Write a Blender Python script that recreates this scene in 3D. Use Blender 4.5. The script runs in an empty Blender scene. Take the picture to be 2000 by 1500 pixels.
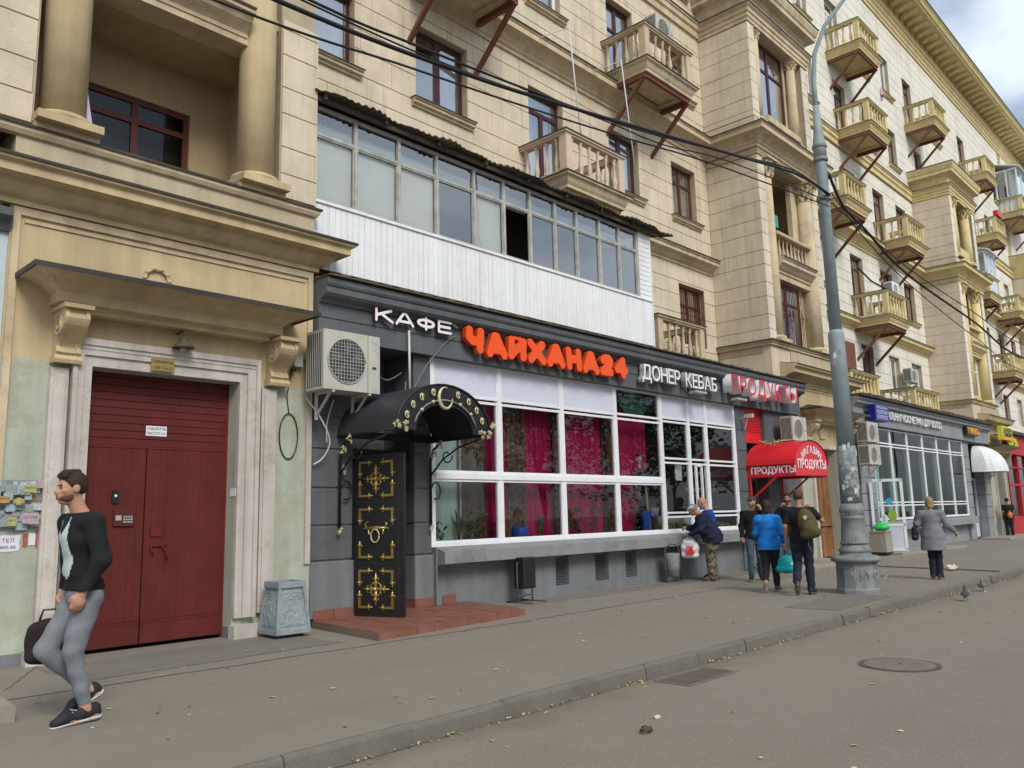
import bpy, bmesh, math, random
from math import sin, cos, pi, radians, sqrt, atan2
from mathutils import Vector, Matrix, Quaternion
random.seed(7)
SC = bpy.context.scene
COL = SC.collection
# ------------------------------------------------------------------ camera
cam_d = bpy.data.cameras.new('camera'); cam = bpy.data.objects.new('camera', cam_d); COL.objects.link(cam)
cam_d.sensor_width = 36.0; cam_d.lens = 36.0*1615.3/2000.0; cam_d.clip_start = .05; cam_d.clip_end = 1500
_p, _y, _r = radians(9.09253593), radians(46.82134322), radians(-1.4161086)
_f = Vector((sin(_y)*cos(_p), cos(_y)*cos(_p), sin(_p))); _rt = Vector((cos(_y), -sin(_y), 0)); _up = _rt.cross(_f)
_rr = _rt*cos(_r)+_up*sin(_r); _uu = -_rt*sin(_r)+_up*cos(_r)
cam.matrix_world = Matrix(((_rr.x, _uu.x, -_f.x, 0), (_rr.y, _uu.y, -_f.y, 0), (_rr.z, _uu.z, -_f.z, 1.5), (0, 0, 0, 1)))
SC.camera = cam
# ------------------------------------------------------------------ sky and light: bright overcast with thin blue gaps
SUN_EL, SUN_AZ = 42.0, 200.0
w = bpy.data.worlds.new('World'); SC.world = w; w.use_nodes = True
nt = w.node_tree; nt.nodes.clear()
def nd(t, k, **kw):
    n = t.nodes.new(k)
    for a, b in kw.items(): setattr(n, a, b)
    return n
sky = nd(nt, 'ShaderNodeTexSky', sky_type='NISHITA', sun_disc=False)
sky.sun_elevation = radians(SUN_EL); sky.sun_rotation = radians(SUN_AZ); sky.air_density = 1.0; sky.dust_density = 2.0
tc = nd(nt, 'ShaderNodeTexCoord')
mp = nd(nt, 'ShaderNodeMapping'); mp.inputs['Scale'].default_value = (1.0, 1.0, 2.4)
nz = nd(nt, 'ShaderNodeTexNoise'); nz.inputs['Scale'].default_value = 2.3; nz.inputs['Detail'].default_value = 7; nz.inputs['Roughness'].default_value = .55
rp = nd(nt, 'ShaderNodeMapRange'); rp.inputs['From Min'].default_value = .40; rp.inputs['From Max'].default_value = .60
rp.inputs['To Min'].default_value = .12; rp.inputs['To Max'].default_value = 1.0
mx = nd(nt, 'ShaderNodeMix', data_type='RGBA')
cl = nd(nt, 'ShaderNodeRGB'); cl.outputs[0].default_value = (5.7, 6.4, 7.2, 1)
bg = nd(nt, 'ShaderNodeBackground'); bg.inputs['Strength'].default_value = .105
wo = nd(nt, 'ShaderNodeOutputWorld')
L = nt.links.new
L(tc.outputs['Generated'], mp.inputs['Vector']); L(mp.outputs[0], nz.inputs['Vector']); L(nz.outputs['Fac'], rp.inputs['Value'])
L(rp.outputs[0], mx.inputs['Factor']); L(sky.outputs[0], mx.inputs['A']); L(cl.outputs[0], mx.inputs['B'])
L(mx.outputs['Result'], bg.inputs['Color']); L(bg.outputs[0], wo.inputs['Surface'])
sd = bpy.data.lights.new('sun', 'SUN'); sd.energy = 1.5; sd.angle = radians(22); sd.color = (1, .95, .87)
sun = bpy.data.objects.new('sun', sd); COL.objects.link(sun)
_az = radians(SUN_AZ)   # sky sun_rotation turns clockwise from +Y
_sd = Vector((sin(_az)*cos(radians(SUN_EL)), cos(_az)*cos(radians(SUN_EL)), sin(radians(SUN_EL))))
sun.rotation_euler = _sd.to_track_quat('Z', 'Y').to_euler()
SC.view_settings.view_transform = 'Standard'; SC.view_settings.look = 'None'; SC.view_settings.gamma = 1
SC.view_settings.use_curve_mapping = False; SC.view_settings.exposure = 0.56
SC.cycles.max_bounces = 7; SC.cycles.transparent_max_bounces = 12

# ------------------------------------------------------------------ helpers
class MB:
    def __init__(s): s.v = []; s.f = []; s.sm = []
    def q(s, *pts, sm=False):
        n = len(s.v); s.v += [tuple(p) for p in pts]; s.f.append(tuple(range(n, n+len(pts)))); s.sm.append(sm); return s
    def box(s, x0, x1, y0, y1, z0, z1):
        n = len(s.v)
        s.v += [(x0,y0,z0),(x1,y0,z0),(x1,y1,z0),(x0,y1,z0),(x0,y0,z1),(x1,y0,z1),(x1,y1,z1),(x0,y1,z1)]
        for f in ((0,3,2,1),(4,5,6,7),(0,1,5,4),(1,2,6,5),(2,3,7,6),(3,0,4,7)): s.f.append(tuple(n+i for i in f)); s.sm.append(False)
        return s
    def cbox(s, x0, x1, y0, y1, z0, z1, c=.006):
        # block whose street face (-Y) has chamfered edges
        n = len(s.v); yb = y1; ym = y0+c
        s.v += [(x0,yb,z0),(x1,yb,z0),(x1,yb,z1),(x0,yb,z1),(x0,ym,z0),(x1,ym,z0),(x1,ym,z1),(x0,ym,z1),(x0+c,y0,z0+c),(x1-c,y0,z0+c),(x1-c,y0,z1-c),(x0+c,y0,z1-c)]
        for f in ((8,9,10,11),(4,5,9,8),(5,6,10,9),(6,7,11,10),(7,4,8,11),(0,1,5,4),(1,2,6,5),(2,3,7,6),(3,0,4,7)): s.f.append(tuple(n+i for i in f)); s.sm.append(False)
        return s
    def bar(s, p, q, w, h=None, up=(0,0,1)):
        # straight bar from p to q with rectangular section w x h
        h = w if h is None else h; p = Vector(p); q = Vector(q); d = (q-p).normalized(); u = Vector(up)
        if abs(d.dot(u)) > .97: u = Vector((0,1,0))
        a = d.cross(u).normalized(); b = a.cross(d).normalized(); n = len(s.v)
        for e in (p, q):
            for i, j in ((-1,-1),(1,-1),(1,1),(-1,1)): s.v.append(tuple(e+a*(w/2*i)+b*(h/2*j)))
        for f in ((3,2,1,0),(4,5,6,7),(0,1,5,4),(1,2,6,5),(2,3,7,6),(3,0,4,7)): s.f.append(tuple(n+i for i in f)); s.sm.append(False)
        return s
    def tube(s, pts, r, n=8, cap=True, sm=True):
        pts = [Vector(p) for p in pts]; N = len(pts); rs = r if isinstance(r, (list, tuple)) else [r]*N
        base = len(s.v); a = None
        for i, p in enumerate(pts):
            t = (pts[min(i+1, N-1)]-pts[max(i-1, 0)]).normalized()
            if a is None:
                u = Vector((0,0,1)) if abs(t.z) < .9 else Vector((1,0,0)); a = t.cross(u).normalized()
            else:
                a = (a-t*a.dot(t)); a = a.normalized() if a.length > 1e-6 else t.cross(Vector((0,1,0))).normalized()
            b = t.cross(a)
            for k in range(n):
                g = 2*pi*k/n; s.v.append(tuple(p+(a*cos(g)+b*sin(g))*rs[i]))
        for i in range(N-1):
            for k in range(n):
                k2 = (k+1) % n; s.f.append((base+i*n+k, base+i*n+k2, base+(i+1)*n+k2, base+(i+1)*n+k)); s.sm.append(sm)
        if cap:
            s.f.append(tuple(base+k for k in reversed(range(n)))); s.sm.append(False)
            s.f.append(tuple(base+(N-1)*n+k for k in range(n))); s.sm.append(False)
        return s
    def lathe(s, prof, cx, cy, n=16, z0=0, sm=True, sq=None):
        # prof: list of (radius, z)
        base = len(s.v)
        for r, z in prof:
            for k in range(n):
                g = 2*pi*(k+.5)/n; s.v.append((cx+r*cos(g), cy+r*sin(g), z0+z))
        for i in range(len(prof)-1):
            for k in range(n):
                k2 = (k+1) % n; s.f.append((base+i*n+k, base+i*n+k2, base+(i+1)*n+k2, base+(i+1)*n+k)); s.sm.append(sm)
        s.f.append(tuple(base+k for k in reversed(range(n)))); s.sm.append(False)
        s.f.append(tuple(base+(len(prof)-1)*n+k for k in range(n))); s.sm.append(False)
        return s
    def sweepx(s, x0, x1, prof):
        # closed profile of (y,z), extruded along X
        n = len(s.v); m = len(prof)
        s.v += [(x0, y, z) for y, z in prof]+[(x1, y, z) for y, z in prof]
        for i in range(m):
            j = (i+1) % m; s.f.append((n+i, n+j, n+m+j, n+m+i)); s.sm.append(False)
        s.f.append(tuple(n+i for i in reversed(range(m)))); s.f.append(tuple(n+m+i for i in range(m))); s.sm += [False, False]
        return s
    def wrap(s, path, prof, closed_ends=True):
        # moulding: profile (out, z) carried along a plan path of (x,y) corners with outward side on the right of travel (-Y side when going +X)
        P = [Vector((x, y)) for x, y in path]; N = len(P); m = len(prof); base = len(s.v)
        for i, p in enumerate(P):
            d0 = (P[i]-P[i-1]).normalized() if i > 0 else (P[1]-P[0]).normalized()
            d1 = (P[i+1]-P[i]).normalized() if i < N-1 else d0
            n0 = Vector((d0.y, -d0.x)); n1 = Vector((d1.y, -d1.x)); b = (n0+n1)
            b = b/ (1+n0.dot(n1)) if (1+n0.dot(n1)) > .01 else n0
            for o, z in prof: q = p+b*o; s.v.append((q.x, q.y, z))
        for i in range(N-1):
            for k in range(m):
                k2 = (k+1) % m; s.f.append((base+i*m+k, base+(i+1)*m+k, base+(i+1)*m+k2, base+i*m+k2)); s.sm.append(False)
        s.f.append(tuple(base+k for k in range(m))); s.f.append(tuple(base+(N-1)*m+k for k in reversed(range(m)))); s.sm += [False, False]
        return s
    def poly(s, pts, d):
        # prism: planar polygon pts extruded by vector d
        n = len(s.v); m = len(pts); d = Vector(d)
        s.v += [tuple(p) for p in pts]+[tuple(Vector(p)+d) for p in pts]
        s.f.append(tuple(n+i for i in reversed(range(m)))); s.f.append(tuple(n+m+i for i in range(m))); s.sm += [False, False]
        for i in range(m):
            j = (i+1) % m; s.f.append((n+i, n+j, n+m+j, n+m+i)); s.sm.append(False)
        return s
    def ball(s, c, r, n=8, m=6):
        c = Vector(c); r = Vector((r, r, r)) if not hasattr(r, '__len__') else Vector(r); base = len(s.v)
        for i in range(m+1):
            t = pi*i/m
            for k in range(n): g = 2*pi*k/n; s.v.append((c.x+r.x*sin(t)*cos(g), c.y+r.y*sin(t)*sin(g), c.z+r.z*cos(t)))
        for i in range(m):
            for k in range(n): k2 = (k+1) % n; s.f.append((base+i*n+k, base+(i+1)*n+k, base+(i+1)*n+k2, base+i*n+k2)); s.sm.append(True)
        return s
    def mesh(s, name):
        me = bpy.data.meshes.new(name); me.from_pydata(s.v, [], s.f); me.update()
        me.polygons.foreach_set('use_smooth', s.sm)
        return me
    def build(s, name, mat, parent=None, fix=True, **kw):
        me = s.mesh(name)
        if fix:
            b = bmesh.new(); b.from_mesh(me); bmesh.ops.recalc_face_normals(b, faces=b.faces); b.to_mesh(me); b.free()
        return link(name, me, mat, parent, **kw)
def link(name, me, mat, parent=None, **kw):
    o = bpy.data.objects.new(name, me); COL.objects.link(o)
    if mat is not None and me is not None and len(me.materials) == 0:
        for m_ in (mat if isinstance(mat, (list, tuple)) else [mat]): me.materials.append(m_)
    if parent is not None: o.parent = parent
    for k, v_ in kw.items(): o[k] = v_
    return o
def thing(name, label, cat, loc=(0,0,0), group=None, rz=0):
    o = bpy.data.objects.new(name, None); COL.objects.link(o); o.location = loc; o.rotation_euler = (0,0,rz)
    o.empty_display_size = .2
    o['label'] = label; o['category'] = cat
    if group: o['group'] = group
    o['_w'] = 1
    return o
def tag(o, label, cat, group=None):
    o['label'] = label; o['category'] = cat
    if group: o['group'] = group
    return o
def struct(o): o['kind'] = 'structure'; return o
def smooth_pts(keys, n=6):
    K = [Vector(k) for k in keys]; P = []
    for i in range(len(K)-1):
        p0, p1, p2, p3 = K[max(i-1,0)], K[i], K[i+1], K[min(i+2,len(K)-1)]
        for s_ in range(n): t = s_/n; P.append(.5*((2*p1)+(-p0+p2)*t+(2*p0-5*p1+4*p2-p3)*t*t+(-p0+3*p1-3*p2+p3)*t*t*t))
    P.append(K[-1]); return P
def inst(src, parent, loc=None, rot=None, name=None, scale=None):
    o = bpy.data.objects.new(name or src.name.split('.')[0], src.data); COL.objects.link(o)
    if parent is not None: o.parent = parent
    if loc is not None: o.location = loc
    if rot is not None: o.rotation_euler = rot
    if scale is not None: o.scale = scale
    return o

# ------------------------------------------------------------------ materials
def new_mat(name):
    m = bpy.data.materials.new(name); m.use_nodes = True; t = m.node_tree; t.nodes.clear(); return m, t
def surf(name, col, rough=.8, var=.18, vscale=1.3, bump=.15, bscale=60., streak=0., spec=.3, metal=0., grime=None, gscale=.6, gamt=.0, coat=0., fine=.06, drip=0.):
    m, t = new_mat(name); l = t.links.new
    out = nd(t, 'ShaderNodeOutputMaterial'); b = nd(t, 'ShaderNodeBsdfPrincipled'); l(b.outputs[0], out.inputs[0])
    b.inputs['Roughness'].default_value = rough; b.inputs['Metallic'].default_value = metal
    b.inputs['Specular IOR Level'].default_value = spec; b.inputs['Coat Weight'].default_value = coat
    g = nd(t, 'ShaderNodeNewGeometry')
    n1 = nd(t, 'ShaderNodeTexNoise'); n1.inputs['Scale'].default_value = vscale; n1.inputs['Detail'].default_value = 5; n1.inputs['Roughness'].default_value = .65
    l(g.outputs['Position'], n1.inputs['Vector'])
    r1 = nd(t, 'ShaderNodeMapRange'); r1.inputs['From Min'].default_value = .3; r1.inputs['From Max'].default_value = .7
    r1.inputs['To Min'].default_value = 1-var; r1.inputs['To Max'].default_value = 1+var*.6; l(n1.outputs['Fac'], r1.inputs['Value'])
    n2 = nd(t, 'ShaderNodeTexNoise'); n2.inputs['Scale'].default_value = bscale; n2.inputs['Detail'].default_value = 3
    l(g.outputs['Position'], n2.inputs['Vector'])
    r2 = nd(t, 'ShaderNodeMapRange'); r2.inputs['From Min'].default_value = .25; r2.inputs['From Max'].default_value = .75
    r2.inputs['To Min'].default_value = 1-fine; r2.inputs['To Max'].default_value = 1+fine; l(n2.outputs['Fac'], r2.inputs['Value'])
    mu = nd(t, 'ShaderNodeMath', operation='MULTIPLY'); l(r1.outputs[0], mu.inputs[0]); l(r2.outputs[0], mu.inputs[1])
    last = mu
    if streak > 0:
        mp_ = nd(t, 'ShaderNodeMapping'); mp_.inputs['Scale'].default_value = (5, 5, .35); l(g.outputs['Position'], mp_.inputs['Vector'])
        n3 = nd(t, 'ShaderNodeTexNoise'); n3.inputs['Scale'].default_value = 1.0; n3.inputs['Detail'].default_value = 4; l(mp_.outputs[0], n3.inputs['Vector'])
        r3 = nd(t, 'ShaderNodeMapRange'); r3.inputs['From Min'].default_value = .35; r3.inputs['From Max'].default_value = .65
        r3.inputs['To Min'].default_value = 1-streak; r3.inputs['To Max'].default_value = 1.03; l(n3.outputs['Fac'], r3.inputs['Value'])
        m3 = nd(t, 'ShaderNodeMath', operation='MULTIPLY'); l(mu.outputs[0], m3.inputs[0]); l(r3.outputs[0], m3.inputs[1]); last = m3
    if drip > 0:   # rain streaks running down from ledges
        mq = nd(t, 'ShaderNodeMapping'); mq.inputs['Scale'].default_value = (3.1, 3.1, .16); l(g.outputs['Position'], mq.inputs['Vector'])
        n5 = nd(t, 'ShaderNodeTexNoise'); n5.inputs['Scale'].default_value = 1.7; n5.inputs['Detail'].default_value = 6; n5.inputs['Roughness'].default_value = .7; l(mq.outputs[0], n5.inputs['Vector'])
        r5 = nd(t, 'ShaderNodeMapRange'); r5.inputs['From Min'].default_value = .54; r5.inputs['From Max'].default_value = .72
        r5.inputs['To Min'].default_value = 1.0; r5.inputs['To Max'].default_value = 1-drip; l(n5.outputs['Fac'], r5.inputs['Value'])
        m5 = nd(t, 'ShaderNodeMath', operation='MULTIPLY'); l(last.outputs[0], m5.inputs[0]); l(r5.outputs[0], m5.inputs[1]); last = m5
    hs = nd(t, 'ShaderNodeVectorMath', operation='SCALE'); hs.inputs[0].default_value = col[:3]; l(last.outputs[0], hs.inputs['Scale'])
    colout = hs.outputs[0]
    if gamt > 0:
        n4 = nd(t, 'ShaderNodeTexNoise'); n4.inputs['Scale'].default_value = gscale; n4.inputs['Detail'].default_value = 8; n4.inputs['Roughness'].default_value = .7
        l(g.outputs['Position'], n4.inputs['Vector'])
        r4 = nd(t, 'ShaderNodeMapRange'); r4.inputs['From Min'].default_value = .5; r4.inputs['From Max'].default_value = .62
        r4.inputs['To Min'].default_value = 0; r4.inputs['To Max'].default_value = gamt; l(n4.outputs['Fac'], r4.inputs['Value'])
        mm = nd(t, 'ShaderNodeMix', data_type='RGBA'); l(r4.outputs[0], mm.inputs['Factor']); l(colout, mm.inputs['A']); mm.inputs['B'].default_value = (*grime, 1)
        colout = mm.outputs['Result']
    l(colout, b.inputs['Base Color'])
    if bump > 0:
        bp = nd(t, 'ShaderNodeBump'); bp.inputs['Strength'].default_value = bump; bp.inputs['Distance'].default_value = .01
        l(n2.outputs['Fac'], bp.inputs['Height']); l(bp.outputs[0], b.inputs['Normal'])
    return m
def glass(name, tint=(.85,.9,.9), boost=1.6, base=.05, rough=.0):
    m, t = new_mat(name); l = t.links.new
    out = nd(t, 'ShaderNodeOutputMaterial'); mi = nd(t, 'ShaderNodeMixShader'); tr = nd(t, 'ShaderNodeBsdfTransparent'); gl = nd(t, 'ShaderNodeBsdfGlossy')
    tr.inputs[0].default_value = (*tint, 1); gl.inputs['Roughness'].default_value = rough; gl.inputs['Color'].default_value = (.95,.98,1,1)
    g = nd(t, 'ShaderNodeNewGeometry'); nn = nd(t, 'ShaderNodeTexNoise'); nn.inputs['Scale'].default_value = 1.4; nn.inputs['Detail'].default_value = 1; l(g.outputs['Position'], nn.inputs['Vector'])
    bp = nd(t, 'ShaderNodeBump'); bp.inputs['Strength'].default_value = .08; bp.inputs['Distance'].default_value = .03; l(nn.outputs['Fac'], bp.inputs['Height']); l(bp.outputs[0], gl.inputs['Normal'])
    fr = nd(t, 'ShaderNodeFresnel'); fr.inputs['IOR'].default_value = 1.5
    ma = nd(t, 'ShaderNodeMath', operation='MULTIPLY_ADD', use_clamp=True); l(fr.outputs[0], ma.inputs[0]); ma.inputs[1].default_value = boost; ma.inputs[2].default_value = base
    l(ma.outputs[0], mi.inputs[0]); l(tr.outputs[0], mi.inputs[1]); l(gl.outputs[0], mi.inputs[2]); l(mi.outputs[0], out.inputs[0])
    return m
def flat(name, col, rough=.6, **kw): return surf(name, col, rough, var=kw.pop('var', .04), bump=kw.pop('bump', 0), fine=.02, **kw)

ROCK = (.27,.25,.21)
M = dict(
 blockB=surf('warm_beige_render', (.64,.56,.42), .9, .12, .9, .5, 55, .06, grime=(.42,.35,.25), gamt=.35, gscale=1.1, drip=.28),
 blockP=surf('pinkish_beige_render', (.63,.545,.42), .9, .10, .9, .5, 55, .08, grime=(.36,.28,.19), gamt=.2),
 blockF=surf('light_cream_pilaster_render', (.68,.62,.50), .9, .10, .9, .5, 55, .10, grime=(.42,.35,.25), gamt=.3, gscale=1.1),
 blockD=surf('pale_grey_hazed_render', (.74,.72,.635), .9, .08, .7, .4, 50, .08, grime=(.50,.45,.35), gamt=.3, gscale=.5, drip=.22),  # haze and exposure paleness of the far wall is mixed into this colour
 joint=surf('joint_mortar', (.42,.355,.25), .95, .2, 2, .3, 70),
 trimB=surf('ochre_trim_stucco', (.585,.485,.325), .85, .12, 1.6, .4, 45, .16, grime=(.22,.16,.09), gamt=.35, gscale=1.3),
 trimD=surf('yellow_trim_paint', (.66,.55,.28), .8, .12, 1.6, .3, 45, .10, grime=(.38,.3,.15), gamt=.3, gscale=1.3),
 yellow=surf('ochre_wall_paint', (.55,.445,.265), .85, .12, 1.1, .35, 60, .14, grime=(.34,.26,.14), gamt=.35, gscale=.8),
 green=surf('pale_green_wall_paint', (.43,.47,.385), .85, .12, 1.4, .45, 45, .16, grime=(.33,.32,.22), gamt=.55, gscale=1.6),
 pale=surf('old_white_paint', (.57,.53,.49), .8, .12, 2.2, .4, 40, .2, grime=(.33,.27,.19), gamt=.5, gscale=2.3),
 flash=surf('dark_metal_flashing', (.055,.052,.045), .55, .3, 3, .2, 30, metal=.3, grime=(.16,.13,.09), gamt=.4),
 red=surf('dark_red_gate_paint', (.112,.018,.016), .62, .14, 3.0, .25, 90, .10, spec=.28, grime=(.13,.02,.018), gamt=.5, gscale=3, drip=.35),
 redlite=surf('worn_red_gate_edge', (.15,.018,.018), .6, .14, 3.0, .2, 90, spec=.28),
 grey=surf('grey_shop_render', (.115,.125,.135), .85, .12, 1.3, .7, 28, .12, grime=(.085,.09,.095), gamt=.4, gscale=1.6),
 greyl=surf('light_grey_shop_render', (.185,.20,.215), .8, .12, 1.3, .5, 30, .12, grime=(.12,.13,.135), gamt=.4, gscale=1.4),
 sill=surf('worn_stone_sill', (.24,.25,.255), .8, .15, 2, .5, 30, grime=(.08,.08,.08), gamt=.35, gscale=2.5),
 siding=surf('white_plastic_siding', (.78,.80,.81), .45, .05, 1.0, .1, 20, .05, drip=.20, grime=(.62,.61,.55), gamt=.35, gscale=.9),
 white=surf('white_window_plastic', (.78,.80,.83), .35, .05, 1.5, .03, 20, grime=(.6,.6,.58), gamt=.25, gscale=2),
 wpanel=surf('pale_blue_white_panel', (.60,.64,.75), .35, .04, 1.0, .03, 20),
 oldw=surf('old_white_window_paint', (.42,.43,.40), .6, .2, 4, .2, 60, grime=(.22,.18,.12), gamt=.5, gscale=5),
 brownf=surf('brown_window_plastic', (.060,.017,.018), .4, .1, 3, .05, 40),
 redwood=surf('red_brown_window_paint', (.10,.027,.018), .5, .2, 4, .15, 60),
 steel=surf('red_oxide_steel', (.19,.072,.05), .7, .25, 3, .3, 30, grime=(.10,.03,.02), gamt=.5, gscale=2),
 rust=surf('rusty_corrugated_sheet', (.10,.085,.065), .85, .35, 3, .5, 30, grime=(.20,.15,.09), gamt=.5, gscale=2),
 asphalt=None, tile=surf('red_ceramic_tile', (.22,.090,.064), .55, .16, 3, .15, 40, grime=(.25,.16,.12), gamt=.4, gscale=2.5),
 grout=surf('tile_grout', (.20,.16,.13), .9),
 black=surf('black_painted_metal', (.012,.012,.014), .42, .2, 5, .1, 40, spec=.5, grime=(.03,.03,.03), gamt=.4),
 blackl=surf('dark_grey_sheet_metal', (.055,.057,.065), .5, .15, 2, .1, 20, metal=.2, grime=(.03,.03,.035), gamt=.5),
 gold=surf('gold_paint', (.50,.38,.13), .35, .25, 12, .15, 50, metal=.75, grime=(.22,.16,.06), gamt=.4, gscale=12),
 goldl=surf('pale_gold_paint', (.62,.56,.34), .5, .2, 12, .1, 50, metal=.25),
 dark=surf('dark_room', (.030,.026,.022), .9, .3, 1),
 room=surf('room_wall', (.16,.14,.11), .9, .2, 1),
 brownroom=surf('loggia_wall_render', (.40,.31,.18), .9, .1, 1, .4, 50, .1),
 ac=surf('air_conditioner_cream', (.52,.51,.45), .45, .08, 2, .05, 30, .1, grime=(.33,.3,.24), gamt=.35, gscale=2.5),
 acb=surf('fan_blade_grey', (.10,.10,.10), .6, .1), acd=surf('air_conditioner_dark_coil', (.035,.05,.06), .6, .3, 10),
 orange=flat('orange_letter_plastic', (.86,.095,.012), .4), oranged=flat('orange_letter_side', (.62,.06,.01), .5),
 letw=flat('white_letter_plastic', (.80,.82,.86), .4), maroon=flat('maroon_letter_side', (.16,.01,.035), .5),
 letr=flat('red_letter_plastic', (.62,.02,.03), .4), awnred=surf('red_awning_sheet', (.68,.022,.032), .4, .08, 2, .05, 20, grime=(.5,.03,.035), gamt=.3),
 wood=None, grey2=surf('pale_blue_grey_render', (.27,.287,.30), .8, .12, 1.3, .5, 30, .12, grime=(.19,.20,.21), gamt=.35, gscale=1.4), pole=surf('grey_blue_pole_paint', (.27,.335,.355), .55, .12, 2.5, .15, 40, .1, grime=(.14,.17,.175), gamt=.35, gscale=3),
 iron=surf('weathered_cast_iron', (.22,.235,.24), .7, .3, 6, .5, 60, grime=(.08,.09,.09), gamt=.5, gscale=5),
 bin=surf('painted_concrete_bin', (.26,.31,.325), .75, .14, 5, .5, 60, grime=(.12,.15,.16), gamt=.5, gscale=4),
 kerb=surf('concrete_kerb', (.165,.152,.13), .9, .15, 2, .6, 60, grime=(.12,.105,.085), gamt=.5, gscale=1.5),
 conc=surf('worn_concrete', (.30,.275,.235), .9, .14, 2, .5, 60, grime=(.2,.17,.14), gamt=.4),
 leaf=surf('yellow_dry_leaf', (.52,.42,.16), .7, .3, 30), leafw=surf('pale_litter', (.62,.58,.46), .7, .2, 30),
 foliage=surf('tree_leaf', (.055,.095,.03), .6, .35, .8, 0), foliage2=surf('dark_tree_leaf', (.035,.07,.025), .6, .35, .8, 0), bark=surf('bark', (.09,.07,.05), .9, .3, 6, .5, 30),
 plant=surf('houseplant_leaf', (.05,.13,.035), .5, .4, 8, 0),
 terracotta=surf('terracotta_pot', (.34,.12,.06), .7, .2, 5), blue=flat('blue_plastic', (.03,.09,.42), .4),
 crimson=surf('crimson_curtain', (.44,.010,.095), .8, .15, 3, .1, 60), browncur=None,
 mint=surf('pale_mint_board', (.42,.55,.50), .6, .06, 1.5), curtain=surf('white_net_curtain', (.68,.70,.70), .8, .1, 3, .2, 25, .15),
 pcurt=surf('cream_blind', (.90,.90,.87), .8, .04, 2),
 glass=glass('window_glass', (.82,.88,.88), 2.6, .30), sglass=glass('shop_window_glass', (.95,.97,.97), .85, .0), gglass=glass('green_shop_glass', (.70,.90,.80), .55, .0), bglass=glass('balcony_glass', (.70,.78,.80), 2.4, .14), blglass=glass('blind_glass', (.93,.96,.95), .9, .04),
 dglass=glass('clear_door_glass', (.85,.92,.92), 1.0, .03),
 cable=flat('black_cable', (.015,.015,.016), .6), wirew=flat('white_cable', (.55,.56,.55), .5), wire=flat('grey_cable', (.22,.22,.20), .6),
 paper=flat('white_paper', (.72,.74,.78), .7), yelp=flat('yellow_paper', (.68,.68,.06), .7), orp=flat('orange_paper', (.75,.36,.03), .7), redp=flat('red_paper', (.55,.05,.04), .7), bluep=flat('pale_blue_paper', (.45,.62,.75), .7), pinkp=flat('pink_paper', (.65,.42,.46), .7),
 dkred=flat('deep_red_print', (.42,.02,.03), .6), navy=flat('navy_sign_sheet', (.012,.012,.24), .4), ink=flat('dark_print', (.03,.03,.05), .6), teal=flat('teal_box', (.03,.33,.31), .5),
 greenp=flat('green_sticker', (.02,.55,.10), .4), purple=flat('purple_print', (.25,.02,.3), .6),
)
def wood_mat():
    m = surf('weathered_orange_wood', (.34,.15,.055), .6, .25, 2, .2, 60, .5, grime=(.30,.26,.22), gamt=.4, gscale=1.2); return m
M['wood'] = wood_mat()
def brocade():
    m, t = new_mat('brown_patterned_curtain'); l = t.links.new
    out = nd(t, 'ShaderNodeOutputMaterial'); b = nd(t, 'ShaderNodeBsdfPrincipled'); l(b.outputs[0], out.inputs[0]); b.inputs['Roughness'].default_value = .7
    g = nd(t, 'ShaderNodeNewGeometry'); v = nd(t, 'ShaderNodeTexVoronoi', distance='CHEBYCHEV'); v.inputs['Scale'].default_value = 9; l(g.outputs['Position'], v.inputs['Vector'])
    r = nd(t, 'ShaderNodeValToRGB'); r.color_ramp.elements[0].color = (.16,.10,.045,1); r.color_ramp.elements[0].position = .25; r.color_ramp.elements[1].color = (.075,.04,.02,1); r.color_ramp.elements[1].position = .5
    l(v.outputs['Distance'], r.inputs[0]); l(r.outputs[0], b.inputs['Base Color']); return m
M['browncur'] = brocade()
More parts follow.
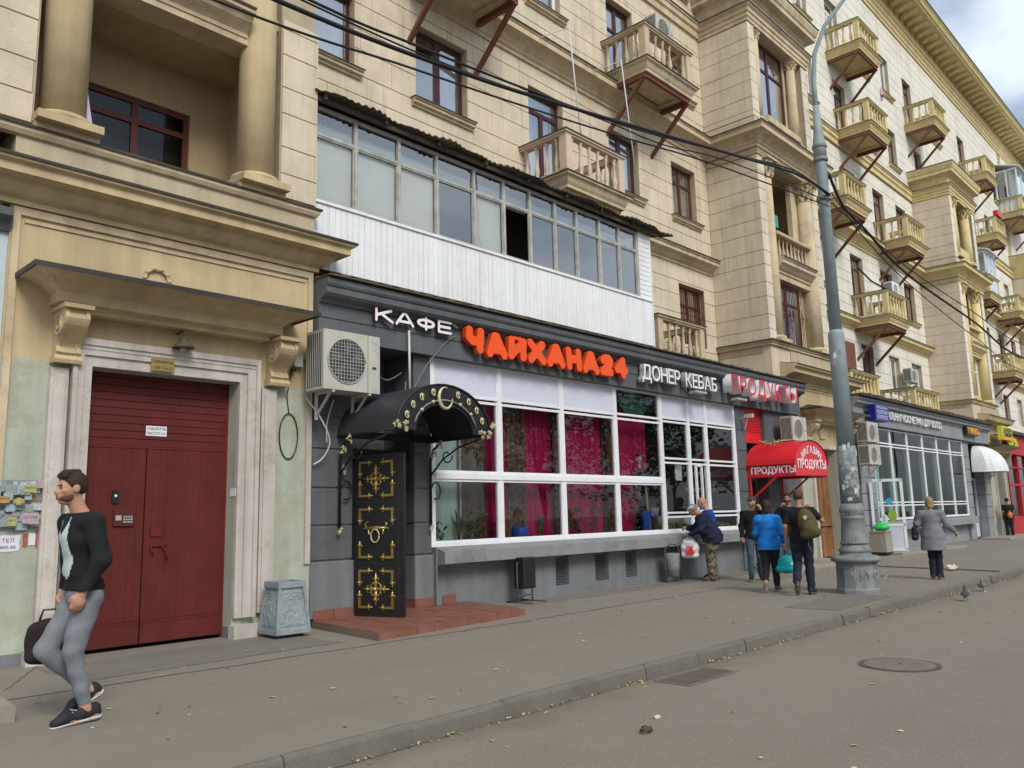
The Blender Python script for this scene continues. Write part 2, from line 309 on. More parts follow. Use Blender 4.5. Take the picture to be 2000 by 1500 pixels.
def asphalt_mat(name, base, patch, gutter=False):
    m, t = new_mat(name); l = t.links.new
    out = nd(t, 'ShaderNodeOutputMaterial'); b = nd(t, 'ShaderNodeBsdfPrincipled'); l(b.outputs[0], out.inputs[0]); b.inputs['Roughness'].default_value = .85; b.inputs['Specular IOR Level'].default_value = .35
    g = nd(t, 'ShaderNodeNewGeometry'); P = g.outputs['Position']
    def noise(sc, det=4, rough=.6):
        n = nd(t, 'ShaderNodeTexNoise'); n.inputs['Scale'].default_value = sc; n.inputs['Detail'].default_value = det; n.inputs['Roughness'].default_value = rough; l(P, n.inputs['Vector']); return n.outputs['Fac']
    def ramp(x, a, b_, c, d):
        r = nd(t, 'ShaderNodeMapRange'); r.inputs['From Min'].default_value = a; r.inputs['From Max'].default_value = b_; r.inputs['To Min'].default_value = c; r.inputs['To Max'].default_value = d; l(x, r.inputs['Value']); return r.outputs[0]
    def mix(f, A, B):
        x = nd(t, 'ShaderNodeMix', data_type='RGBA'); l(f, x.inputs['Factor'])
        for s_, q in (('A', A), ('B', B)):
            if isinstance(q, tuple): x.inputs[s_].default_value = (*q, 1)
            else: l(q, x.inputs[s_])
        return x.outputs['Result']
    c = mix(ramp(noise(.35, 6), .35, .65, 0, 1), base, patch)
    st_m = nd(t, 'ShaderNodeMapping'); st_m.inputs['Scale'].default_value = (.06, 1.1, 1); l(P, st_m.inputs['Vector'])
    st_n = nd(t, 'ShaderNodeTexNoise'); st_n.inputs['Scale'].default_value = 1.0; st_n.inputs['Detail'].default_value = 5; l(st_m.outputs[0], st_n.inputs['Vector'])
    c = mix(ramp(st_n.outputs['Fac'], .42, .62, 0, .55), c, tuple(x*.80 for x in base))
    c = mix(ramp(noise(.22, 3), .45, .62, 0, .5), c, tuple(x*.84 for x in base))
    c = mix(ramp(noise(.8, 8, .72), .52, .66, 0, .30), c, tuple(x*.62 for x in base))
    c = mix(ramp(noise(1.9, 8, .75), .56, .70, 0, .35), c, tuple(min(1, x*1.35) for x in base))
    c = mix(ramp(noise(2.2, 6, .7), .45, .7, 0, .35), c, tuple(x*.72 for x in base))
    c = mix(ramp(noise(90, 2), .35, .75, 0, .55), c, tuple(min(1, x*1.75) for x in base))
    c = mix(ramp(noise(150, 2), .55, .75, 0, .6), c, tuple(x*.45 for x in base))
    # long dark cracks
    w_ = nd(t, 'ShaderNodeTexVoronoi', feature='DISTANCE_TO_EDGE'); w_.inputs['Scale'].default_value = .28
    wp = nd(t, 'ShaderNodeVectorMath', operation='ADD'); nn = nd(t, 'ShaderNodeTexNoise'); nn.inputs['Scale'].default_value = 1.3; nn.inputs['Detail'].default_value = 5; l(P, nn.inputs['Vector'])
    l(P, wp.inputs[0]); l(nn.outputs['Color'], wp.inputs[1]); l(wp.outputs[0], w_.inputs['Vector'])
    c = mix(ramp(w_.outputs['Distance'], .0, .004, .10, 0), c, tuple(x*.5 for x in base))
    if gutter:   # wind-blown dirt along the kerb foot
        sx = nd(t, 'ShaderNodeSeparateXYZ'); l(P, sx.inputs[0]); ad = nd(t, 'ShaderNodeMath', operation='MULTIPLY_ADD'); l(noise(1.1, 6, .7), ad.inputs[0]); ad.inputs[1].default_value = 1.3; l(sx.outputs['Y'], ad.inputs[2])
        c = mix(ramp(ad.outputs[0], 5.15, 5.7, 0, .75), c, (.15,.12,.085))
    l(c, b.inputs['Base Color'])
    bp = nd(t, 'ShaderNodeBump'); bp.inputs['Strength'].default_value = .5; bp.inputs['Distance'].default_value = .006; l(noise(120, 3), bp.inputs['Height']); l(bp.outputs[0], b.inputs['Normal'])
    return m
M['pave'] = asphalt_mat('pavement_asphalt', (.212,.190,.153), (.188,.172,.144))
M['road'] = asphalt_mat('road_asphalt', (.222,.192,.156), (.192,.172,.145), gutter=True)
M['ground'] = asphalt_mat('ground_asphalt', (.16,.15,.13), (.13,.13,.12))
# ================================================================== SETTING
YF, YB = 10.5, 12.2
mb = MB(); mb.q((-250,-250,-.16),(400,-250,-.16),(400,400,-.16),(-250,400,-.16)); struct(mb.build('ground', M['ground']))
mb = MB()
nx = 90
mb.q((-60,-9.5,-.13),(180,-9.5,-.13),(180,4.9,-.13),(-60,4.9,-.13)); struct(mb.build('road', M['road']))
mb = MB(); mb.box(-60,180,-16,-9.5,-.14,0); struct(mb.build('far_pavement', M['pave']))
mb = MB(); mb.box(-60,180,5.035,10.75,-.15,0.0); pav = struct(mb.build('pavement', M['pave']))
# kerb stones, one by one where they can be told apart
kx = -2.0; i = 0
kcache = {}
while kx < 34:
    Lk = random.choice((1.0,1.0,1.0,.9,1.05)); g = .008
    key = round(Lk, 2)
    if key not in kcache:
        k = MB(); x0, x1 = g/2, Lk-g/2
        k.sweepx(x0, x1, [(4.96,-.15),(5.04,-.15),(5.04,.003),(5.005,.003),(4.985,-.010),(4.975,-.03)])
        kcache[key] = k.mesh('kerb_stone'); kcache[key].materials.append(M['kerb'])
    o = link('kerb_stone', kcache[key], None, pav); o.location = (kx, random.uniform(-.008,.008), random.uniform(-.007,.005)); o.rotation_euler = (0,0,random.uniform(-.004,.004))
    kx += Lk
mb = MB(); mb.sweepx(kx, 180, [(4.96,-.15),(5.04,-.15),(5.04,.003),(5.005,.003),(4.985,-.010),(4.975,-.03)]); mb.sweepx(-60,-2.0,[(4.96,-.15),(5.04,-.15),(5.04,.003),(5.005,.003),(4.985,-.010),(4.975,-.03)]); mb.build('kerb', M['kerb'], pav)
# sunken road strip against the kerb (dirt) and low seam across the pavement
mb = MB(); mb.poly([(21.3,5.13,-.01),(21.5,5.13,-.01),(22.2,7.7,-.01),(22.0,7.7,-.01)], (0,0,.035)); mb.poly([(22.0,7.7,-.01),(22.2,7.7,-.01),(22.7,10.4,-.01),(22.5,10.4,-.01)], (0,0,.04)); mb.build('kerb_edging', M['kerb'], pav)
pm1 = asphalt_mat('patched_asphalt', (.165,.152,.13), (.185,.17,.145)); rj_ = random.Random(77)
def patch(x0, x1, y0, y1, z):
    P = []
    for (a_, b_) in (((x0,y0),(x1,y0)),((x1,y0),(x1,y1)),((x1,y1),(x0,y1)),((x0,y1),(x0,y0))):
        for k in range(8): t = k/8; P.append((a_[0]+(b_[0]-a_[0])*t+rj_.uniform(-.03,.03), a_[1]+(b_[1]-a_[1])*t+rj_.uniform(-.03,.03), z))
    m_ = MB(); m_.q(*P); return struct(m_.build('asphalt_patch', pm1, fix=False))
patch(3.2, 6.3, 8.9, 10.2, .004); patch(10.4, 19.8, 9.75, 10.3, .004); patch(12.5, 15.0, 5.2, 6.1, .004); patch(9.0, 13.5, .6, 1.9, -.126)
for (x0_, y0_, x1_, y1_) in ((2.2,8.55,9.2,8.35),(9.2,8.35,19.5,8.6),(2.6,9.05,3.3,10.4)):
    m_ = MB(); nn_ = 40; w_ = .010
    for i in range(nn_):
        t0, t1 = i/nn_, (i+1)/nn_; f_ = lambda t: (x0_+(x1_-x0_)*t, y0_+(y1_-y0_)*t+.02*sin(t*31)+.012*sin(t*83)); p_, q_ = f_(t0), f_(t1)
        m_.q((p_[0],p_[1]-w_,.0042),(q_[0],q_[1]-w_,.0042),(q_[0],q_[1]+w_,.0042),(p_[0],p_[1]+w_,.0042))
    struct(m_.build('asphalt_seam', M['bark'], fix=False))
gm_ = MB()
for i in range(230):
    x_ = rj_.uniform(2, 24); y_ = rj_.uniform(5.3, 10.0)
    if 6.3 < x_ < 10.1 and y_ > 8.4: continue
    r_ = rj_.uniform(.010,.026); gm_.q(*[(x_+r_*.7*cos(a_*pi/4)*rj_.uniform(.8,1.2), y_+r_*.7*sin(a_*pi/4)*rj_.uniform(.8,1.2), .0052) for a_ in range(8)])
o_ = gm_.build('gum_spots', surf('trodden_gum', (.12,.108,.092), .8, .3, 9), fix=False); o_['kind'] = 'stuff'; tag(o_, 'dark trodden gum spots dotted over the pavement', 'spots')
mb = MB(); mb.poly([(20.0,9.15,0),(24.1,9.15,0),(24.1,10.48,0),(20.0,10.48,0)], (0,0,.09)); struct(mb.build('entrance_slab', M['conc']))
mb = MB(); mb.poly([(27.6,9.3,0),(33.5,9.0,0),(33.5,10.45,0),(27.6,10.45,0)], (0,0,.07)); struct(mb.build('entrance_slab', M['conc']))
mb = MB(); mb.poly([(40.6,9.2,0),(46.5,9.2,0),(46.5,10.45,0),(40.6,10.45,0)], (0,0,.07)); struct(mb.build('entrance_slab', M['conc']))

# ================================================================== APARTMENT BUILDING
B = thing('apartment_building', 'long six storey beige apartment building with balconies, bays and bracketed roof cornice', 'building', (0,YB,0))
B_OFF = Vector((0,-YB,0))
def bpart(mb_, name, mat, parent=None, **kw):
    o = mb_.build(name, mat, parent or B, **kw)
    if parent is None: o.location = B_OFF
    return o
G0 = 13.86; PER = .965
def courses(z0, z1):
    k = int(math.floor((z0-G0)/PER))-1; out = []
    while True:
        a = G0+k*PER
        if a > z1: break
        for s_, e_, tall in ((a, a+.54, 1), (a+.54, a+PER, 0)):
            s2, e2 = max(s_, z0), min(e_, z1)
            if e2-s2 > .06: out.append((s2, e2, tall))
        k += 1
    return out
def cut(rect, holes):
    rs = [rect]
    for h in holes:
        nr = []
        for (a, b_, c, d) in rs:
            if h[1] <= a or h[0] >= b_ or h[3] <= c or h[2] >= d: nr.append((a, b_, c, d)); continue
            if h[0] > a: nr.append((a, h[0], c, d))
            if h[1] < b_: nr.append((h[1], b_, c, d))
            a2, b2 = max(a, h[0]), min(b_, h[1])
            if h[2] > c: nr.append((a2, b2, c, h[2]))
            if h[3] < d: nr.append((a2, b2, h[3], d))
        rs = nr
    return rs
scount = [0]; pcache = {}
def stones(ox, oy, ang, u0, u1, z0, z1, holes, mat, solo=True, seed=0, wtall=1.35):
    rnd = random.Random(seed); rest = MB(); gap = .016; nrest = 0
    R = Matrix.Rotation(ang, 4, 'Z')
    for (a, b_, tall) in courses(z0, z1):
        u = u0-(.0 if tall else .6)
        while u < u1:
            wd = wtall if tall else wtall; wd *= rnd.choice((1, 1, .85, 1.12)); s_, e_ = max(u, u0), min(u+wd, u1); u += wd
            if e_-s_ < .15 and e_ < u1: pass
            if e_-s_ < .03: continue
            for (p, q, c, d) in cut((s_, e_, a, b_), holes):
                if q-p < .03 or d-c < .03: continue
                W, H = round(q-p-.007, 3), round(d-c-gap, 3)
                if W <= .01 or H <= .01: continue
                dy = rnd.uniform(-.003, .003)
                wp = Vector((ox, oy, 0))+R @ Vector((p+.0035, dy*.5, c+gap/2))
                if solo and scount[0] < 299 and W*H > .04:
                    key = (W, H, mat.name)
                    if key not in pcache:
                        pcache[key] = MB().cbox(0, W, 0, .035, 0, H, c=.004).mesh('stone_block'); pcache[key].materials.append(mat)
                    o = link('stone_block', pcache[key], None, B); o.location = wp+B_OFF; o.rotation_euler = (0,0,ang); scount[0] += 1
                else:
                    n = len(rest.v); rest.cbox(0, W, 0, .035, 0, H, c=.004)
                    for i_ in range(n, len(rest.v)): rest.v[i_] = tuple(wp+R @ Vector(rest.v[i_]))
                    nrest += 1
    if nrest: bpart(rest, 'stone_block', mat, fix=False, kind='stuff')
def wallgrid(mb_, x0, x1, z0, z1, holes, y0, y1):
    xs = sorted(set([x0, x1]+[v for h in holes for v in h[:2] if x0 < v < x1]))
    for i in range(len(xs)-1):
        a, b_ = xs[i], xs[i+1]; m = (a+b_)/2
        hz = sorted([(h[2], h[3]) for h in holes if h[0] <= m <= h[1]]); z = z0
        for c, d in hz:
            if c > z: mb_.box(a, b_, y0, y1, z, c)
            z = max(z, d)
        if z < z1: mb_.box(a, b_, y0, y1, z, z1)

def window(x0, x1, z0, z1, Y, fm, style='cross', curt=None, open_=None, parent=None, sill=None, fw=.07, gm=None, grille=False, dep=.05):
    """frame mesh = the window part; panes, curtain, sill = its sub-parts"""
    Yw = Y+.18
    m = MB(); m.box(x0, x0+fw, Yw, Yw+dep, z0, z1); m.box(x1-fw, x1, Yw, Yw+dep, z0, z1); m.box(x0+fw, x1-fw, Yw, Yw+dep, z0, z0+fw); m.box(x0+fw, x1-fw, Yw, Yw+dep, z1-fw, z1)
    a, b_, c, d = x0+fw, x1-fw, z0+fw, z1-fw; xm = (a+b_)/2; t = .045 if fw < .09 else .06; cells = []
    if style == 'cross':
        zt = d-(d-c)*.3; m.box(xm-t, xm+t, Yw-.006, Yw+dep-.002, c, d); m.box(a, xm-t, Yw-.006, Yw+dep-.002, zt-.04, zt+.04); m.box(xm+t, b_, Yw-.006, Yw+dep-.002, zt-.04, zt+.04)
        cells = [(a, xm-t, c, zt-.04), (xm+t, b_, c, zt-.04), (a, xm-t, zt+.04, d), (xm+t, b_, zt+.04, d)]
    elif style == 'two':
        m.box(xm-t*1.3, xm+t*1.3, Yw-.006, Yw+dep-.002, c, d); cells = [(a, xm-t*1.3, c, d), (xm+t*1.3, b_, c, d)]
    elif style == 'one': cells = [(a, b_, c, d)]
    elif style == 'door':
        zt = d-.42; zb = c+.55; m.box(a, b_, Yw-.006, Yw+dep-.002, zt-.05, zt+.05); m.box(xm-t, xm+t, Yw-.006, Yw+dep-.002, c, zt-.05)
        cells = [(a, xm-t, c, zt-.05), (xm+t, b_, c, zt-.05), (a, b_, zt+.05, d)]
    wo_ = bpart(m, 'window', fm, parent)
    for cell in cells:
        if open_ is not None and cell == cells[open_]: continue
        p = MB(); p.q((cell[0], Yw+.025, cell[2]), (cell[1], Yw+.025, cell[2]), (cell[1], Yw+.025, cell[3]), (cell[0], Yw+.025, cell[3])); p.build('pane', gm or M['glass'], wo_, fix=False)
    if curt:
        p = MB(); n = 14; cx0, cx1 = x0, x1
        if curt[1] == 'L': cx1 = x0+(x1-x0)*.5
        if curt[1] == 'R': cx0 = x0+(x1-x0)*.5
        pts = [(cx0+(cx1-cx0)*i/n, Yw+.16+.018*sin(i*2.3)) for i in range(n+1)]
        for i in range(n): p.q((pts[i][0], pts[i][1], z0-.02), (pts[i+1][0], pts[i+1][1], z0-.02), (pts[i+1][0], pts[i+1][1], z1), (pts[i][0], pts[i][1], z1), sm=True)
        p.build('curtain', M[curt[0]], wo_, fix=False)
    if sill:
        s_ = MB(); s_.sweepx(x0-.13, x1+.13, [(Y+.17, z0-.02), (Y-.15, z0-.05), (Y-.15, z0-.085), (Y-.11, z0-.10), (Y-.11, z0-.15), (Y-.05, z0-.18), (Y-.05, z0-.21), (Y+.17, z0-.21)]); s_.build('sill', M[sill], wo_)
        f_ = MB(); f_.sweepx(x0-.15, x1+.15, [(Y+.16, z0-.012), (Y-.17, z0-.043), (Y-.17, z0-.062), (Y-.165, z0-.055), (Y+.16, z0-.018)]); f_.build('sill_flashing', M['flash'], wo_)
    if grille:
        g_ = MB(); yy = Y+.04; nb = max(5, int((x1-x0)/.11))
        for i in range(nb+1): xx = x0+.02+(x1-x0-.04)*i/nb; g_.bar((xx, yy, z0), (xx, yy, z1), .014)
        for zz_ in (z0+.05, (z0+z1)/2, z1-.05): g_.bar((x0, yy, zz_), (x1, yy, zz_), .016, .02)
        for i in range(3):
            cx_ = x0+(x1-x0)*(i+.5)/3; pts = [(cx_+.12*cos(a_*pi/5), yy-.01, (z0+z1)/2+.22*sin(a_*pi/5)) for a_ in range(11)]; g_.tube(pts, .008, 5)
        g_.build('grille', M['redwood'], wo_)
    return wo_

# --- baluster and balcony ------------------------------------------------
def baluster_mesh(h, mat, n=8, nm='baluster'):
    pr = [(.055,0),(.055,.05),(.036,.07),(.062,.16),(.066,.24),(.050,.38),(.032,.56),(.026,.70),(.034,.80),(.046,.86),(.030,.89),(.055,.93),(.055,1.0)]
    me = MB().lathe([(r, z*h) for r, z in pr], 0, 0, n).mesh(nm); me.materials.append(mat); return me
BAL = {k: baluster_mesh(.66, M[k]) for k in ('trimB', 'trimD')}
rub = surf('pink_faded_baluster', (.60,.475,.37), .85, .15, 2, .4, 45); BAL['pink'] = baluster_mesh(.66, rub); M['pink'] = rub
def balcony(x0, x1, zt, tm, Y1=10.80, nf=6, ns=4, brace=True, slab='trim', yb=YB, left_post=True, skip=(), closed=False, post=None):
    pm = M[post or tm]
    s_ = MB(); path = [(x0+.05, yb), (x0+.05, Y1+.05), (x1-.05, Y1+.05), (x1-.05, yb)]
    prof = [(-.3, zt-.36), (.02, zt-.36), (.02, zt-.30), (.06, zt-.24), (.10, zt-.14), (.16, zt-.10), (.16, zt-.035), (-.3, zt-.02)]
    s_.wrap(path, prof); s_.box(x0+.1, x1-.1, Y1+.1, yb, zt-.30, zt-.04)
    o = bpart(s_, 'balcony', M[tm])
    f_ = MB(); f_.wrap(path, [(-.35, zt-.018), (.185, zt-.030), (.185, zt-.055), (.178, zt-.055), (.178, zt-.036), (-.35, zt-.024)]); f_.build('edge_flashing', M['flash'], o)
    hr = zt+.88   # underside of rail
    r_ = MB(); r_.wrap([(x0+.04, yb), (x0+.04, Y1+.04), (x1-.04, Y1+.04), (x1-.04, yb)], [(-.16, hr), (.03, hr), (.03, hr+.035), (.07, hr+.05), (.07, hr+.105), (-.19, hr+.12)]); r_.build('handrail', pm, o)
    rf = MB(); rf.wrap([(x0+.04, yb), (x0+.04, Y1+.04), (x1-.04, Y1+.04), (x1-.04, yb)], [(-.2, hr+.123), (.085, hr+.108), (.085, hr+.09), (.088, hr+.09), (.088, hr+.116), (-.2, hr+.134)]); rf.build('rail_flashing', M['flash'], o)
    b_ = MB(); b_.wrap([(x0+.03, yb), (x0+.03, Y1+.03), (x1-.03, Y1+.03), (x1-.03, yb)], [(-.13, zt-.02), (.0, zt-.02), (.0, zt+.09), (-.13, zt+.09)]); b_.build('base_rail', pm, o)
    zb = zt+.09; H = hr-zb
    for px in ((x0+.015, x0+.215), (x1-.215, x1-.015)):
        p = MB(); p.box(px[0], px[1], Y1+.015, Y1+.215, zb-.02, hr+.01); p.build('corner_post', pm, o)
    src = BAL[post or tm]; sc = H/.66; yy = Y1+.10
    for i in range(nf):
        if ('f', i) in skip: continue
        inst(src_o(src), o, (x0+.30+(x1-x0-.60)*(i)/(nf-1), yy, zb), scale=(1, 1, sc), name='baluster')
    for i in range(ns):
        if ('s', i) in skip: continue
        for sx in (x0+.10, x1-.10): inst(src_o(src), o, (sx, Y1+.36+(yb-Y1-.50)*i/(ns-1), zb), scale=(1, 1, sc), name='baluster')
    if brace:
        zs = zt-.36
        for sx in (x0+.10, x1-.10):
            c = MB(); c.bar((sx, yb+.02, zs-.06), (sx, Y1+.10, zs-.06), .11, .14); c.bar((sx, Y1+.16, zs-.10), (sx, yb+.02, zs-1.28), .09, .09); c.build('brace', M['steel'], o)
        c = MB(); c.bar((x0+.145, Y1+.14, zs-.055), (x1-.145, Y1+.14, zs-.055), .09, .11); c.build('edge_beam', M['steel'], o)
    return o
_srcs = {}
class _S:
    def __init__(s, me): s.data = me; s.name = me.name
def src_o(me): return _S(me)

def moulding(path, prof, mat, name='cornice', fl=True, parent=None):
    m = MB(); m.wrap(path, prof); o = bpart(m, name, mat, parent)
    if fl:
        omax = max(p[0] for p in prof); zt = max(p[1] for p in prof); ze = max(p[1] for p in prof if p[0] >= omax-1e-6)
        f_ = MB(); f_.wrap(path, [(-.015, zt+.012), (omax+.025, ze+.012), (omax+.025, ze-.02), (omax+.018, ze-.02), (omax+.018, ze+.005), (-.015, zt+.005)]); f_.build('flashing', M['flash'], o)
    return o
def P_mid(z, p=.45): return [(-.02, z-.55), (.05, z-.55), (.05, z-.47), (.09, z-.44), (.11, z-.38), (.20, z-.28), (.30, z-.22), (p-.03, z-.20), (p-.03, z-.07), (p, z-.05), (p, z), (-.02, z+.07)]
def P_small(z, p=.35, h=.4): return [(-.02, z-h), (.04, z-h), (.04, z-h+.07), (.09, z-h+.10), (.17, z-h*.55), (p-.04, z-h*.42), (p-.04, z-h*.18), (p, z-h*.13), (p, z), (-.02, z+.05)]
def P_fil(z, p=.10, h=.16): return [(-.02, z-h), (p*.4, z-h), (p*.4, z-h*.6), (p*.75, z-h*.5), (p*.75, z-h*.2), (p, z-h*.15), (p, z), (-.02, z)]

# --- window openings of the set-back wall -----------------------------------
# (x0,x1,z0,z1,frame,style,curtain,kind,sill)
WB = [
 (7.05, 8.79, 10.10, 11.62, 'brownf', 'one', ('curtain','A'), 1), (10.33, 11.80, 10.06, 11.72, 'brownf', 'two', ('curtain','R'), 1),
 (13.82, 15.10, 9.00, 11.70, 'brownf', 'door', ('curtain','A'), 0), (17.00, 18.36, 10.06, 11.70, 'brownf', 'two', ('curtain','A'), 1),
 (20.06, 21.38, 10.06, 11.70, 'redwood', 'cross', ('curtain','A'), 1),
 (7.1, 8.7, 14.05, 15.7, 'brownf', 'cross', None, 1), (10.4, 11.7, 13.1, 15.7, 'brownf', 'door', None, 0), (13.90, 15.15, 14.02, 15.65, 'white', 'two', ('curtain','A'), 1),
 (17.15, 18.40, 13.12, 15.65, 'brownf', 'cross', ('curtain','A'), 0), (20.1, 21.4, 14.02, 15.65, 'brownf', 'cross', ('curtain','A'), 1),
 (20.10, 21.50, 6.25, 8.0, 'redwood', 'cross', ('curtain','A'), 0), (17.2, 18.5, 5.3, 8.0, 'redwood', 'door', None, 0)]
for zz_, zz2 in ((17.60,19.5),(21.25,23.3)):
    for xa in (7.1, 10.4, 13.9, 17.1, 20.1): WB.append((xa, xa+1.3, zz_, zz2, 'brownf', 'cross', ('curtain','A'), 1))
WD = [
 (29.2,30.5,12.95,15.63,'redwood','door',None,0), (33.45,34.8,9.0,11.85,'redwood','door',('curtain','A'),0), (29.2,30.5,10.05,11.85,'redwood','cross',None,1),
 (36.83,38.35,9.0,11.85,'brownf','door',None,0), (39.84,41.28,10.05,11.85,'brownf','cross',('curtain','A'),1), (33.5,34.8,13.9,15.63,'redwood','cross',('curtain','A'),1),
 (36.85,38.2,12.95,15.63,'redwood','door',('curtain','A'),0), (39.8,41.18,13.9,15.63,'redwood','cross',('curtain','A'),1),
 (29.9,31.2,17.65,19.5,'white','cross',('curtain','A'),1), (33.3,34.6,17.05,19.5,'redwood','door',None,0), (39.6,40.8,17.65,19.5,'brownf','cross',('curtain','A'),1), (36.5,37.7,17.65,19.5,'brownf','cross',None,1),
 (29.9,31.2,21.3,23.3,'white','cross',('curtain','A'),1), (33.15,34.5,20.55,23.35,'white','door',('curtain','A'),0), (39.45,40.75,21.3,23.3,'white','two',('curtain','A'),1), (36.5,37.7,21.3,23.3,'brownf','cross',None,1),
 (42.8,44.1,20.55,23.3,'redwood','door',None,0), (47.0,48.3,21.3,23.3,'white','cross',('curtain','A'),1), (43.5,44.6,17.95,19.6,'redwood','cross',None,0),
 (33.8,35.1,5.4,8.1,'redwood','door',None,0), (36.89,38.2,6.3,8.0,'white','two',('curtain','A'),0), (39.8,41.2,6.3,8.0,'white','cross',('curtain','A'),0),
 (48.9,50.1,17.65,19.5,'white','two',('curtain','A'),1), (52.2,53.6,20.55,23.3,'brownf','door',None,0), (52.9,54.2,17.05,19.5,'redwood','door',None,0), (50.9,52.2,10.05,11.85,'brownf','cross',None,1), (53.3,54.6,9.0,11.85,'brownf','door',None,0),
 (47.6,48.9,13.9,15.6,'brownf','cross',None,1), (56.9,58.2,12.95,15.6,'brownf','door',None,0), (47.6,48.9,10.05,11.85,'brownf','cross',None,1), (56.6,57.9,10.05,11.85,'brownf','cross',None,1), (59.6,60.8,13.9,15.6,'white','cross',('curtain','A'),1), (59.6,60.8,10.05,11.85,'brownf','cross',None,1),
 (56.6,57.9,17.65,19.5,'brownf','cross',None,1), (56.9,58.1,21.3,23.3,'brownf','cross',None,1), (59.8,61,21.3,23.3,'brownf','cross',None,1), (49,50.3,6.3,8.0,'white','cross',None,0), (52.6,53.8,6.3,8.0,'brownf','cross',None,0), (56,57.3,6.3,8.0,'brownf','cross',None,0), (59.3,60.6,6.3,8.0,'white','cross',None,0)]
ROOFZ = 27.0
hB = [(a, b_, c, d) for (a, b_, c, d, *_r2) in WB]; hD = [(a, b_, c, d) for (a, b_, c, d, *_r2) in WD]
m = MB(); wallgrid(m, 6.5, 22.6, 5.0, ROOFZ, hB, YB+.022, YB+.36); bpart(m, 'wall', M['joint'], fix=False)
m = MB(); wallgrid(m, 25.8, 42.8, 5.0, ROOFZ, hD, YB+.022, YB+.36); wallgrid(m, 42.8, 63, 5.0, ROOFZ, hD, YB+.022, YB+.36); bpart(m, 'wall', M['joint'], fix=False)
m = MB(); m.box(-40, 6.5, YB+.022, YB+.36, 5, ROOFZ); m.box(63, 130, YB+.0, YB+.36, 5, ROOFZ); m.box(22.6, 25.8, YB+.022, YB+.36, 17.5, ROOFZ); bpart(m, 'wall', M['blockD'], fix=False)
# dark rooms behind the openings: floors and back wall
m = MB()
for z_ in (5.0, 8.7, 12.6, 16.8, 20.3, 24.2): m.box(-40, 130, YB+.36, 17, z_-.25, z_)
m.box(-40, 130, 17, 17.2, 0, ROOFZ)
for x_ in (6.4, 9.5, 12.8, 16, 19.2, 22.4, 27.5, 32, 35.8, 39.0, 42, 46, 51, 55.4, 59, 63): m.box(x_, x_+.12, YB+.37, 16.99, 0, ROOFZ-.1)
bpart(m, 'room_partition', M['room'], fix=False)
# stone courses: nearest walls first (these become single parts)
stones(0, YB, 0, 6.83, 22.10, 9.0, 12.27, hB, M['blockB'], seed=1)
stones(0, YF, 0, 6.24, 6.83, 6.3, 9.2, [], M['blockB'], seed=2, wtall=3)
stones(0, YF, 0, .6, 2.88, 6.3, 9.2, [], M['blockB'], seed=3)
stones(22.10, YB, -pi/2, 0.0, 1.70, 6.3, 12.0, [], M['blockB'], seed=4)
stones(0, YB, 0, 12.0, 22.10, 12.86, 15.9, hB, M['blockB'], seed=5)
stones(22.10, YB, -pi/2, 0.0, 1.70, 13.25, 16.35, [], M['blockB'], seed=6)
stones(0, YB, 0, 16.3, 22.10, 5.4, 8.56, hB, M['blockB'], seed=7)
stones(0, YB, 0, 26.35, 42.30, 9.0, 12.3, hD, M['blockD'], seed=8)
stones(42.30, YB, -pi/2, 0.0, 1.70, 6.3, 12.0, [], M['blockP'], seed=9)
stones(0, YB, 0, 26.35, 42.30, 12.86, 16.3, hD, M['blockD'], seed=10)
stones(0, YB, 0, 26.35, 42.30, 5.4, 8.56, hD, M['blockD'], solo=False, seed=12)
stones(42.30, YB, -pi/2, 0.0, 1.70, 13.25, 16.35, [], M['blockP'], solo=False, seed=11)
stones(0, YB, 0, 26.35, 62.0, 16.95, 25.3, hD, M['blockD'], solo=False, seed=13)
stones(0, YB, 0, 6.83, 12.0, 12.86, 25.3, hB, M['blockB'], solo=False, seed=14); stones(0, YB, 0, 12.0, 26.3, 15.9, 25.3, hB, M['blockB'], solo=False, seed=15)
stones(0, YB, 0, 46.5, 62.0, 5.4, 8.56, hD, M['blockD'], solo=False, seed=16); stones(0, YB, 0, 46.5, 62.0, 9.0, 12.3, hD, M['blockD'], solo=False, seed=17); stones(0, YB, 0, 46.5, 62.0, 12.86, 16.3, hD, M['blockD'], solo=False, seed=18)
for (a, b_, c, d, fm, st, cu, sl) in WB:
    vis = d < 16.2
    if not vis and a < 17: continue
    window(a, b_, c, d, YB, M[fm], st, cu, sill='trimB' if sl else None, grille=(c == 6.25), fw=.09 if fm == 'brownf' else .07)
for (a, b_, c, d, fm, st, cu, sl) in WD: window(a, b_, c, d, YB, M[fm], st, cu, sill='trimD' if sl else None, grille=(c == 5.4))
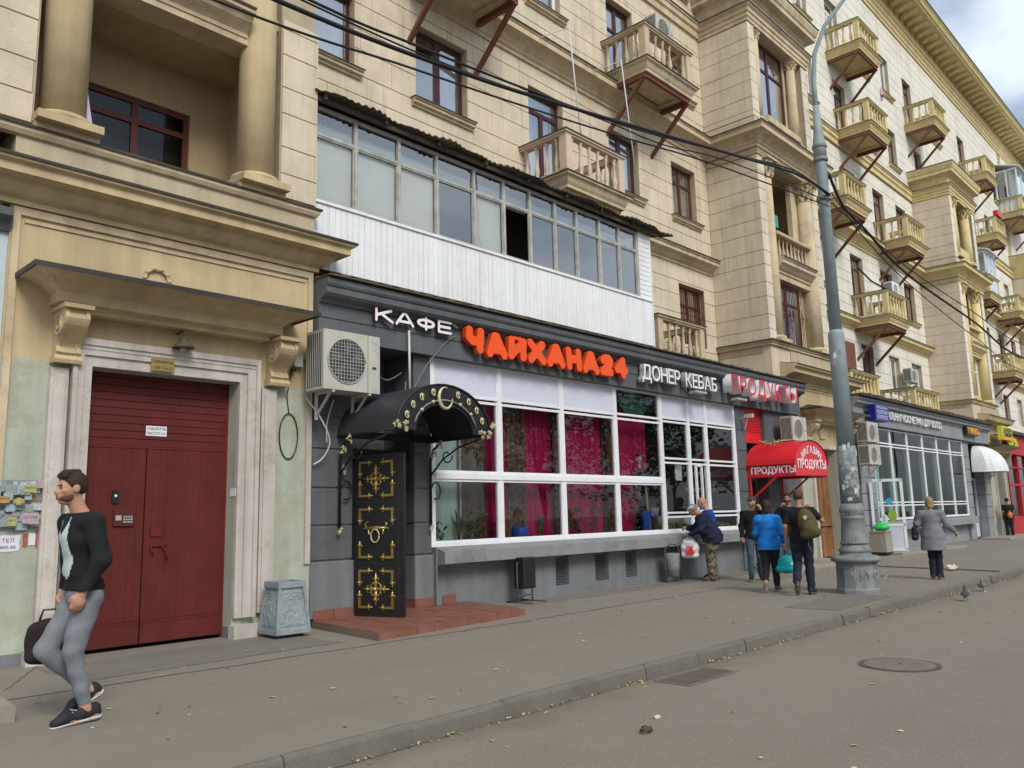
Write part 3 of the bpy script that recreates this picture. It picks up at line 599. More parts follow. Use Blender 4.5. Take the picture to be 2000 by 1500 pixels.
# cornices between storeys
for (xa, xb) in ((6.85, 13.30), (15.80, 16.72), (19.25, 22.10)): moulding([(xa, YB), (xb, YB)], P_mid(12.80), M['trimB'])
moulding([(13.30, YB), (15.80, YB)], P_mid(12.80), M['trimB']); moulding([(16.72, YB), (19.25, YB)], P_mid(12.80), M['trimB'])
moulding([(15.75, YB), (21.95, YB)], P_small(8.95), M['trimB']); moulding([(6.85, YB), (13.2, YB)], P_small(8.95), M['trimB'])
moulding([(26.35, YB), (42.30, YB)], P_mid(12.80), M['trimD']); moulding([(26.35, YB), (42.30, YB)], P_small(8.95), M['trimD'])
moulding([(46.5, YB), (62.2, YB)], P_mid(12.80), M['trimD']); moulding([(46.5, YB), (62.2, YB)], P_small(8.95), M['trimD'])
moulding([(6.85, YB), (22.10, YB)], P_fil(16.9, .16, .5), M['trimB']); moulding([(26.35, YB), (42.30, YB)], P_fil(16.9, .16, .5), M['trimD']); moulding([(46.5, YB), (62.2, YB)], P_fil(16.9, .16, .5), M['trimD'])
moulding([(22.1, YB), (26.35, YB)], P_fil(18.0, .1, .2), M['trimD'])
# top frieze moulding and roof cornice with brackets
moulding([(-40, YB), (130, YB)], [(-.02, 25.35), (.05, 25.35), (.05, 25.5), (.10, 25.55), (.10, 25.72), (.17, 25.8), (.17, 25.95), (.24, 26.0), (.24, 26.12), (-.02, 26.15)], M['trimD'], fl=False)
m = MB(); m.sweepx(-40, 130, [(YB, 26.75), (10.98, 26.75), (10.98, 26.82), (10.90, 26.86), (10.84, 27.0), (10.78, 27.06), (10.78, 27.14), (YB+.3, 27.5)]); rc = bpart(m, 'roof_cornice', M['trimD'])
m = MB(); m.sweepx(-40, 130, [(YB+.3, 27.52), (10.74, 27.17), (10.74, 27.12), (10.76, 27.12), (10.76, 27.15), (YB+.3, 27.5)]); m.build('roof_flashing', M['flash'], rc)
m = MB(); m.sweepx(-40, 130, [(YB, 26.35), (YB-.12, 26.35), (YB-.16, 26.5), (YB-.16, 26.6), (YB-.24, 26.66), (YB-.24, 26.75), (YB, 26.75)]); m.build('bed_moulding', M['trimD'], rc)
mo = MB(); mo.sweepx(0, .34, [(YB-.24, 26.75), (YB-.24, 26.50), (YB-.42, 26.50), (YB-.55, 26.56), (YB-.75, 26.60), (YB-.98, 26.62), (YB-1.06, 26.68), (YB-1.06, 26.75)])
mom = mo.mesh('roof_bracket'); mom.materials.append(M['trimD'])
xx = 30.0; nb_ = 0
while xx < 110:
    o = link('roof_bracket', mom, None, rc); o.location = (xx, 0, 0); xx += .80
m = MB(); m.box(-40, 130, YB+.3, 30, 27.3, 27.5); m.box(-40, 130, 29.8, 30, 0, 27.3); m.box(-40, -39.8, YB+.36, 29.8, 0, 27.3); m.box(129.8, 130, YB+.36, 29.8, 0, 27.3); bpart(m, 'roof', M['flash'], fix=False)

# --- bays -----------------------------------------------------------------
def column(x, y, z0, z1, r, mat, cap=True, base=True, n=20, parent=None):
    m_ = MB(); m_.lathe([(r, z0), (r*1.0, z0+(z1-z0)*.35), (r*.9, z1)], x, y, n); o = bpart(m_, 'column', mat, parent)
    if base:
        b_ = MB(); b_.lathe([(r*1.12, z0-.04), (r*1.28, z0-.03), (r*1.28, z0+.04), (r*1.05, z0+.07)], x, y, n); b_.box(x-r*1.4, x+r*1.4, y-r*1.4, y+r*1.4, z0-.14, z0-.04); b_.build('column_base', mat, o)
    if cap:
        h = r*2.4; c_ = MB(); c_.lathe([(r*.92, z1-h), (r*1.0, z1-h+.03), (r*.88, z1-h+.05), (r*.95, z1-h*.55), (r*1.15, z1-h*.2), (r*1.3, z1-.05)], x, y, n)
        c_.box(x-r*1.42, x+r*1.42, y-r*1.42, y+r*1.42, z1-.06, z1+.01)
        for ring, (zz_, rr_, k_) in enumerate(((z1-h*.72, r*.98, 8), (z1-h*.42, r*1.08, 8))):
            for i in range(k_):
                g = 2*pi*(i+.5*ring)/k_; p0 = Vector((x+rr_*cos(g), y+rr_*sin(g), zz_-h*.18)); d_ = Vector((cos(g), sin(g), 0))
                c_.tube([p0, p0+d_*r*.14+Vector((0,0,h*.2)), p0+d_*r*.34+Vector((0,0,h*.30)), p0+d_*r*.40+Vector((0,0,h*.20))], [r*.17, r*.15, r*.10, r*.03], 6)
        for i in range(4):
            g = pi/4+i*pi/2; c0 = Vector((x+r*1.35*cos(g), y+r*1.35*sin(g), z1-.14)); c_.ball(c0, r*.22, 8, 6)
        c_.build('capital', mat, o)
    return o
def bay(xa, xb, T, side, front, kind):
    """upper bay shaft: side wall, front pilasters, columns, storeys"""
    m_ = MB()
    pw = .42
    m_.box(xa+.02, xa+.30, YF+.30, YB+.36, 6.0, 17.3); m_.box(xb-.30, xb-.0, YF+.30, YB+.36, 6.0, 17.3)
    m_.box(xa+.02, xa+pw-.02, YF+.022, YF+.30, 6.29, 17.3); m_.box(xb-pw+.02, xb, YF+.022, YF+.30, 6.29, 17.3)
    m_.box(xa+pw-.02, xb-pw+.02, YF+.02, YF+.42, 16.35, 17.3)
    for z_ in (6.12, 12.05, 17.2): m_.box(xa+.30, xb-.30, YF+.1, YB+.36, z_, z_+.22)
    bpart(m_, 'wall', M['joint'] if kind else M['joint'])
    stones(0, YF, 0, xa, xa+pw, 6.3, 12.0, [], front, solo=(kind == 1), seed=int(xa*3), wtall=3); stones(0, YF, 0, xb-pw, xb, 6.3, 12.0, [], front, solo=(kind == 1), seed=int(xa*3)+1, wtall=3)
    stones(0, YF, 0, xa, xa+pw, 13.25, 16.35, [], front, solo=(kind == 1), seed=int(xa*3)+2, wtall=3); stones(0, YF, 0, xb-pw, xb, 13.25, 16.35, [], front, solo=(kind == 1), seed=int(xa*3)+3, wtall=3)
    pth = [(xa, YB), (xa, YF), (xb, YF), (xb, YB)]
    moulding(pth, P_mid(12.80), T); moulding(pth, P_fil(12.16, .07, .12), T, fl=False); moulding(pth, P_fil(13.2, .02, .42), side, fl=False)
    moulding(pth, [(-.02, 16.35), (.03, 16.35), (.03, 16.46), (.06, 16.48), (.06, 16.60), (.10, 16.63), (.10, 16.74), (.17, 16.80), (.17, 16.86), (-.02, 16.88)], T, fl=True)
    moulding(pth, [(-.02, 16.88), (.0, 16.88), (.02, 17.2), (.10, 17.3), (.30, 17.38), (.30, 17.52), (.34, 17.56), (.40, 17.74), (.40, 17.84), (-.02, 17.9)], T)
    moulding(pth, P_fil(6.34, .10, .14), T, fl=True)
    m_ = MB(); m_.box(xa+.02, xb-.02, YF+.03, YB, 17.85, 17.95); bpart(m_, 'terrace', M['conc'])
def loggia(x0, x1, z0, z1, dep=1.35, mat='brownroom'):
    m_ = MB(); y1 = YF+dep
    m_.q((x0, y1, z0), (x1, y1, z0), (x1, y1, z1), (x0, y1, z1)); m_.q((x0, YF+.3, z0), (x0, y1, z0), (x0, y1, z1), (x0, YF+.3, z1)); m_.q((x1, YF+.3, z0), (x1, y1, z0), (x1, y1, z1), (x1, YF+.3, z1))
    m_.q((x0, YF+.3, z1), (x1, YF+.3, z1), (x1, y1, z1), (x0, y1, z1)); m_.q((x0, YF+.3, z0+.01), (x1, YF+.3, z0+.01), (x1, y1, z0+.01), (x0, y1, z0+.01))
    return bpart(m_, 'loggia_wall', M[mat], fix=False)
def balustrade(x0, x1, z, h, n, T, Y=YF+.12):
    o = MB(); o.box(x0, x1, Y-.09, Y+.09, z, z+.08); o = bpart(o, 'balustrade', M[T])
    r_ = MB(); r_.sweepx(x0, x1, [(Y-.14, z+h-.12), (Y-.16, z+h-.10), (Y-.16, z+h-.02), (Y-.10, z+h), (Y+.12, z+h), (Y+.12, z+h-.12)]); r_.build('handrail', M[T], o)
    src = BAL[T]
    for i in range(n): inst(src_o(src), o, (x0+(x1-x0)*(i+.5)/n, Y, z+.08), scale=(.9, .9, (h-.2)/.66), name='baluster')
# bay 1 (above the grocery door)
xa, xb = 22.10, 26.30
bay(xa, xb, M['trimB'], M['blockB'], M['blockF'], 1)
for cx_ in (22.78, 25.62): column(cx_, YF+.18, 6.48, 12.03, .26, M['trimB'])
for cx_ in (22.74, 25.35): column(cx_, YF+.16, 13.35, 16.36, .16, M['trimB'], n=14)
m = MB(); m.box(23.0, 25.4, YF+.10, YF+.5, 8.40, 9.02); bpart(m, 'wall', M['trimB']); moulding([(23.0, YF+.10), (25.40, YF+.10)], P_small(9.0, .28, .42), M['trimB'])
m = MB(); m.box(22.5, 23.06, YF+.32, YF+.5, 6.3, 12.05); m.box(25.0, 25.9, YF+.34, YF+.5, 6.3, 12.05); m.box(22.5, 22.86, YF+.32, YF+.5, 13.1, 16.4); m.box(25.1, 25.9, YF+.32, YF+.5, 13.1, 16.4); bpart(m, 'wall', M['trimB'])
window(23.06, 25.0, 6.42, 8.40, YF+.14, M['redwood'], 'cross', ('curtain', 'A'), grille=True)
loggia(22.6, 25.8, 9.02, 12.03); balustrade(23.0, 25.4, 9.03, .82, 9, 'trimB')
m = MB(); m.box(23.3, 24.3, 11.0, 11.25, 10.35, 10.75); bpart(m, 'stored_box', M['teal']); m = MB(); m.box(23.4, 24.6, 11.2, 11.5, 9.05, 10.1); m.box(23.2, 24.8, 11.05, 11.6, 10.12, 10.2); bpart(m, 'stored_cupboard', M['wood'])
window(22.90, 25.10, 13.50, 16.32, YF+.16, M['brownf'], 'cross', None, fw=.10)
m = MB(); m.box(22.9, 25.2, YF-.10, YF+.25, 13.30, 13.50); bpart(m, 'bay_window_sill', M['trimB'])
m = MB(); m.box(22.7, 25.7, YF+.9, YF+.95, 13.1, 16.4); bpart(m, 'inner_curtain', M['pcurt'])
# bay 2
xa, xb = 42.30, 46.45
bay(xa, xb, M['trimD'], M['blockP'], M['blockD'], 2)
for cx_ in (43.0, 45.55): column(cx_, YF+.18, 6.48, 12.03, .24, M['trimD'], n=12)
for cx_ in (43.0, 45.2): column(cx_, YF+.18, 13.45, 16.36, .24, M['trimD'], n=12)
m = MB(); m.box(43.0, 45.5, YF+.10, YF+.5, 8.6, 9.2); bpart(m, 'wall', M['trimD']); moulding([(43.0, YF+.10), (45.5, YF+.10)], P_small(9.15, .28, .42), M['trimD'])
m = MB(); m.box(42.7, 43.1, YF+.32, YF+.5, 6.3, 12.05); m.box(45.1, 46.1, YF+.34, YF+.5, 6.3, 12.05); bpart(m, 'wall', M['trimD'])
window(43.1, 45.1, 6.42, 8.6, YF+.14, M['white'], 'cross', ('curtain', 'A')); window(43.1, 45.1, 9.3, 11.9, YF+.2, M['brownf'], 'cross', ('curtain', 'A'), grille=False)
balustrade(43.1, 45.2, 9.2, .8, 8, 'trimD', Y=YF+.1)
loggia(42.7, 46.1, 13.35, 16.4); m = MB(); m.box(43.1, 45.3, YF+.05, YF+.2, 13.3, 13.95); bpart(m, 'parapet', M['trimD'])
# bay 3 far away
xa, xb = 62.2, 66.4
m = MB(); m.box(xa, xb, YF, YB, 5.2, 17.3); bpart(m, 'wall', M['blockP'])
pth = [(xa, YB), (xa, YF), (xb, YF), (xb, YB)]
moulding(pth, P_mid(12.8), M['trimD']); moulding(pth, [(-.02, 16.35), (.05, 16.35), (.17, 16.86), (.30, 17.38), (.40, 17.74), (.40, 17.84), (-.02, 17.9)], M['trimD']); moulding(pth, P_small(8.95), M['trimD']); moulding(pth, P_fil(6.3), M['trimD'])
# glazed white box on its terrace
def whitebox(x0, x1, z0, z1, y0, y1, n, base=.95, ra=None):
    m_ = MB(); m_.box(x0, x1, y0, y1, z0, z0+base); o = bpart(m_, 'glazed_loggia', M['wpanel'])
    f_ = MB()
    for i in range(n+1): x_ = x0+(x1-x0)*i/n; f_.bar((x_, y0+.04, z0+base), (x_, y0+.04, z1), .08)
    f_.bar((x0, y1-.04, z0+base), (x0, y1-.04, z1), .08); f_.bar((x0+.04, (y0+y1)/2, z0+base), (x0+.04, (y0+y1)/2, z1), .07)
    for z_ in (z0+base+.03, z1-.04): f_.bar((x0, y0+.04, z_), (x1, y0+.04, z_), .08); f_.bar((x0+.04, y0, z_), (x0+.04, y1, z_), .08)
    f_.build('window_frame', M['white'], o)
    p = MB(); p.q((x0, y0+.05, z0+base), (x1, y0+.05, z0+base), (x1, y0+.05, z1), (x0, y0+.05, z1)); p.q((x0+.05, y0+.05, z0+base), (x0+.05, y1, z0+base), (x0+.05, y1, z1), (x0+.05, y0+.05, z1)); p.build('pane', M['bglass'], o, fix=False)
    r_ = MB(); r_.poly([(x0-.15, y0-.2, z1+.02), (x1+.15, y0-.2, z1+.02), (x1+.15, y1, z1+.5), (x0-.15, y1, z1+.5)], (0, 0, .05)); r_.build('loggia_roof', M['siding'], o)
    c_ = MB(); c_.q((x0+.2, y0+.5, z0+base), (x1, y0+.5, z0+base), (x1, y0+.5, z1), (x0+.2, y0+.5, z1)); c_.build('curtain', M['pcurt'], o, fix=False)
    return o
whitebox(60.6, 66.0, 20.5, 23.4, 10.9, YB, 4); balcony(60.5, 64.5, 20.45, 'trimD', nf=9)
# --- balconies ----------------------------------------------------------------
balcony(13.45, 15.65, 8.98, 'trimB', post='pink', brace=False)
m = MB(); m.wrap([(13.5, YB), (13.5, 10.95), (15.6, 10.95), (15.6, YB)], [(-.4, 8.30), (-.10, 8.30), (-.02, 8.42), (.0, 8.55), (.02, 8.62), (-.4, 8.62)]); m.box(13.7, 15.4, 11.2, YB, 8.3, 8.6); bpart(m, 'balcony_base', M['trimB'])
balcony(16.85, 19.12, 13.10, 'trimB', skip=(('f', 4),))
balcony(10.05, 12.15, 12.85, 'trimB')
for x0, x1, z_ in ((29.75, 31.9, 12.90), (33.15, 35.35, 8.98), (36.55, 38.8, 12.92), (33.1, 35.3, 17.02), (32.85, 35.1, 20.50), (42.45, 44.5, 20.50), (51.9, 54.1, 20.45), (52.7, 54.9, 17.0), (56.0, 58.2, 12.9), (53.0, 55.2, 8.98)): balcony(x0, x1, z_, 'trimD')
ob = balcony(49.5, 51.7, 12.9, 'trimD'); whitebox(49.55, 51.6, 13.0, 15.2, 10.85, YB, 3, base=1.0)
# balustrades standing on the roof of the shops
for x0, x1, nf_, T_ in ((16.75, 18.95, 6, 'trimB'), (28.7, 31.4, 7, 'trimD'), (35.3, 38.4, 8, 'trimD')): balcony(x0, x1, 5.30, T_, brace=False, nf=nf_)
# ================================================================== GATE BLOCK 0 (left) AND ITS BAY
M['cream'] = surf('cream_band_paint', (.52,.445,.30), .85, .14, 1.2, .4, 50, .14, grime=(.33,.27,.17), gamt=.35)
def gate_block(xa, xb, ox0, ox1, gtop, leafY, corb, can, corn_x, cornT, detail=True):
    """ground floor of a bay: gate opening, surround, corbels, canopy, upper cornice"""
    o = None
    m = MB(); h = [(ox0, ox1, 0, gtop)]
    def wall(z0, z1, mat):
        mm = MB(); wallgrid(mm, xa, xb, z0, z1, h, YF, YF+.30); return bpart(mm, 'wall', mat, fix=False)
    wall(0.0, .14, M['greyl']) if detail else None
    wall(.14 if detail else 0, 3.44, M['green']); wall(3.44, 5.27, M['yellow'])
    mm = MB(); mm.box(xa, ox0, YF+.30, 11.6, 0, 5.2); mm.box(ox1, xb, YF+.30, 11.6, 0, 5.2); mm.box(ox0, ox1, YF+.30, 11.6, gtop, 5.2); bpart(mm, 'wall', M['green'], fix=False)
    mm = MB(); mm.box(xa, xb, YF+.003, YB+.3, 5.27, 6.2); bpart(mm, 'wall', M['cream'], fix=False)
    # raised frame strips of the sunk panel
    mm = MB(); mm.box(xa+.02, xa+.10, YF-.035, YF, .9, 5.22); mm.box(xb-.10, xb-.02, YF-.035, YF, .9, 5.22); mm.box(xa+.10, xb-.10, YF-.035, YF, 5.13, 5.22); mm.box(xa+.15, xb-.15, YF-.02, YF, 5.05, 5.09)
    bpart(mm, 'panel_moulding', M['trimB'] if detail else M['yellow'])
    mm = MB(); mm.box(xb-.105, xb-.015, YF-.038, YF-.0351, .9, 3.44); bpart(mm, 'panel_moulding', M['pale'])
    return o
GX0, GX1, GT = 3.70, 5.64, 3.42
gate_block(2.73, 6.83, GX0, GX1, GT, 10.75, None, None, None, None)
# white door surround: stepped architrave, side pilasters
m = MB(); yf = 10.40
m.box(GX1, 5.74, yf+.03, YF, 0.26, GT); m.box(5.74, 5.86, yf, YF, .26, GT+.13); m.box(5.86, 5.92, yf-.03, YF, .26, GT+.25)
m.box(3.60, GX0, yf+.03, YF, .26, GT); m.box(3.52, 3.60, yf, YF, .26, GT+.13); m.box(3.47, 3.52, yf-.03, YF, .26, GT+.25)
m.box(3.60, 5.74, yf+.03, YF, GT, GT+.13); m.box(3.52, 5.86, yf, YF, GT+.13, GT+.20); m.box(3.47, 5.92, yf-.03, YF, GT+.25, GT+.33); m.box(3.52, 5.86, yf-.01, YF, GT+.20, GT+.25)
ds = bpart(m, 'door_surround', M['pale'])
for (a, b_) in ((3.24, 3.44), (5.97, 6.20)):
    p = MB(); p.box(a, b_, 10.42, YF, .30, 3.36); p.box(a+.04, b_-.04, 10.40, 10.42, .4, 3.28); p.build('pilaster', M['pale'], ds)
for (a_, b_) in ((5.60, 6.28), (3.15, 3.74)): m = MB(); m.poly([(a_,10.34,0),(b_,10.35,0),(b_,YF,0),(a_,YF,0)], (0,0,.17)); m.build('plinth', M['pale'], ds)
def corbel(x0, x1, z0, z1, Yw, out, mat, parent):
    n = 14; pts = []
    H = z1-z0
    for i in range(n+1):
        t = i/n; z = z1-H*t
        o_ = out*(.92+.08*sin(t*pi*1.6)) if t < .22 else out*(.28+.68*(0.5+0.5*cos((t-.22)/.60*pi))) if t < .82 else out*(.28+.10*sin((t-.82)/.18*pi))
        pts.append((Yw-o_, z))
    m_ = MB()
    prof = [(Yw, z1)]+pts+[(Yw, z0)]
    m_.sweepx(x0+.03, x1-.03, [(y, z) for y, z in prof]); o = m_.build('corbel', mat, parent)
    r_ = MB()
    for sx in (x0, x1-.045): r_.sweepx(sx, sx+.045, [(Yw, z1+.0)]+[(y-.018, z) for y, z in pts]+[(Yw, z0)])
    r_.sweepx(x0-.02, x1+.02, [(Yw, z0-.09), (Yw-out*.42, z0-.09), (Yw-out*.46, z0-.05), (Yw-out*.40, z0), (Yw, z0)]); r_.sweepx(x0-.03, x1+.03, [(Yw, z1), (Yw-out-.05, z1), (Yw-out-.05, z1+.05), (Yw, z1+.05)])
    r_.build('corbel_edge', mat, o)
    s_ = MB()
    for rr_, k in ((.10, 14), (.05, 10)):
        for sx in (x0-.008, x1+.008): s_.tube([(sx, Yw-out*.5+rr_*cos(a_*2*pi/k), z1-.17+rr_*1.25*sin(a_*2*pi/k)) for a_ in range(k+1)], .012, 5)
    s_.build('scroll', mat, o)
    return o
m = MB(); cpath = [(2.80+.62, YF), (2.80+.62, YF)]
def canopy(x0, x1, zt, out, mat, parent=None):
    # body is narrower than its drip edge; moulded profile wraps three sides
    path = [(x0+out*.93, YF), (x0+out*.93-.0, YF-.07), (x1-out*.93, YF-.07), (x1-out*.93, YF)]
    path = [(x0+.55, YF), (x0+.55, YF-.20), (x1-.55, YF-.20), (x1-.55, YF)]
    prof = [(-.15, zt-.40), (.02, zt-.40), (.04, zt-.34), (.16, zt-.32), (.16, zt-.20), (.19, zt-.18), (.28, zt-.10), (.42, zt-.05), (.50, zt-.045), (.50, zt-.02), (-.15, zt+.16)]
    m_ = MB(); m_.wrap(path, prof); m_.box(x0+.6, x1-.6, YF-.14, YF, zt-.38, zt+.05); o = bpart(m_, 'door_canopy', mat)
    f_ = MB(); f_.wrap(path, [(-.21, zt+.19), (.54, zt+.0), (.54, zt-.06), (.53, zt-.06), (.53, zt-.012), (-.21, zt+.17)]); f_.build('flashing', M['flash'], o)
    return o
dc = canopy(2.80, 6.50, 4.42, .75, M['yellow'])
for a in (3.26, 6.06): corbel(a, a+.27, 3.50, 4.02, YF, .40, M['yellow'], dc)
moulding([(2.3, YF), (6.83, YF), (6.83, YB)], [(-.02, 5.24), (.06, 5.24), (.06, 5.30), (.14, 5.34), (.22, 5.42), (.24, 5.48), (.40, 5.50), (.40, 5.60), (.46, 5.63), (.46, 5.68), (-.02, 5.76)], M['yellow'])
m = MB(); m.box(.3, 2.3, YF+.003, YB+.3, 5.3, 6.2); bpart(m, 'wall', M['cream'])
moulding([(-1, YF), (6.83, YF), (6.83, YB)], [(-.02, 6.10), (.04, 6.12), (.07, 6.17), (.07, 6.235), (-.02, 6.25)], M['trimB'])
# bay 0 shaft
m = MB(); m.box(.6, 2.90, YF+.022, YF+.4, 6.25, 12.4); m.box(6.22, 6.81, YF+.022, YF+.4, 6.25, 12.4); m.box(6.45, 6.81, YF+.4, YB+.3, 6.25, 12.4); m.box(2.88, 6.26, YF+.12, YB, 9.02, 9.2); bpart(m, 'wall', M['joint'])
stones(6.83, YB, -pi/2, .0, 1.70, 6.3, 9.2, [], M['blockB'], solo=False)
m = MB(); m.box(3.5, 5.66, YF+.02, YF+.45, 8.50, 9.02); m.box(2.90, 3.5, YF+.30, YF+.45, 8.5, 9.02); m.box(5.66, 6.22, YF+.30, YF+.45, 8.5, 9.02); bpart(m, 'wall', M['trimB'])
moulding([(3.52, YF+.02), (5.64, YF+.02)], [(-.02, 8.60), (.02, 8.60), (.02, 8.66), (.06, 8.70), (.16, 8.78), (.20, 8.86), (.26, 8.88), (.26, 8.96), (-.02, 9.0)], M['trimB'])
m = MB(); m.box(2.9, 6.22, YF+.45, 12.05, 8.46, 8.6); bpart(m, 'loggia_ceiling', M['brownroom'])
m = MB(); wallgrid(m, 2.9, 6.22, 6.2, 8.5, [(3.8, 5.44, 6.72, 7.80)], 11.85, 12.05); m.box(2.88, 3.0, YF+.4, 11.85, 6.2, 8.5); m.box(6.10, 6.24, YF+.4, 11.85, 6.2, 8.5); bpart(m, 'loggia_wall', M['brownroom'], fix=False)
window(3.8, 5.44, 6.72, 7.80, 11.72, M['redwood'], 'cross', None, fw=.08, gm=M['sglass'])
m = MB(); m.q((3.3,12.16,6.3),(6.0,12.16,6.3),(6.0,12.16,8.3),(3.3,12.16,8.3)); bpart(m, 'room_wall', M['dark'], fix=False)  # near-black sheet close behind the pane, painting the dimness of the room
m = MB(); m.box(2.9, 6.22, YF, 12.0, 6.20, 6.24); bpart(m, 'loggia_floor', M['conc'])
m = MB(); m.sweepx(3.62, 5.50, [(YF+.3, 6.30), (YF-.06, 6.262), (YF-.06, 6.245), (YF+.3, 6.27)]); bpart(m, 'parapet_flashing', M['flash'])
for cx_ in (3.255, 5.90):
    column(cx_, YF+.15, 6.46, 12.2, .268, M['yellow'], cap=False, n=28)
    m = MB(); m.box(cx_-.37, cx_+.37, YF-.10, YF+.5, 6.24, 6.36); bpart(m, 'pedestal', M['yellow'])
# a white board leaning inside the loggia
m = MB(); m.poly([(3.50,10.95,6.25),(3.80,10.95,6.25),(3.70,11.25,7.5),(3.42,11.25,7.5)], (.0,.04,0)); tag(m.build('leaning_board', M['wpanel']), 'white board leaning inside the upper loggia behind the left column', 'board')

# ---- bay 1 gate block (ochre, wooden door)
gate_block(23.36, 27.45, 24.25, 25.95, 3.30, 11.2, None, None, None, None, detail=False)
m = MB(); m.box(24.12, 24.25, 10.42, YF, 0, 3.44); m.box(25.95, 26.08, 10.42, YF, 0, 3.44); m.box(24.12, 26.08, 10.42, YF, 3.31, 3.44); bpart(m, 'door_surround', M['pale'])
m = MB(); m.poly([(24.9,10.46,3.62),(25.3,10.46,3.62),(25.36,10.46,3.85),(25.1,10.46,3.98),(24.84,10.46,3.85)], (0,.05,0)); bpart(m, 'emblem', M['trimB'])
dc = canopy(23.50, 27.30, 4.45, .6, M['yellow'])
for a in (23.75, 26.75): corbel(a, a+.28, 3.50, 4.05, YF, .42, M['yellow'], dc)
moulding([(22.62, YF), (27.45, YF), (27.45, YB)], [(-.02, 5.20), (.06, 5.20), (.06, 5.28), (.20, 5.36), (.40, 5.42), (.40, 5.55), (.50, 5.58), (.50, 5.64), (-.02, 5.74)], M['yellow'])
m = MB(); m.box(22.14, 26.26, YF+.03, YB, 5.1, 6.2); bpart(m, 'wall', M['blockP'])
m = MB(); m.box(22.1, 23.36, YF+.25, YB, 3.0, 5.1); bpart(m, 'wall', M['grey'])
wd = thing('wooden_gate', 'weathered orange wooden plank door behind the lamp post beside the red grocery awning', 'door', (25.1, 10.78, 0))
for i in range(9):
    w_ = 1.70/9; p = MB(); p.box(-.85+i*w_+.004, -.85+(i+1)*w_-.004, -.02+.004*(i % 2), .03, .05, 3.28); p.build('plank', M['wood'], wd)
m = MB(); m.bar((-.82, -.04, 1.0), (.82, -.04, 1.0), .1, .04); m.build('cross_rail', M['wood'], wd)
# ---- bay 2 gate block (cream, far)
gate_block(43.75, 46.95, 44.7, 46.1, 3.4, 11.2, None, None, None, None, detail=False)
m = MB(); m.box(44.6, 44.7, 10.40, YF, 0, 3.55); m.box(46.1, 46.25, 10.40, YF, 0, 3.55); m.box(44.6, 46.25, 10.40, YF, 3.4, 3.6); bpart(m, 'door_surround', M['pale'])
dc = canopy(43.6, 47.0, 4.25, .6, M['yellow'])
for a in (44.0, 46.3): corbel(a, a+.28, 3.45, 3.85, YF, .36, M['yellow'], dc)
moulding([(43.0, YF), (47.2, YF), (47.2, YB)], [(-.02, 5.20), (.06, 5.20), (.20, 5.36), (.40, 5.42), (.50, 5.64), (-.02, 5.74)], M['yellow'])
m = MB(); m.box(42.34, 46.41, YF+.03, YB, 5.1, 6.2); bpart(m, 'wall', M['blockP'])
g2 = thing('wooden_gate', 'narrow brown door between the pale grey shop and the red shop', 'door', (45.4, 11.1, 0))
MB().box(-.7, .7, 0, .05, .03, 3.38).build('door_leaf', M['redwood'], g2); MB().box(-.5, .5, -.02, 0, 1.5, 3.1).build('door_panel', M['redwood'], g2)
# gate block 3 beyond
m = MB(); m.box(62.4, 66.9, YF, YB, 0, 5.2); bpart(m, 'wall', M['yellow']); m = MB(); m.box(66.9, 130, YF, YB, 0, 5.2); bpart(m, 'wall', M['greyl'])

# ================================================================== RED GATE
rg = thing('entrance_gate', 'tall dark red double gate with plank transom behind the walking man', 'gate', (4.67, 10.75, 0))
ro = Vector((-4.67, -10.75, 0))
def rgp(mb_, name, mat, par=None): o = mb_.build(name, mat, par or rg); o.location = ro if par is None else (0,0,0); return o
LY = 10.75
# vertical board leaves
for (a, b_) in ((3.72, 4.525), (4.540, 5.625)):
    m = MB(); m.box(a, b_, LY, LY+.05, .04, 2.485); lf = rgp(m, 'door_leaf', M['red'])
    n = int(round((b_-a)/.092)); ww = (b_-a)/n
    pm_ = MB().cbox(.0006, ww-.0006, 0, .012, 0, 2.16, c=.0012).mesh('plank'); pm_.materials.append(M['red'])
    for i in range(n): o = inst(src_o(pm_), lf, (a+i*ww, LY-.012+random.uniform(-.0015,.0015), .325), name='plank')
    k = MB(); k.cbox(a, b_, LY-.024, LY, .045, .32, c=.006); k.box(a, b_, LY-.03, LY-.024, .295, .315); k.build('kick_board', M['red'], lf)
m = MB(); m.box(3.70, 5.64, LY+.01, LY+.06, 2.49, 3.42); tr = rgp(m, 'transom', M['red'])
zz_ = 2.50
while zz_ < 3.40:
    hh = .096; h2 = min(hh, 3.415-zz_); MB().cbox(3.72, 5.63, LY-.016+random.uniform(-.003,.003), LY+.01, zz_, zz_+h2-.004, c=.005).build('plank', M['red'], tr); zz_ += hh
m = MB(); m.box(3.70, 3.74, LY-.03, LY+.08, 0, GT); m.box(5.615, 5.64, LY-.02, LY+.08, 0, GT); m.box(3.74, 5.615, LY-.02, LY+.02, 2.478, 2.50); rgp(m, 'gate_frame', M['redlite'])
m = MB(); m.box(4.12, 4.20, LY-.035, LY-.012, 1.78, 1.94); pv = rgp(m, 'intercom_camera', M['black']); m = MB(); m.ball((4.16, LY-.04, 1.87), .02); m.build('lens', M['paper'], pv)
m = MB(); m.box(4.15, 4.40, LY-.04, LY-.012, 1.50, 1.71); kp = rgp(m, 'keypad', surf('red_keypad_box', (.09,.02,.02), .5, .1))
m = MB(); m.box(4.17, 4.24, LY-.045, LY-.04, 1.57, 1.63)
for i in range(4):
    for j in range(3): m.box(4.265+.03*i, 4.285+.03*i, LY-.048, LY-.04, 1.54+.032*j, 1.56+.032*j)
m.build('key', M['oldw'], kp)
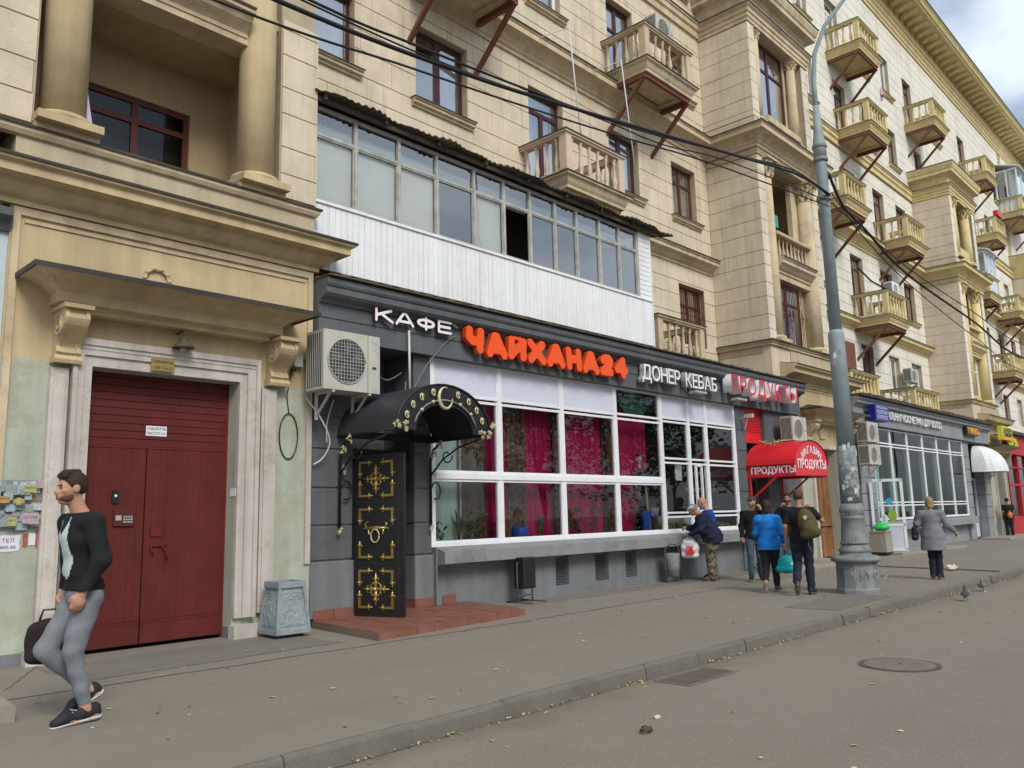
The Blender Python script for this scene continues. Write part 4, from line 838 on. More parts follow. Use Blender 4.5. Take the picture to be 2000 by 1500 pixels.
m = MB(); m.box(4.62, 4.76, LY-.03, LY-.012, 1.36, 1.47); m.tube([(4.64,LY-.03,1.3),(4.62,LY-.06,1.2),(4.66,LY-.05,1.12)], .008, 6); m.tube([(4.76,LY-.03,1.24),(4.80,LY-.07,1.2),(4.83,LY-.06,1.06)], .011, 6); m.tube([(4.62,LY-.03,1.24),(4.83,LY-.03,1.24)], .009, 6); rgp(m, 'handle', M['redlite'])

# helpers for text -----------------------------------------------------------
def text(body, size, mat, depth=.0, side=None, bold=0., name='lettering', parent=None, sx=1.0, loc=(0,0,0), rot=(pi/2,0,0), align='LEFT', width=None, spacing=1.0, res=2, shear=0., one=True):
    c = bpy.data.curves.new(name, 'FONT'); c.body = body; c.size = size; c.align_x = align; c.extrude = depth; c.offset = bold; c.space_character = spacing; c.resolution_u = res; c.shear = shear
    o = bpy.data.objects.new('tmp', c); COL.objects.link(o)
    dg = bpy.context.evaluated_depsgraph_get(); me = bpy.data.meshes.new_from_object(o.evaluated_get(dg)); bpy.data.objects.remove(o); bpy.data.curves.remove(c)
    xs = [v.co.x for v in me.vertices]
    if width and xs:
        k = width/(max(xs)-min(xs)); mn = min(xs)
        for v in me.vertices: v.co.x = (v.co.x-(mn if align == 'LEFT' else 0))*k
    me.name = name; me.materials.clear(); me.materials.append(mat)
    if side:
        me.materials.append(side)
        for p in me.polygons: p.material_index = 0 if p.normal.z > .5 else 1
    o = link(name, me, None, parent); o.location = loc; o.rotation_euler = rot
    return o
def letters(word, x0, x1, Y, zb, zt, fm, sm_, depth, bold, parent, heights=None, jit=0., gapk=1.0, rot=(pi/2,0,0), org=(0,0,0)):
    """each letter its own part, scaled so the word spans x0..x1 and the caps zb..zt"""
    ws = []; rnd = random.Random(3)
    for ch in word:
        if ch == ' ': ws.append(None); continue
        o = text(ch, 1.0, fm, depth, sm_, bold, 'letter', parent, res=3); xs = [v.co.x for v in o.data.vertices]; ys = [v.co.y for v in o.data.vertices]
        ws.append((o, min(xs), max(xs), min(ys), max(ys)))
    gp = .10*gapk; tot = sum((w_[2]-w_[1]) if w_ else .35 for w_ in ws)+gp*(len(ws)-1); k = (x1-x0)/tot; x = x0
    for w_ in ws:
        if w_ is None: x += (.35+gp)*k; continue
        o, a, b_, c, d = w_; top = .74; zk = (zt-zb)/top
        for v in o.data.vertices: v.co.x = (v.co.x-a)*k; v.co.y = v.co.y*zk; 
        o.location = (x-org[0], Y-org[1], zb+rnd.uniform(-jit, jit)-org[2]); o.rotation_euler = (pi/2, rnd.uniform(-jit, jit)*1.5, 0); x += (b_-a+gp)*k
def sign(name, label, cat, loc): return thing(name, label, cat, loc)

# small things on the gate block
s_ = sign('notice_plate', 'small gold plate with brown print on the white lintel over the red gate', 'plate', (4.53, 10.36, 3.52)); MB().box(-.15, .15, 0, .012, -.08, .08).build('plate', M['gold'], s_)
text('ГАБАРИТЫ', .05, M['ink'], parent=s_, width=.26, align='CENTER', loc=(0,-.004,.02)); text('ОК 2 х 3', .05, M['ink'], parent=s_, width=.22, align='CENTER', loc=(0,-.004,-.055))
s_ = sign('paper_notice', 'white paper notice taped to the planks over the red gate leaves', 'notice', (4.64, LY-.022, 2.71)); MB().box(-.135, .135, 0, .004, -.065, .065).build('sheet', M['paper'], s_)
text('ГАБАРИТЫ', .05, M['ink'], parent=s_, width=.24, align='CENTER', loc=(0,-.003,.012)); text('ВЫСОТА 3М', .045, M['ink'], parent=s_, width=.23, align='CENTER', loc=(0,-.003,-.045))
s_ = sign('paper_notice', 'small blank white paper stuck on the green reveal right of the red gate', 'notice', (0,0,0)); MB().box(5.632, 5.638, 10.47, 10.62, 1.86, 1.97).build('sheet', M['paper'], s_)
la = thing('bell_lamp', 'rusty bell shaped lamp above the white gate lintel', 'lamp', (4.76, 10.3, 3.78))
MB().lathe([(.02,.14),(.05,.12),(.07,.06),(.13,.0),(.14,-.02)], 0, 0, 14).build('lamp_shade', M['rust'], la); MB().tube([(0,.2,.20),(0,.05,.22),(0,0,.14)], .012, 6).build('arm', M['steel'], la); MB().ball((0,0,-.03), .045).build('bulb', M['oldw'], la)
em = thing('plaster_wreath', 'chipped plaster wreath on the ochre wall above the gate canopy', 'ornament', (4.45, YF-.02, 4.66))
m = MB(); m.tube([(.15*cos(a*pi/8), -.01, .13*sin(a*pi/8)) for a in range(-1, 18)], .016, 6)
for a in range(10): g = a*2*pi/10; m.ball((.16*cos(g), -.02, .14*sin(g)), (.035, .02, .028), 6, 4)
m.ball((0, -.015, -.15), (.07,.02,.035)); m.build('wreath', M['trimB'], em)
lb = thing('wall_lamp', 'small white box with a lamp on the ochre wall beside the right corbel', 'lamp', (6.53, YF, 3.83)); MB().box(-.06, .08, -.1, 0, -.09, .09).build('box', M['ac'], lb); MB().ball((-.07, -.08, -.14), .04).build('bulb', M['black'], lb)
m = MB(); m.tube([(6.62,YF-.01,3.86),(6.82,YF-.01,3.84)], .006, 5); o = m.build('wire', M['wire'], lb); o.location = (-6.53,-YF,-3.83)
m = MB(); m.tube([(6.44+.15*cos(a*pi/10)*1.0, YF-.02, 2.72+.33*sin(a*pi/10)) for a in range(21)], .009, 6); m.tube([(6.44,YF-.02,3.04),(6.40,YF-.02,3.3),(6.46,YF-.02,3.6),(6.46,YF-.03,3.72)], .007, 6)
tag(m.build('cable_loop', M['black']), 'loop of black cable hanging on the green wall right of the red gate', 'cable')
# layers of torn paper adverts on the left wall
fb = thing('advert_board', 'grey metal board covered with torn paper adverts left of the gate', 'notice board', (3.0, YF-.01, 1.77)); MB().box(-.32, .27, -.008, .01, -.27, .27).build('board', surf('grey_paste_board', (.25,.29,.30), .7, .15, 6), fb)
rnd = random.Random(11)
def scrap(parent, x, z, w_, h, mat, y):
    pts = []; cor = [(-1,-1),(1,-1),(1,1),(-1,1)]
    for i in range(4):
        a, b_ = cor[i], cor[(i+1) % 4]
        torn = rnd.random() < .5
        for k in range(4):
            t = k/4; j = .16 if torn else .02
            pts.append((x+w_/2*(a[0]+(b_[0]-a[0])*t)*(1-rnd.random()*j), y, z+h/2*(a[1]+(b_[1]-a[1])*t)*(1-rnd.random()*j)))
    MB().poly(pts, (0,.0012,0)).build('paper_scrap', mat, parent)
lowc = {c_: surf('faded_'+c_, col_, .8, .25, 40, 0) for c_, col_ in (('w', (.48,.51,.53)), ('b', (.36,.44,.50)), ('y', (.42,.43,.16)), ('o', (.48,.32,.10)), ('p', (.46,.36,.39)), ('g', (.30,.34,.33)))}
for k in range(64):
    w_, h = rnd.uniform(.04,.13), rnd.uniform(.04,.12); x = rnd.uniform(-.29,.24); z = rnd.uniform(-.24,.24)
    scrap(fb, x, z, w_, h, lowc[rnd.choice('wwwwbbbbggggypo')], -.0095-.0013*k)
k = 66
for (x, z, w_, h, c_) in ((.10,.17,.13,.09,'y'),(-.16,.05,.13,.08,'o'),(.12,-.16,.17,.13,'p'),(-.06,-.19,.09,.10,'y')):
    scrap(fb, x, z, w_, h, lowc[c_], -.0095-.0013*k); text('РАБОТА' if c_ != 'p' else 'КУПЛЮ', .03, M['ink'], parent=fb, width=w_*.8, align='CENTER', loc=(x, -.0115-.0013*k, z)); k += 1
lowr = surf('faded_red_paper', (.40,.12,.10), .8, .4, 40, 0)
pn = thing('torn_poster', 'torn white and purple paper advert low on the green wall', 'poster', (2.94, YF-.006, 1.34)); scrap(pn, 0, 0, .26, .18, M['paper'], 0); text('ТЕЛ', .06, M['purple'], parent=pn, width=.12, align='CENTER', loc=(0,-.004,.01)); text('400-30', .05, M['ink'], parent=pn, width=.16, align='CENTER', loc=(.0,-.004,-.06))
pn = thing('torn_poster', 'torn red paper adverts low on the green wall beside the purple one', 'poster', (3.2, YF-.006, 1.38)); scrap(pn, .05, 0, .07, .20, lowr, 0); scrap(pn, -.09, -.01, .05, .15, lowr, -.002); scrap(pn, -.02, .0, .07, .14, M['paper'], -.004)

# ================================================================== LEFT NEIGHBOUR SHOP
ls = thing('left_shop', 'pale blue and lilac shop wall at the left edge beside the gate', 'shop', (0, YF, 0)); lo = Vector((0, -YF, 0))
def lsp(mb_, name, mat): o = mb_.build(name, mat, ls); o.location = lo; return o
lil = surf('lilac_wall_paint', (.50,.42,.48), .8, .1, 1, .3); lbl = surf('pale_blue_wall_paint', (.48,.58,.63), .8, .1, 1, .3)
m = MB(); m.box(-30, 2.73, YF+.03, YB, 0, 3.44); lsp(m, 'wall', lil); m = MB(); m.box(-30, 2.73, YF+.03, YB, 3.44, 4.9); lsp(m, 'wall', lbl)
m = MB(); m.wrap([(-30, YF+.03), (2.72, YF+.03)], [(-.02, 4.9), (.05, 4.9), (.1, 5.0), (.2, 5.05), (.2, 5.14), (-.02, 5.2)]); lsp(m, 'cornice', M['grey'])
m = MB(); m.box(-30, 2.1, YF+.02, YB+.3, 5.2, 12); lsp(m, 'upper_wall', M['blockD'])
st = thing('concrete_steps', 'broken concrete steps at the left edge of the pavement', 'steps', (1.9, 8.0, 0))
MB().poly([(-1.6,-.45,0),(.36,-.42,0),(.42,.30,0),(-1.6,.6,0)], (0,0,.12)).build('step', M['conc'], st); MB().poly([(-1.6,-.05,.12),(.30,-.02,.12),(.38,.5,.12),(-1.6,.8,.12)], (0,0,.15)).build('step', M['conc'], st)
# ================================================================== CAFE SHOPFRONT
cf = thing('cafe_shopfront', 'dark grey single storey cafe shopfront with large white framed windows', 'shop', (0, YF, 0))
def cp(mb_, name, mat, par=None, **kw): o = mb_.build(name, mat, par or cf, **kw); o.location = Vector((0,-YF,0)) if par is None else (0,0,0); return o
SX0, SX1 = 6.84, 23.36
# fascia and cornice
m = MB(); m.box(SX0, SX1, 10.36, YB, 4.22, 4.52); m.box(SX0, SX1, 10.375, YB, 4.52, 4.545); m.box(SX0, SX1, 10.36, YB, 4.545, 4.76); cp(m, 'fascia', M['grey'], fix=False)
m = MB(); m.wrap([(SX0, 10.36), (SX1, 10.36)], [(-.3,4.76),(.04,4.76),(.06,4.80),(.16,4.84),(.20,4.88),(.20,4.98),(.22,4.985),(.24,5.02),(.24,5.10),(-.3,5.12)]); cc = cp(m, 'cornice', M['grey'])
m = MB(); m.box(SX0, SX1, 10.06, 10.42, 5.125, 5.145); m.box(SX0, SX1, 10.42, YB, 5.1, 5.18)
for i in range(60): x_ = SX0+.2+i*.275; m.box(x_, x_+random.uniform(.08,.22), 10.05+random.uniform(0,.03), 10.4, 5.146, 5.146+random.uniform(.01,.03))
cp(m, 'roof_edge', M['rust'], fix=False)
m = MB(); m.box(SX0+2.36, 19.8, 10.44, 10.60, 4.225, 4.30); cp(m, 'lintel', surf('rusty_lintel', (.13,.085,.055), .9, .3, 5, .4))
# pillars with horizontal grooves
def pillar(x0, x1, z0, z1, name='pilaster', y0=YF):
    zs = [z0, .92, 1.43, 1.98, 2.56, 3.05, 3.6, z1]; zs = [z for z in zs if z0 <= z <= z1]
    m_ = MB(); m_.box(x0+.012, x1-.012, y0+.02, YF+.9, z0, z1)
    o = cp(m_, name, M['grey'], fix=False)
    for i in range(len(zs)-1):
        k = MB(); pl = .03 if zs[i+1] <= .93 else 0; k.cbox(x0-pl*.6, x1+pl*.6, y0-pl, y0+.5, zs[i]+.012, zs[i+1]-.012, c=.012); k.build('stone_block', M['grey'] if zs[i] > .9 else M['greyl'], o)
    return o
pillar(6.85, 7.58, .1, 4.22); pillar(8.80, 9.17, .1, 4.22)
# entrance recess
m = MB(); m.box(7.58, 8.80, 11.3, 11.4, 0, 4.3); cp(m, 'recess_wall', M['grey'], fix=False)
m = MB(); m.box(7.66, 8.72, 11.22, 11.3, .1, 2.35); cp(m, 'inner_door', M['black'])
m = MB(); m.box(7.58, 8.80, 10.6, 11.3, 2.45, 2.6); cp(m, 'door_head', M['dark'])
m = MB(); m.box(7.62, 8.78, 10.72, 11.25, .1, .14); cp(m, 'threshold', M['tile'])
# shop window frames
def glazing(parent, cells, X0, X1, Z0, Z1, xs, fm, gmat, Y=YF+.02, d=.07, t=.05, pm_=None):
    """cells: per bay list of (z0,z1,kind) ; posts at xs"""
    posts = MB(); posts.box(xs[0]-t, xs[-1]+t, Y-.008, Y+d+.008, Z0, Z0+.05)
    f_ = posts.build('window_frame', fm, parent); f_.location = (0,-YF,0)
    for x_ in xs: MB().box(x_-t, x_+t, Y-.012, Y+d+.012, Z0+.05, Z1).build('post', fm, f_)
    for bi, rows in enumerate(cells):
        a, b_ = xs[bi]+t, xs[bi+1]-t
        for (z0, z1, kind) in rows:
            r_ = MB(); r_.box(a, b_, Y, Y+d, z0, z0+.045); r_.box(a, b_, Y, Y+d, z1-.045, z1); r_.box(a, a+.028, Y+.003, Y+d-.003, z0+.045, z1-.045); r_.box(b_-.028, b_, Y+.003, Y+d-.003, z0+.045, z1-.045)
            r_.build('sash', fm, f_)
            p = MB(); yy = Y+d/2
            if kind == 'g': p.q((a+.02, yy, z0+.03), (b_-.02, yy, z0+.03), (b_-.02, yy, z1-.03), (a+.02, yy, z1-.03)); p.build('pane', gmat, f_, fix=False)
            elif kind == 'p': p.cbox(a+.028, b_-.028, yy-.012, yy+.012, z0+.045, z1-.045, c=.004); p.build('infill_panel', pm_ or M['wpanel'], f_)
    return f_
xs = [9.20, 10.85, 12.64, 14.43, 16.20, 17.38, 18.20, 19.62]
R3 = [(1.08, 2.16, 'g'), (2.26, 3.56, 'g'), (3.60, 4.22, 'p')]
R4 = [(1.08, 2.16, 'g'), (2.26, 3.56, 'g'), (3.62, 4.22, 'g')]
R5 = [(1.08, 1.42, 'g'), (1.47, 2.66, 'g'), (2.72, 3.62, 'g'), (3.66, 4.22, 'p')]
R5o = [(1.08, 1.42, 'g'), (1.47, 2.66, 'n'), (2.72, 3.62, 'g'), (3.66, 4.22, 'p')]
fr = glazing(cf, [R3, R3, R3, R4, R5, R5o, R5], 9.2, 19.62, 1.03, 4.25, xs, M['white'], M['sglass'])
m = MB(); m.box(9.15, 19.68, YF-.01, YF+.12, 1.03, 1.08); m.box(9.15, 16.15, YF-.004, YF+.1, 2.16, 2.26); m.build('frame_rail', M['white'], fr)
# small open service sash
m = MB(); ym = YF-.02
for a, b_ in (((17.55, ym, 1.5), (17.55, ym-.0, 2.62)), ((17.80, ym, 1.5), (17.80, ym, 2.62)), ((17.55, ym, 2.6), (17.8, ym, 2.6)), ((17.55, ym, 1.52), (17.8, ym, 1.52))): m.bar(a, b_, .05)
m.build('sliding_sash', M['white'], fr)
# sill and wall under the windows
m = MB(); m.sweepx(9.20, 19.72, [(YF+.1, 1.03), (YF-.02, 1.03), (10.22, .955), (10.22, .76), (10.30, .745), (YF+.1, .745)]); cp(m, 'window_sill', M['sill'])
m = MB(); wallgrid(m, 9.17, 19.72, 0, .75, [(12.30, 12.70, .17, .73), (13.53, 13.98, .17, .73), (14.57, 14.98, .17, .73)], 10.52, 11.0); cp(m, 'wall', M['greyl'], fix=False)
for a, b_ in ((12.30, 12.70), (13.53, 13.98), (14.57, 14.98)):
    m = MB(); m.box(a, b_, 10.68, 10.70, .17, .73); g_ = cp(m, 'vent_grille', M['dark'])
    k = MB()
    for i in range(11): z_ = .2+i*.048; k.bar((a, 10.64, z_), (b_, 10.64, z_), .012, .03)
    k.build('slat', M['grey'], g_)
m = MB(); m.box(9.17, 9.20, 10.40, 10.6, .1, 1.03); cp(m, 'wall', M['greyl'], fix=False)
# right part: pilaster, grocery door bay
pillar(19.68, 20.22, .0, 4.22)
m = MB(); m.box(21.30, 23.36, YF, YB, 0, 4.22); cp(m, 'wall', M['grey'], fix=False)
m = MB(); m.box(20.22, 21.30, YF+.12, YF+.2, 3.30, 4.22)
lv = cp(m, 'louvred_transom', M['awnred'])
k = MB()
for i in range(8): z_ = 3.62+i*.07; k.bar((20.25, YF+.11, z_), (21.27, YF+.11, z_), .015, .028)
k.build('slat', M['dkred'], lv)
m = MB(); m.box(20.22, 21.30, YF+.5, YF+.55, 0, 3.3); dr = cp(m, 'door_panel', M['grey'])
m = MB(); m.box(20.24, 21.28, YF+.3, YF+.36, .1, .9); m.box(20.24, 20.33, YF+.3, YF+.36, .9, 2.3); m.box(20.70, 20.78, YF+.3, YF+.36, .9, 2.3); m.box(21.2, 21.28, YF+.3, YF+.36, .9, 2.3); m.box(20.24, 21.28, YF+.3, YF+.36, 2.3, 2.4); m.build('door_leaf', M['greyl'], dr)
m = MB(); m.q((20.33, YF+.33, .9), (21.2, YF+.33, .9), (21.2, YF+.33, 2.3), (20.33, YF+.33, 2.3)); m.build('pane', M['dglass'], dr, fix=False)
# interior shell
m = MB(); m.box(9.0, 23.3, 14.4, 14.5, 0, 4.3); m.box(9.0, 9.12, YF+.9, 14.4, 0, 4.3); m.box(16.1, 16.2, YF+.75, 14.4, 0, 4.3); m.box(20.1, 20.2, YF+.9, 14.4, 0, 4.3); m.box(9.0, 20.2, YF+.1, 14.4, 4.25, 4.35); cp(m, 'interior_wall', M['room'], fix=False)
m = MB(); m.box(9.12, 20.1, 10.62, 14.4, .7, .95); cp(m, 'interior_floor', M['brownroom'], fix=False)
# curtains
def drape(x0, x1, z0, z1, Y, mat, name='curtain', per=.14, amp=.035, par=None, w2=0):
    n = int((x1-x0)/.035)+1; p = MB()
    for i in range(n):
        u0, u1 = x0+(x1-x0)*i/n, x0+(x1-x0)*(i+1)/n
        f = lambda u: Y+amp*sin(u*2*pi/per)+amp*.5*sin(u*2*pi/(per*2.7)+1)
        p.q((u0, f(u0), z0), (u1, f(u1), z0), (u1, f(u1), z1), (u0, f(u0), z1), sm=True)
    return cp(p, name, mat, par, fix=False)
drape(9.15, 10.25, 1.0, 3.6, 10.94, M['mint'], 'blind', .23, .006); drape(10.15, 10.85, 1.0, 4.0, 10.92, M['browncur']); 
for (a, b_, mt) in ((10.85,11.45,'crimson'),(11.42,11.95,'browncur'),(11.92,12.62,'crimson'),(12.60,12.75,'crimson'),(12.72,13.15,'browncur'),(13.12,13.72,'crimson'),(13.7,14.42,'crimson'),(14.45,14.95,'browncur'),(14.92,16.15,'crimson')): drape(a, b_, .98, 4.2, 10.90+(.04 if mt == 'crimson' else 0), M[mt])
# green swag valance shapes
for cx_, cz, rw in ((15.55, 4.2, .62),):
    m = MB(); m.poly([(cx_+rw*cos(pi+a*pi/10), 10.80, cz+rw*.9*sin(pi+a*pi/10)) for a in range(11)], (0,.02,0)); cp(m, 'curtain_swag', surf('dark_green_swag_%d' % int(cx_), (.03,.12,.07), .8))
# ---- interior things behind the glass
rnd = random.Random(5)
def potted(x, y, z, h, kind, label):
    t_ = thing('potted_plant', label, 'plant', (x, y, z), group=None)
    MB().lathe([(.07,0),(.10,.16),(.11,.17)], 0, 0, 12).build('pot', M['terracotta'], t_)
    l_ = MB()
    if kind == 'blade':
        for i in range(12):
            g = rnd.uniform(0, 2*pi); r_ = rnd.uniform(.08,.3)*h*1.2; zt = rnd.uniform(.5,1)*h; p0 = Vector((0,0,.15)); p1 = Vector((cos(g)*r_*.4, sin(g)*r_*.2, .15+zt*.7)); p2 = Vector((cos(g)*r_, sin(g)*r_*.4, .15+zt))
            s_ = Vector((-sin(g), cos(g), 0))*.03; l_.q(p0-s_*.6, p0+s_*.6, p1+s_, p1-s_); l_.q(p1-s_, p1+s_, p2+s_*.1, p2-s_*.1)
    else:
        for i in range(70):
            c = Vector((rnd.gauss(0,.11), rnd.gauss(0,.07), .2+rnd.uniform(0, h))); a = Vector((rnd.gauss(0,1), rnd.gauss(0,1), rnd.gauss(0,1))).normalized()*.05; b_ = a.cross(Vector((rnd.gauss(0,1), rnd.gauss(0,1), rnd.gauss(0,1)))).normalized()*.025
            l_.q(c-a, c-b_, c+a, c+b_)
        l_.tube([(0,0,.1),(.02,0,h*.6),(0,0,h)], .01, 5)
    l_.build('leaves', M['plant'], t_, fix=False)
potted(9.45, 10.78, .95, .32, 'bush', 'bushy houseplant behind the left cafe pane in front of the pale blind'); potted(10.05, 10.78, .95, .62, 'blade', 'tall blade leaved plant behind the left cafe pane')
potted(10.45, 10.8, .95, .5, 'bush', 'houseplant beside the brown curtain in the left cafe window'); potted(11.1, 10.78, .95, .30, 'bush', 'small houseplant low in the second cafe window')
potted(12.25, 10.8, .95, .45, 'blade', 'houseplant in front of the crimson curtain of the second cafe window'); potted(12.95, 10.78, .95, .36, 'bush', 'bushy houseplant at the left of the third cafe window'); potted(13.35, 10.78, .95, .5, 'bush', 'taller bushy houseplant in the middle of the third cafe window'); potted(13.95, 10.8, .95, .75, 'bush', 'tall green plant at the right of the third cafe window'); potted(15.4, 10.8, .95, .95, 'bush', 'tall climbing plant beside the robed mannequin')
m = MB(); m.lathe([(.02,0),(.16,.0),(.17,.3),(.14,.36),(.12,.36),(.11,.02)], 11.62, 10.8, 16, z0=.95); tag(m.build('blue_bucket', M['blue']), 'blue bucket on the sill behind the second cafe window', 'bucket')
# mannequin in a robe
mq = thing('mannequin', 'mannequin in a black robe with gold trim and skullcap behind the cafe window', 'mannequin', (15.85, 10.95, .95))
m = MB(); m.lathe([(.28,.0),(.24,.5),(.19,.95),(.21,1.2),(.22,1.42),(.14,1.52),(.06,1.56)], 0, 0, 16); m.build('robe', surf('black_velvet', (.012,.014,.014), .8), mq)
m = MB(); m.tube([(-.08,-.19,1.45),(-.1,-.22,1.2),(-.07,-.23,.6),(-.05,-.27,.05)], .035, 6); m.tube([(-.21,-.03,1.45),(-.27,-.08,1.15),(-.22,-.15,.85)], [.06,.055,.05], 8); m.build('gold_trim', M['gold'], mq)
m = MB(); m.ball((-.02,0,1.78), (.085,.10,.125), 12, 9); m.lathe([(.05,1.5),(.05,1.68)], 0, 0, 10); m.ball((-.11,-.02,1.75), (.02,.015,.03)); m.build('head', surf('mannequin_skin', (.50,.42,.32), .5), mq)
m = MB(); m.lathe([(.095,1.83),(.09,1.90),(.03,1.93)], -.01, 0, 12); m.build('skullcap', M['black'], mq)
m = MB(); m.box(15.55, 15.85, 10.68, 10.74, .98, 1.55); tag(m.build('blue_bag', M['blue']), 'blue bag standing low beside the robed mannequin', 'bag')
# kiosk interior: shelves, counter, poster, bottles
sh = thing('display_shelves', 'shelves of baked goods behind the kiosk window right of the serving hatch', 'shelves', (18.9, 11.2, 0))
for i, z_ in enumerate((1.2, 1.6, 2.0, 2.4)):
    MB().box(-.65, .65, -.15, .2, z_, z_+.03).build('shelf', M['wood'], sh)
    l_ = MB()
    for j in range(12): l_.ball((-.6+j*.105, rnd.uniform(-.08,.08), z_+.07), (.045,.05,rnd.uniform(.03,.05)), 7, 5)
    l_.build('bread', surf('golden_bread_%d' % i, (.48,.24+.03*i,.06), .6, .3, 15), sh)
tag(MB().box(16.3, 18.2, 10.9, 11.4, .95, 1.42).build('serving_counter', M['oldw']), 'white serving counter behind the kiosk hatch', 'counter')
tag(MB().box(16.26, 16.38, 10.60, 10.72, 1.45, 2.15).build('blue_banner', surf('turquoise_print', (.05,.42,.50), .5)), 'narrow turquoise banner at the left edge of the kiosk window', 'banner')
pt = thing('price_list', 'white price sheet with green heading inside the kiosk glass', 'notice', (16.98, 10.61, 2.43)); MB().box(-.14, .14, 0, .004, -.19, .19).build('sheet', M['paper'], pt); text('МЕНЮ', .09, M['greenp'], parent=pt, width=.2, align='CENTER', loc=(0,-.004,.06))
for j in range(3):
    m = MB(); m.lathe([(.03,0),(.032,.12),(.012,.16),(.012,.2)], 0, 0, 10); b_ = m.build('sauce_bottle', M['orp'] if j else M['letr']); b_.location = (16.62+j*.09, 10.95, 1.42); tag(b_, ('red' if not j else 'orange')+' sauce bottle on the serving counter'+(', '+('middle' if j == 1 else 'rightmost')+' of the three' if j else ''), 'bottle')
vg = MB()
for j in range(60): vg.ball((16.35+rnd.random()*3.1, 10.75+rnd.random()*.12, 1.12+rnd.random()*.1), .035, 6, 4)
tag(vg.build('vegetable_tray', surf('mixed_vegetables', (.42,.40,.12), .6, .6, 14)), 'heaped vegetables along the bottom panes of the kiosk', 'vegetables')['kind'] = 'stuff'

# ---- entrance tiles
pf = thing('tiled_platform', 'low red tiled entrance platform in front of the black cafe door', 'platform', (0, 0, 0))
m = MB(); m.poly([(6.86,10.48,0),(6.62,8.62,0),(9.62,8.88,0),(9.98,10.5,0)], (0,0,.088)); m.build('base', M['grout'], pf)
m = MB(); m.box(7.58, 8.8, 10.48, 11.22, 0, .1); m.build('base', M['tile'], pf)
A_, B_, C_, D_ = Vector((6.62,8.62,0)), Vector((9.62,8.88,0)), Vector((9.98,10.5,0)), Vector((6.86,10.48,0))
def pq(u, v): return (A_*(1-u)+B_*u)*(1-v)+(D_*(1-u)+C_*u)*v
NU, NV = 10, 6
for i in range(NU):
    for j in range(NV):
        e = .006; u0, u1, v0, v1 = i/NU+e/3, (i+1)/NU-e/3, j/NV+e/2, (j+1)/NV-e/2; pts = [pq(u0,v0), pq(u1,v0), pq(u1,v1), pq(u0,v1)]; z_ = .094+random.uniform(-.0025,.0025)
        MB().poly([(p.x, p.y, .08) for p in pts], (0,0,z_-.08+.004)).build('tile', M['tile'], pf)
for i in range(9):
    a, b_ = A_*(1-i/9)+B_*(i/9), A_*(1-(i+1)/9)+B_*((i+1)/9); d_ = (b_-a).normalized()*.004; n_ = Vector((.09,-1,0)).normalized()*.012
    MB().poly([a+d_, b_-d_, b_-d_+n_, a+d_+n_], (0,0,.096)).build('riser_tile', M['tile'], pf)
for i in range(5):
    a, b_ = B_*(1-i/5)+C_*(i/5), B_*(1-(i+1)/5)+C_*((i+1)/5); MB().poly([a, b_, b_+Vector((.012,0,0)), a+Vector((.012,0,0))], (0,0,.094)).build('riser_tile', M['tile'], pf)
for (x0, x1, y_) in ((6.88, 7.22, 10.455), (7.225, 7.60, 10.455), (8.78, 9.17, 10.455), (9.40, 9.70, 10.50)):
    MB().box(x0+.003, x1-.003, y_, y_+.012, .1, .235).build('skirting_tile', M['tile'], pf)
MB().box(8.765, 8.777, 10.46, 11.0, .1, .235).build('skirting_tile', M['tile'], pf)

# ================================================================== BLACK ORNATE DOOR LEAF
dl = thing('ornate_door', 'open black metal door leaf with gold corner ornaments and ring handle', 'door', (7.585, 10.42, .115), rz=0)
ang = atan2(9.55-10.42, 7.82-7.585); dl.rotation_euler = (0, 0, ang)   # local +x runs along the leaf, local -y is its outer face
LW, LH = .90, 2.36
MB().box(0, LW, -.025, .025, 0, LH).build('leaf', M['black'], dl)
MB().box(LW-.10, LW-.094, -.030, -.025, .02, LH-.02).box(0.02, LW-.12, -.030, -.025, .74, .746).box(.02, LW-.12, -.030, -.025, 1.64, 1.646).build('seam', M['blackl'], dl)
def lbracket(fx, fz):
    m_ = MB(); L1 = .17; y = -.034
    m_.bar((0, y, 0), (L1*fx, y, 0), .035, .022, up=(0,1,0)); m_.bar((0, y, -.017*fz), (0, y, L1*fz), .022, .035, up=(1,0,0))
    for (ex, ez, dx, dz) in ((L1*fx, 0, fx, 0), (0, L1*fz, 0, fz)):
        m_.ball((ex, y-.012, ez), (.026,.016,.026), 8, 6)
        tipx, tipz = ex+dx*.075, ez+dz*.075
        m_.tube([(ex, y, ez), (ex+dx*.03, y, ez+dz*.03), (tipx, y, tipz)], [.018, .02, .003], 6)
        for s_ in (-1, 1):
            px, pz = (dz*s_, dx*s_); m_.tube([(ex+dx*.0, y, ez+dz*.0), (ex+dx*.01+px*.03, y, ez+dz*.01+pz*.03), (ex-dx*.02+px*.05, y, ez-dz*.02+pz*.05)], [.012, .011, .004], 5)
    return m_
LB = {}
for fx in (-1, 1):
    for fz in (-1, 1): LB[fx, fz] = lbracket(fx, fz).mesh('corner_ornament'); LB[fx, fz].materials.append(M['gold'])
for (zc0, zc1) in ((.12, .64), (.84, 1.54), (1.74, 2.24)):
    for (x_, fx) in ((.10, 1), (LW-.20, -1)):
        inst(src_o(LB[fx, 1]), dl, (x_, 0, zc0), name='corner_ornament'); inst(src_o(LB[fx, -1]), dl, (x_, 0, zc1), name='corner_ornament')
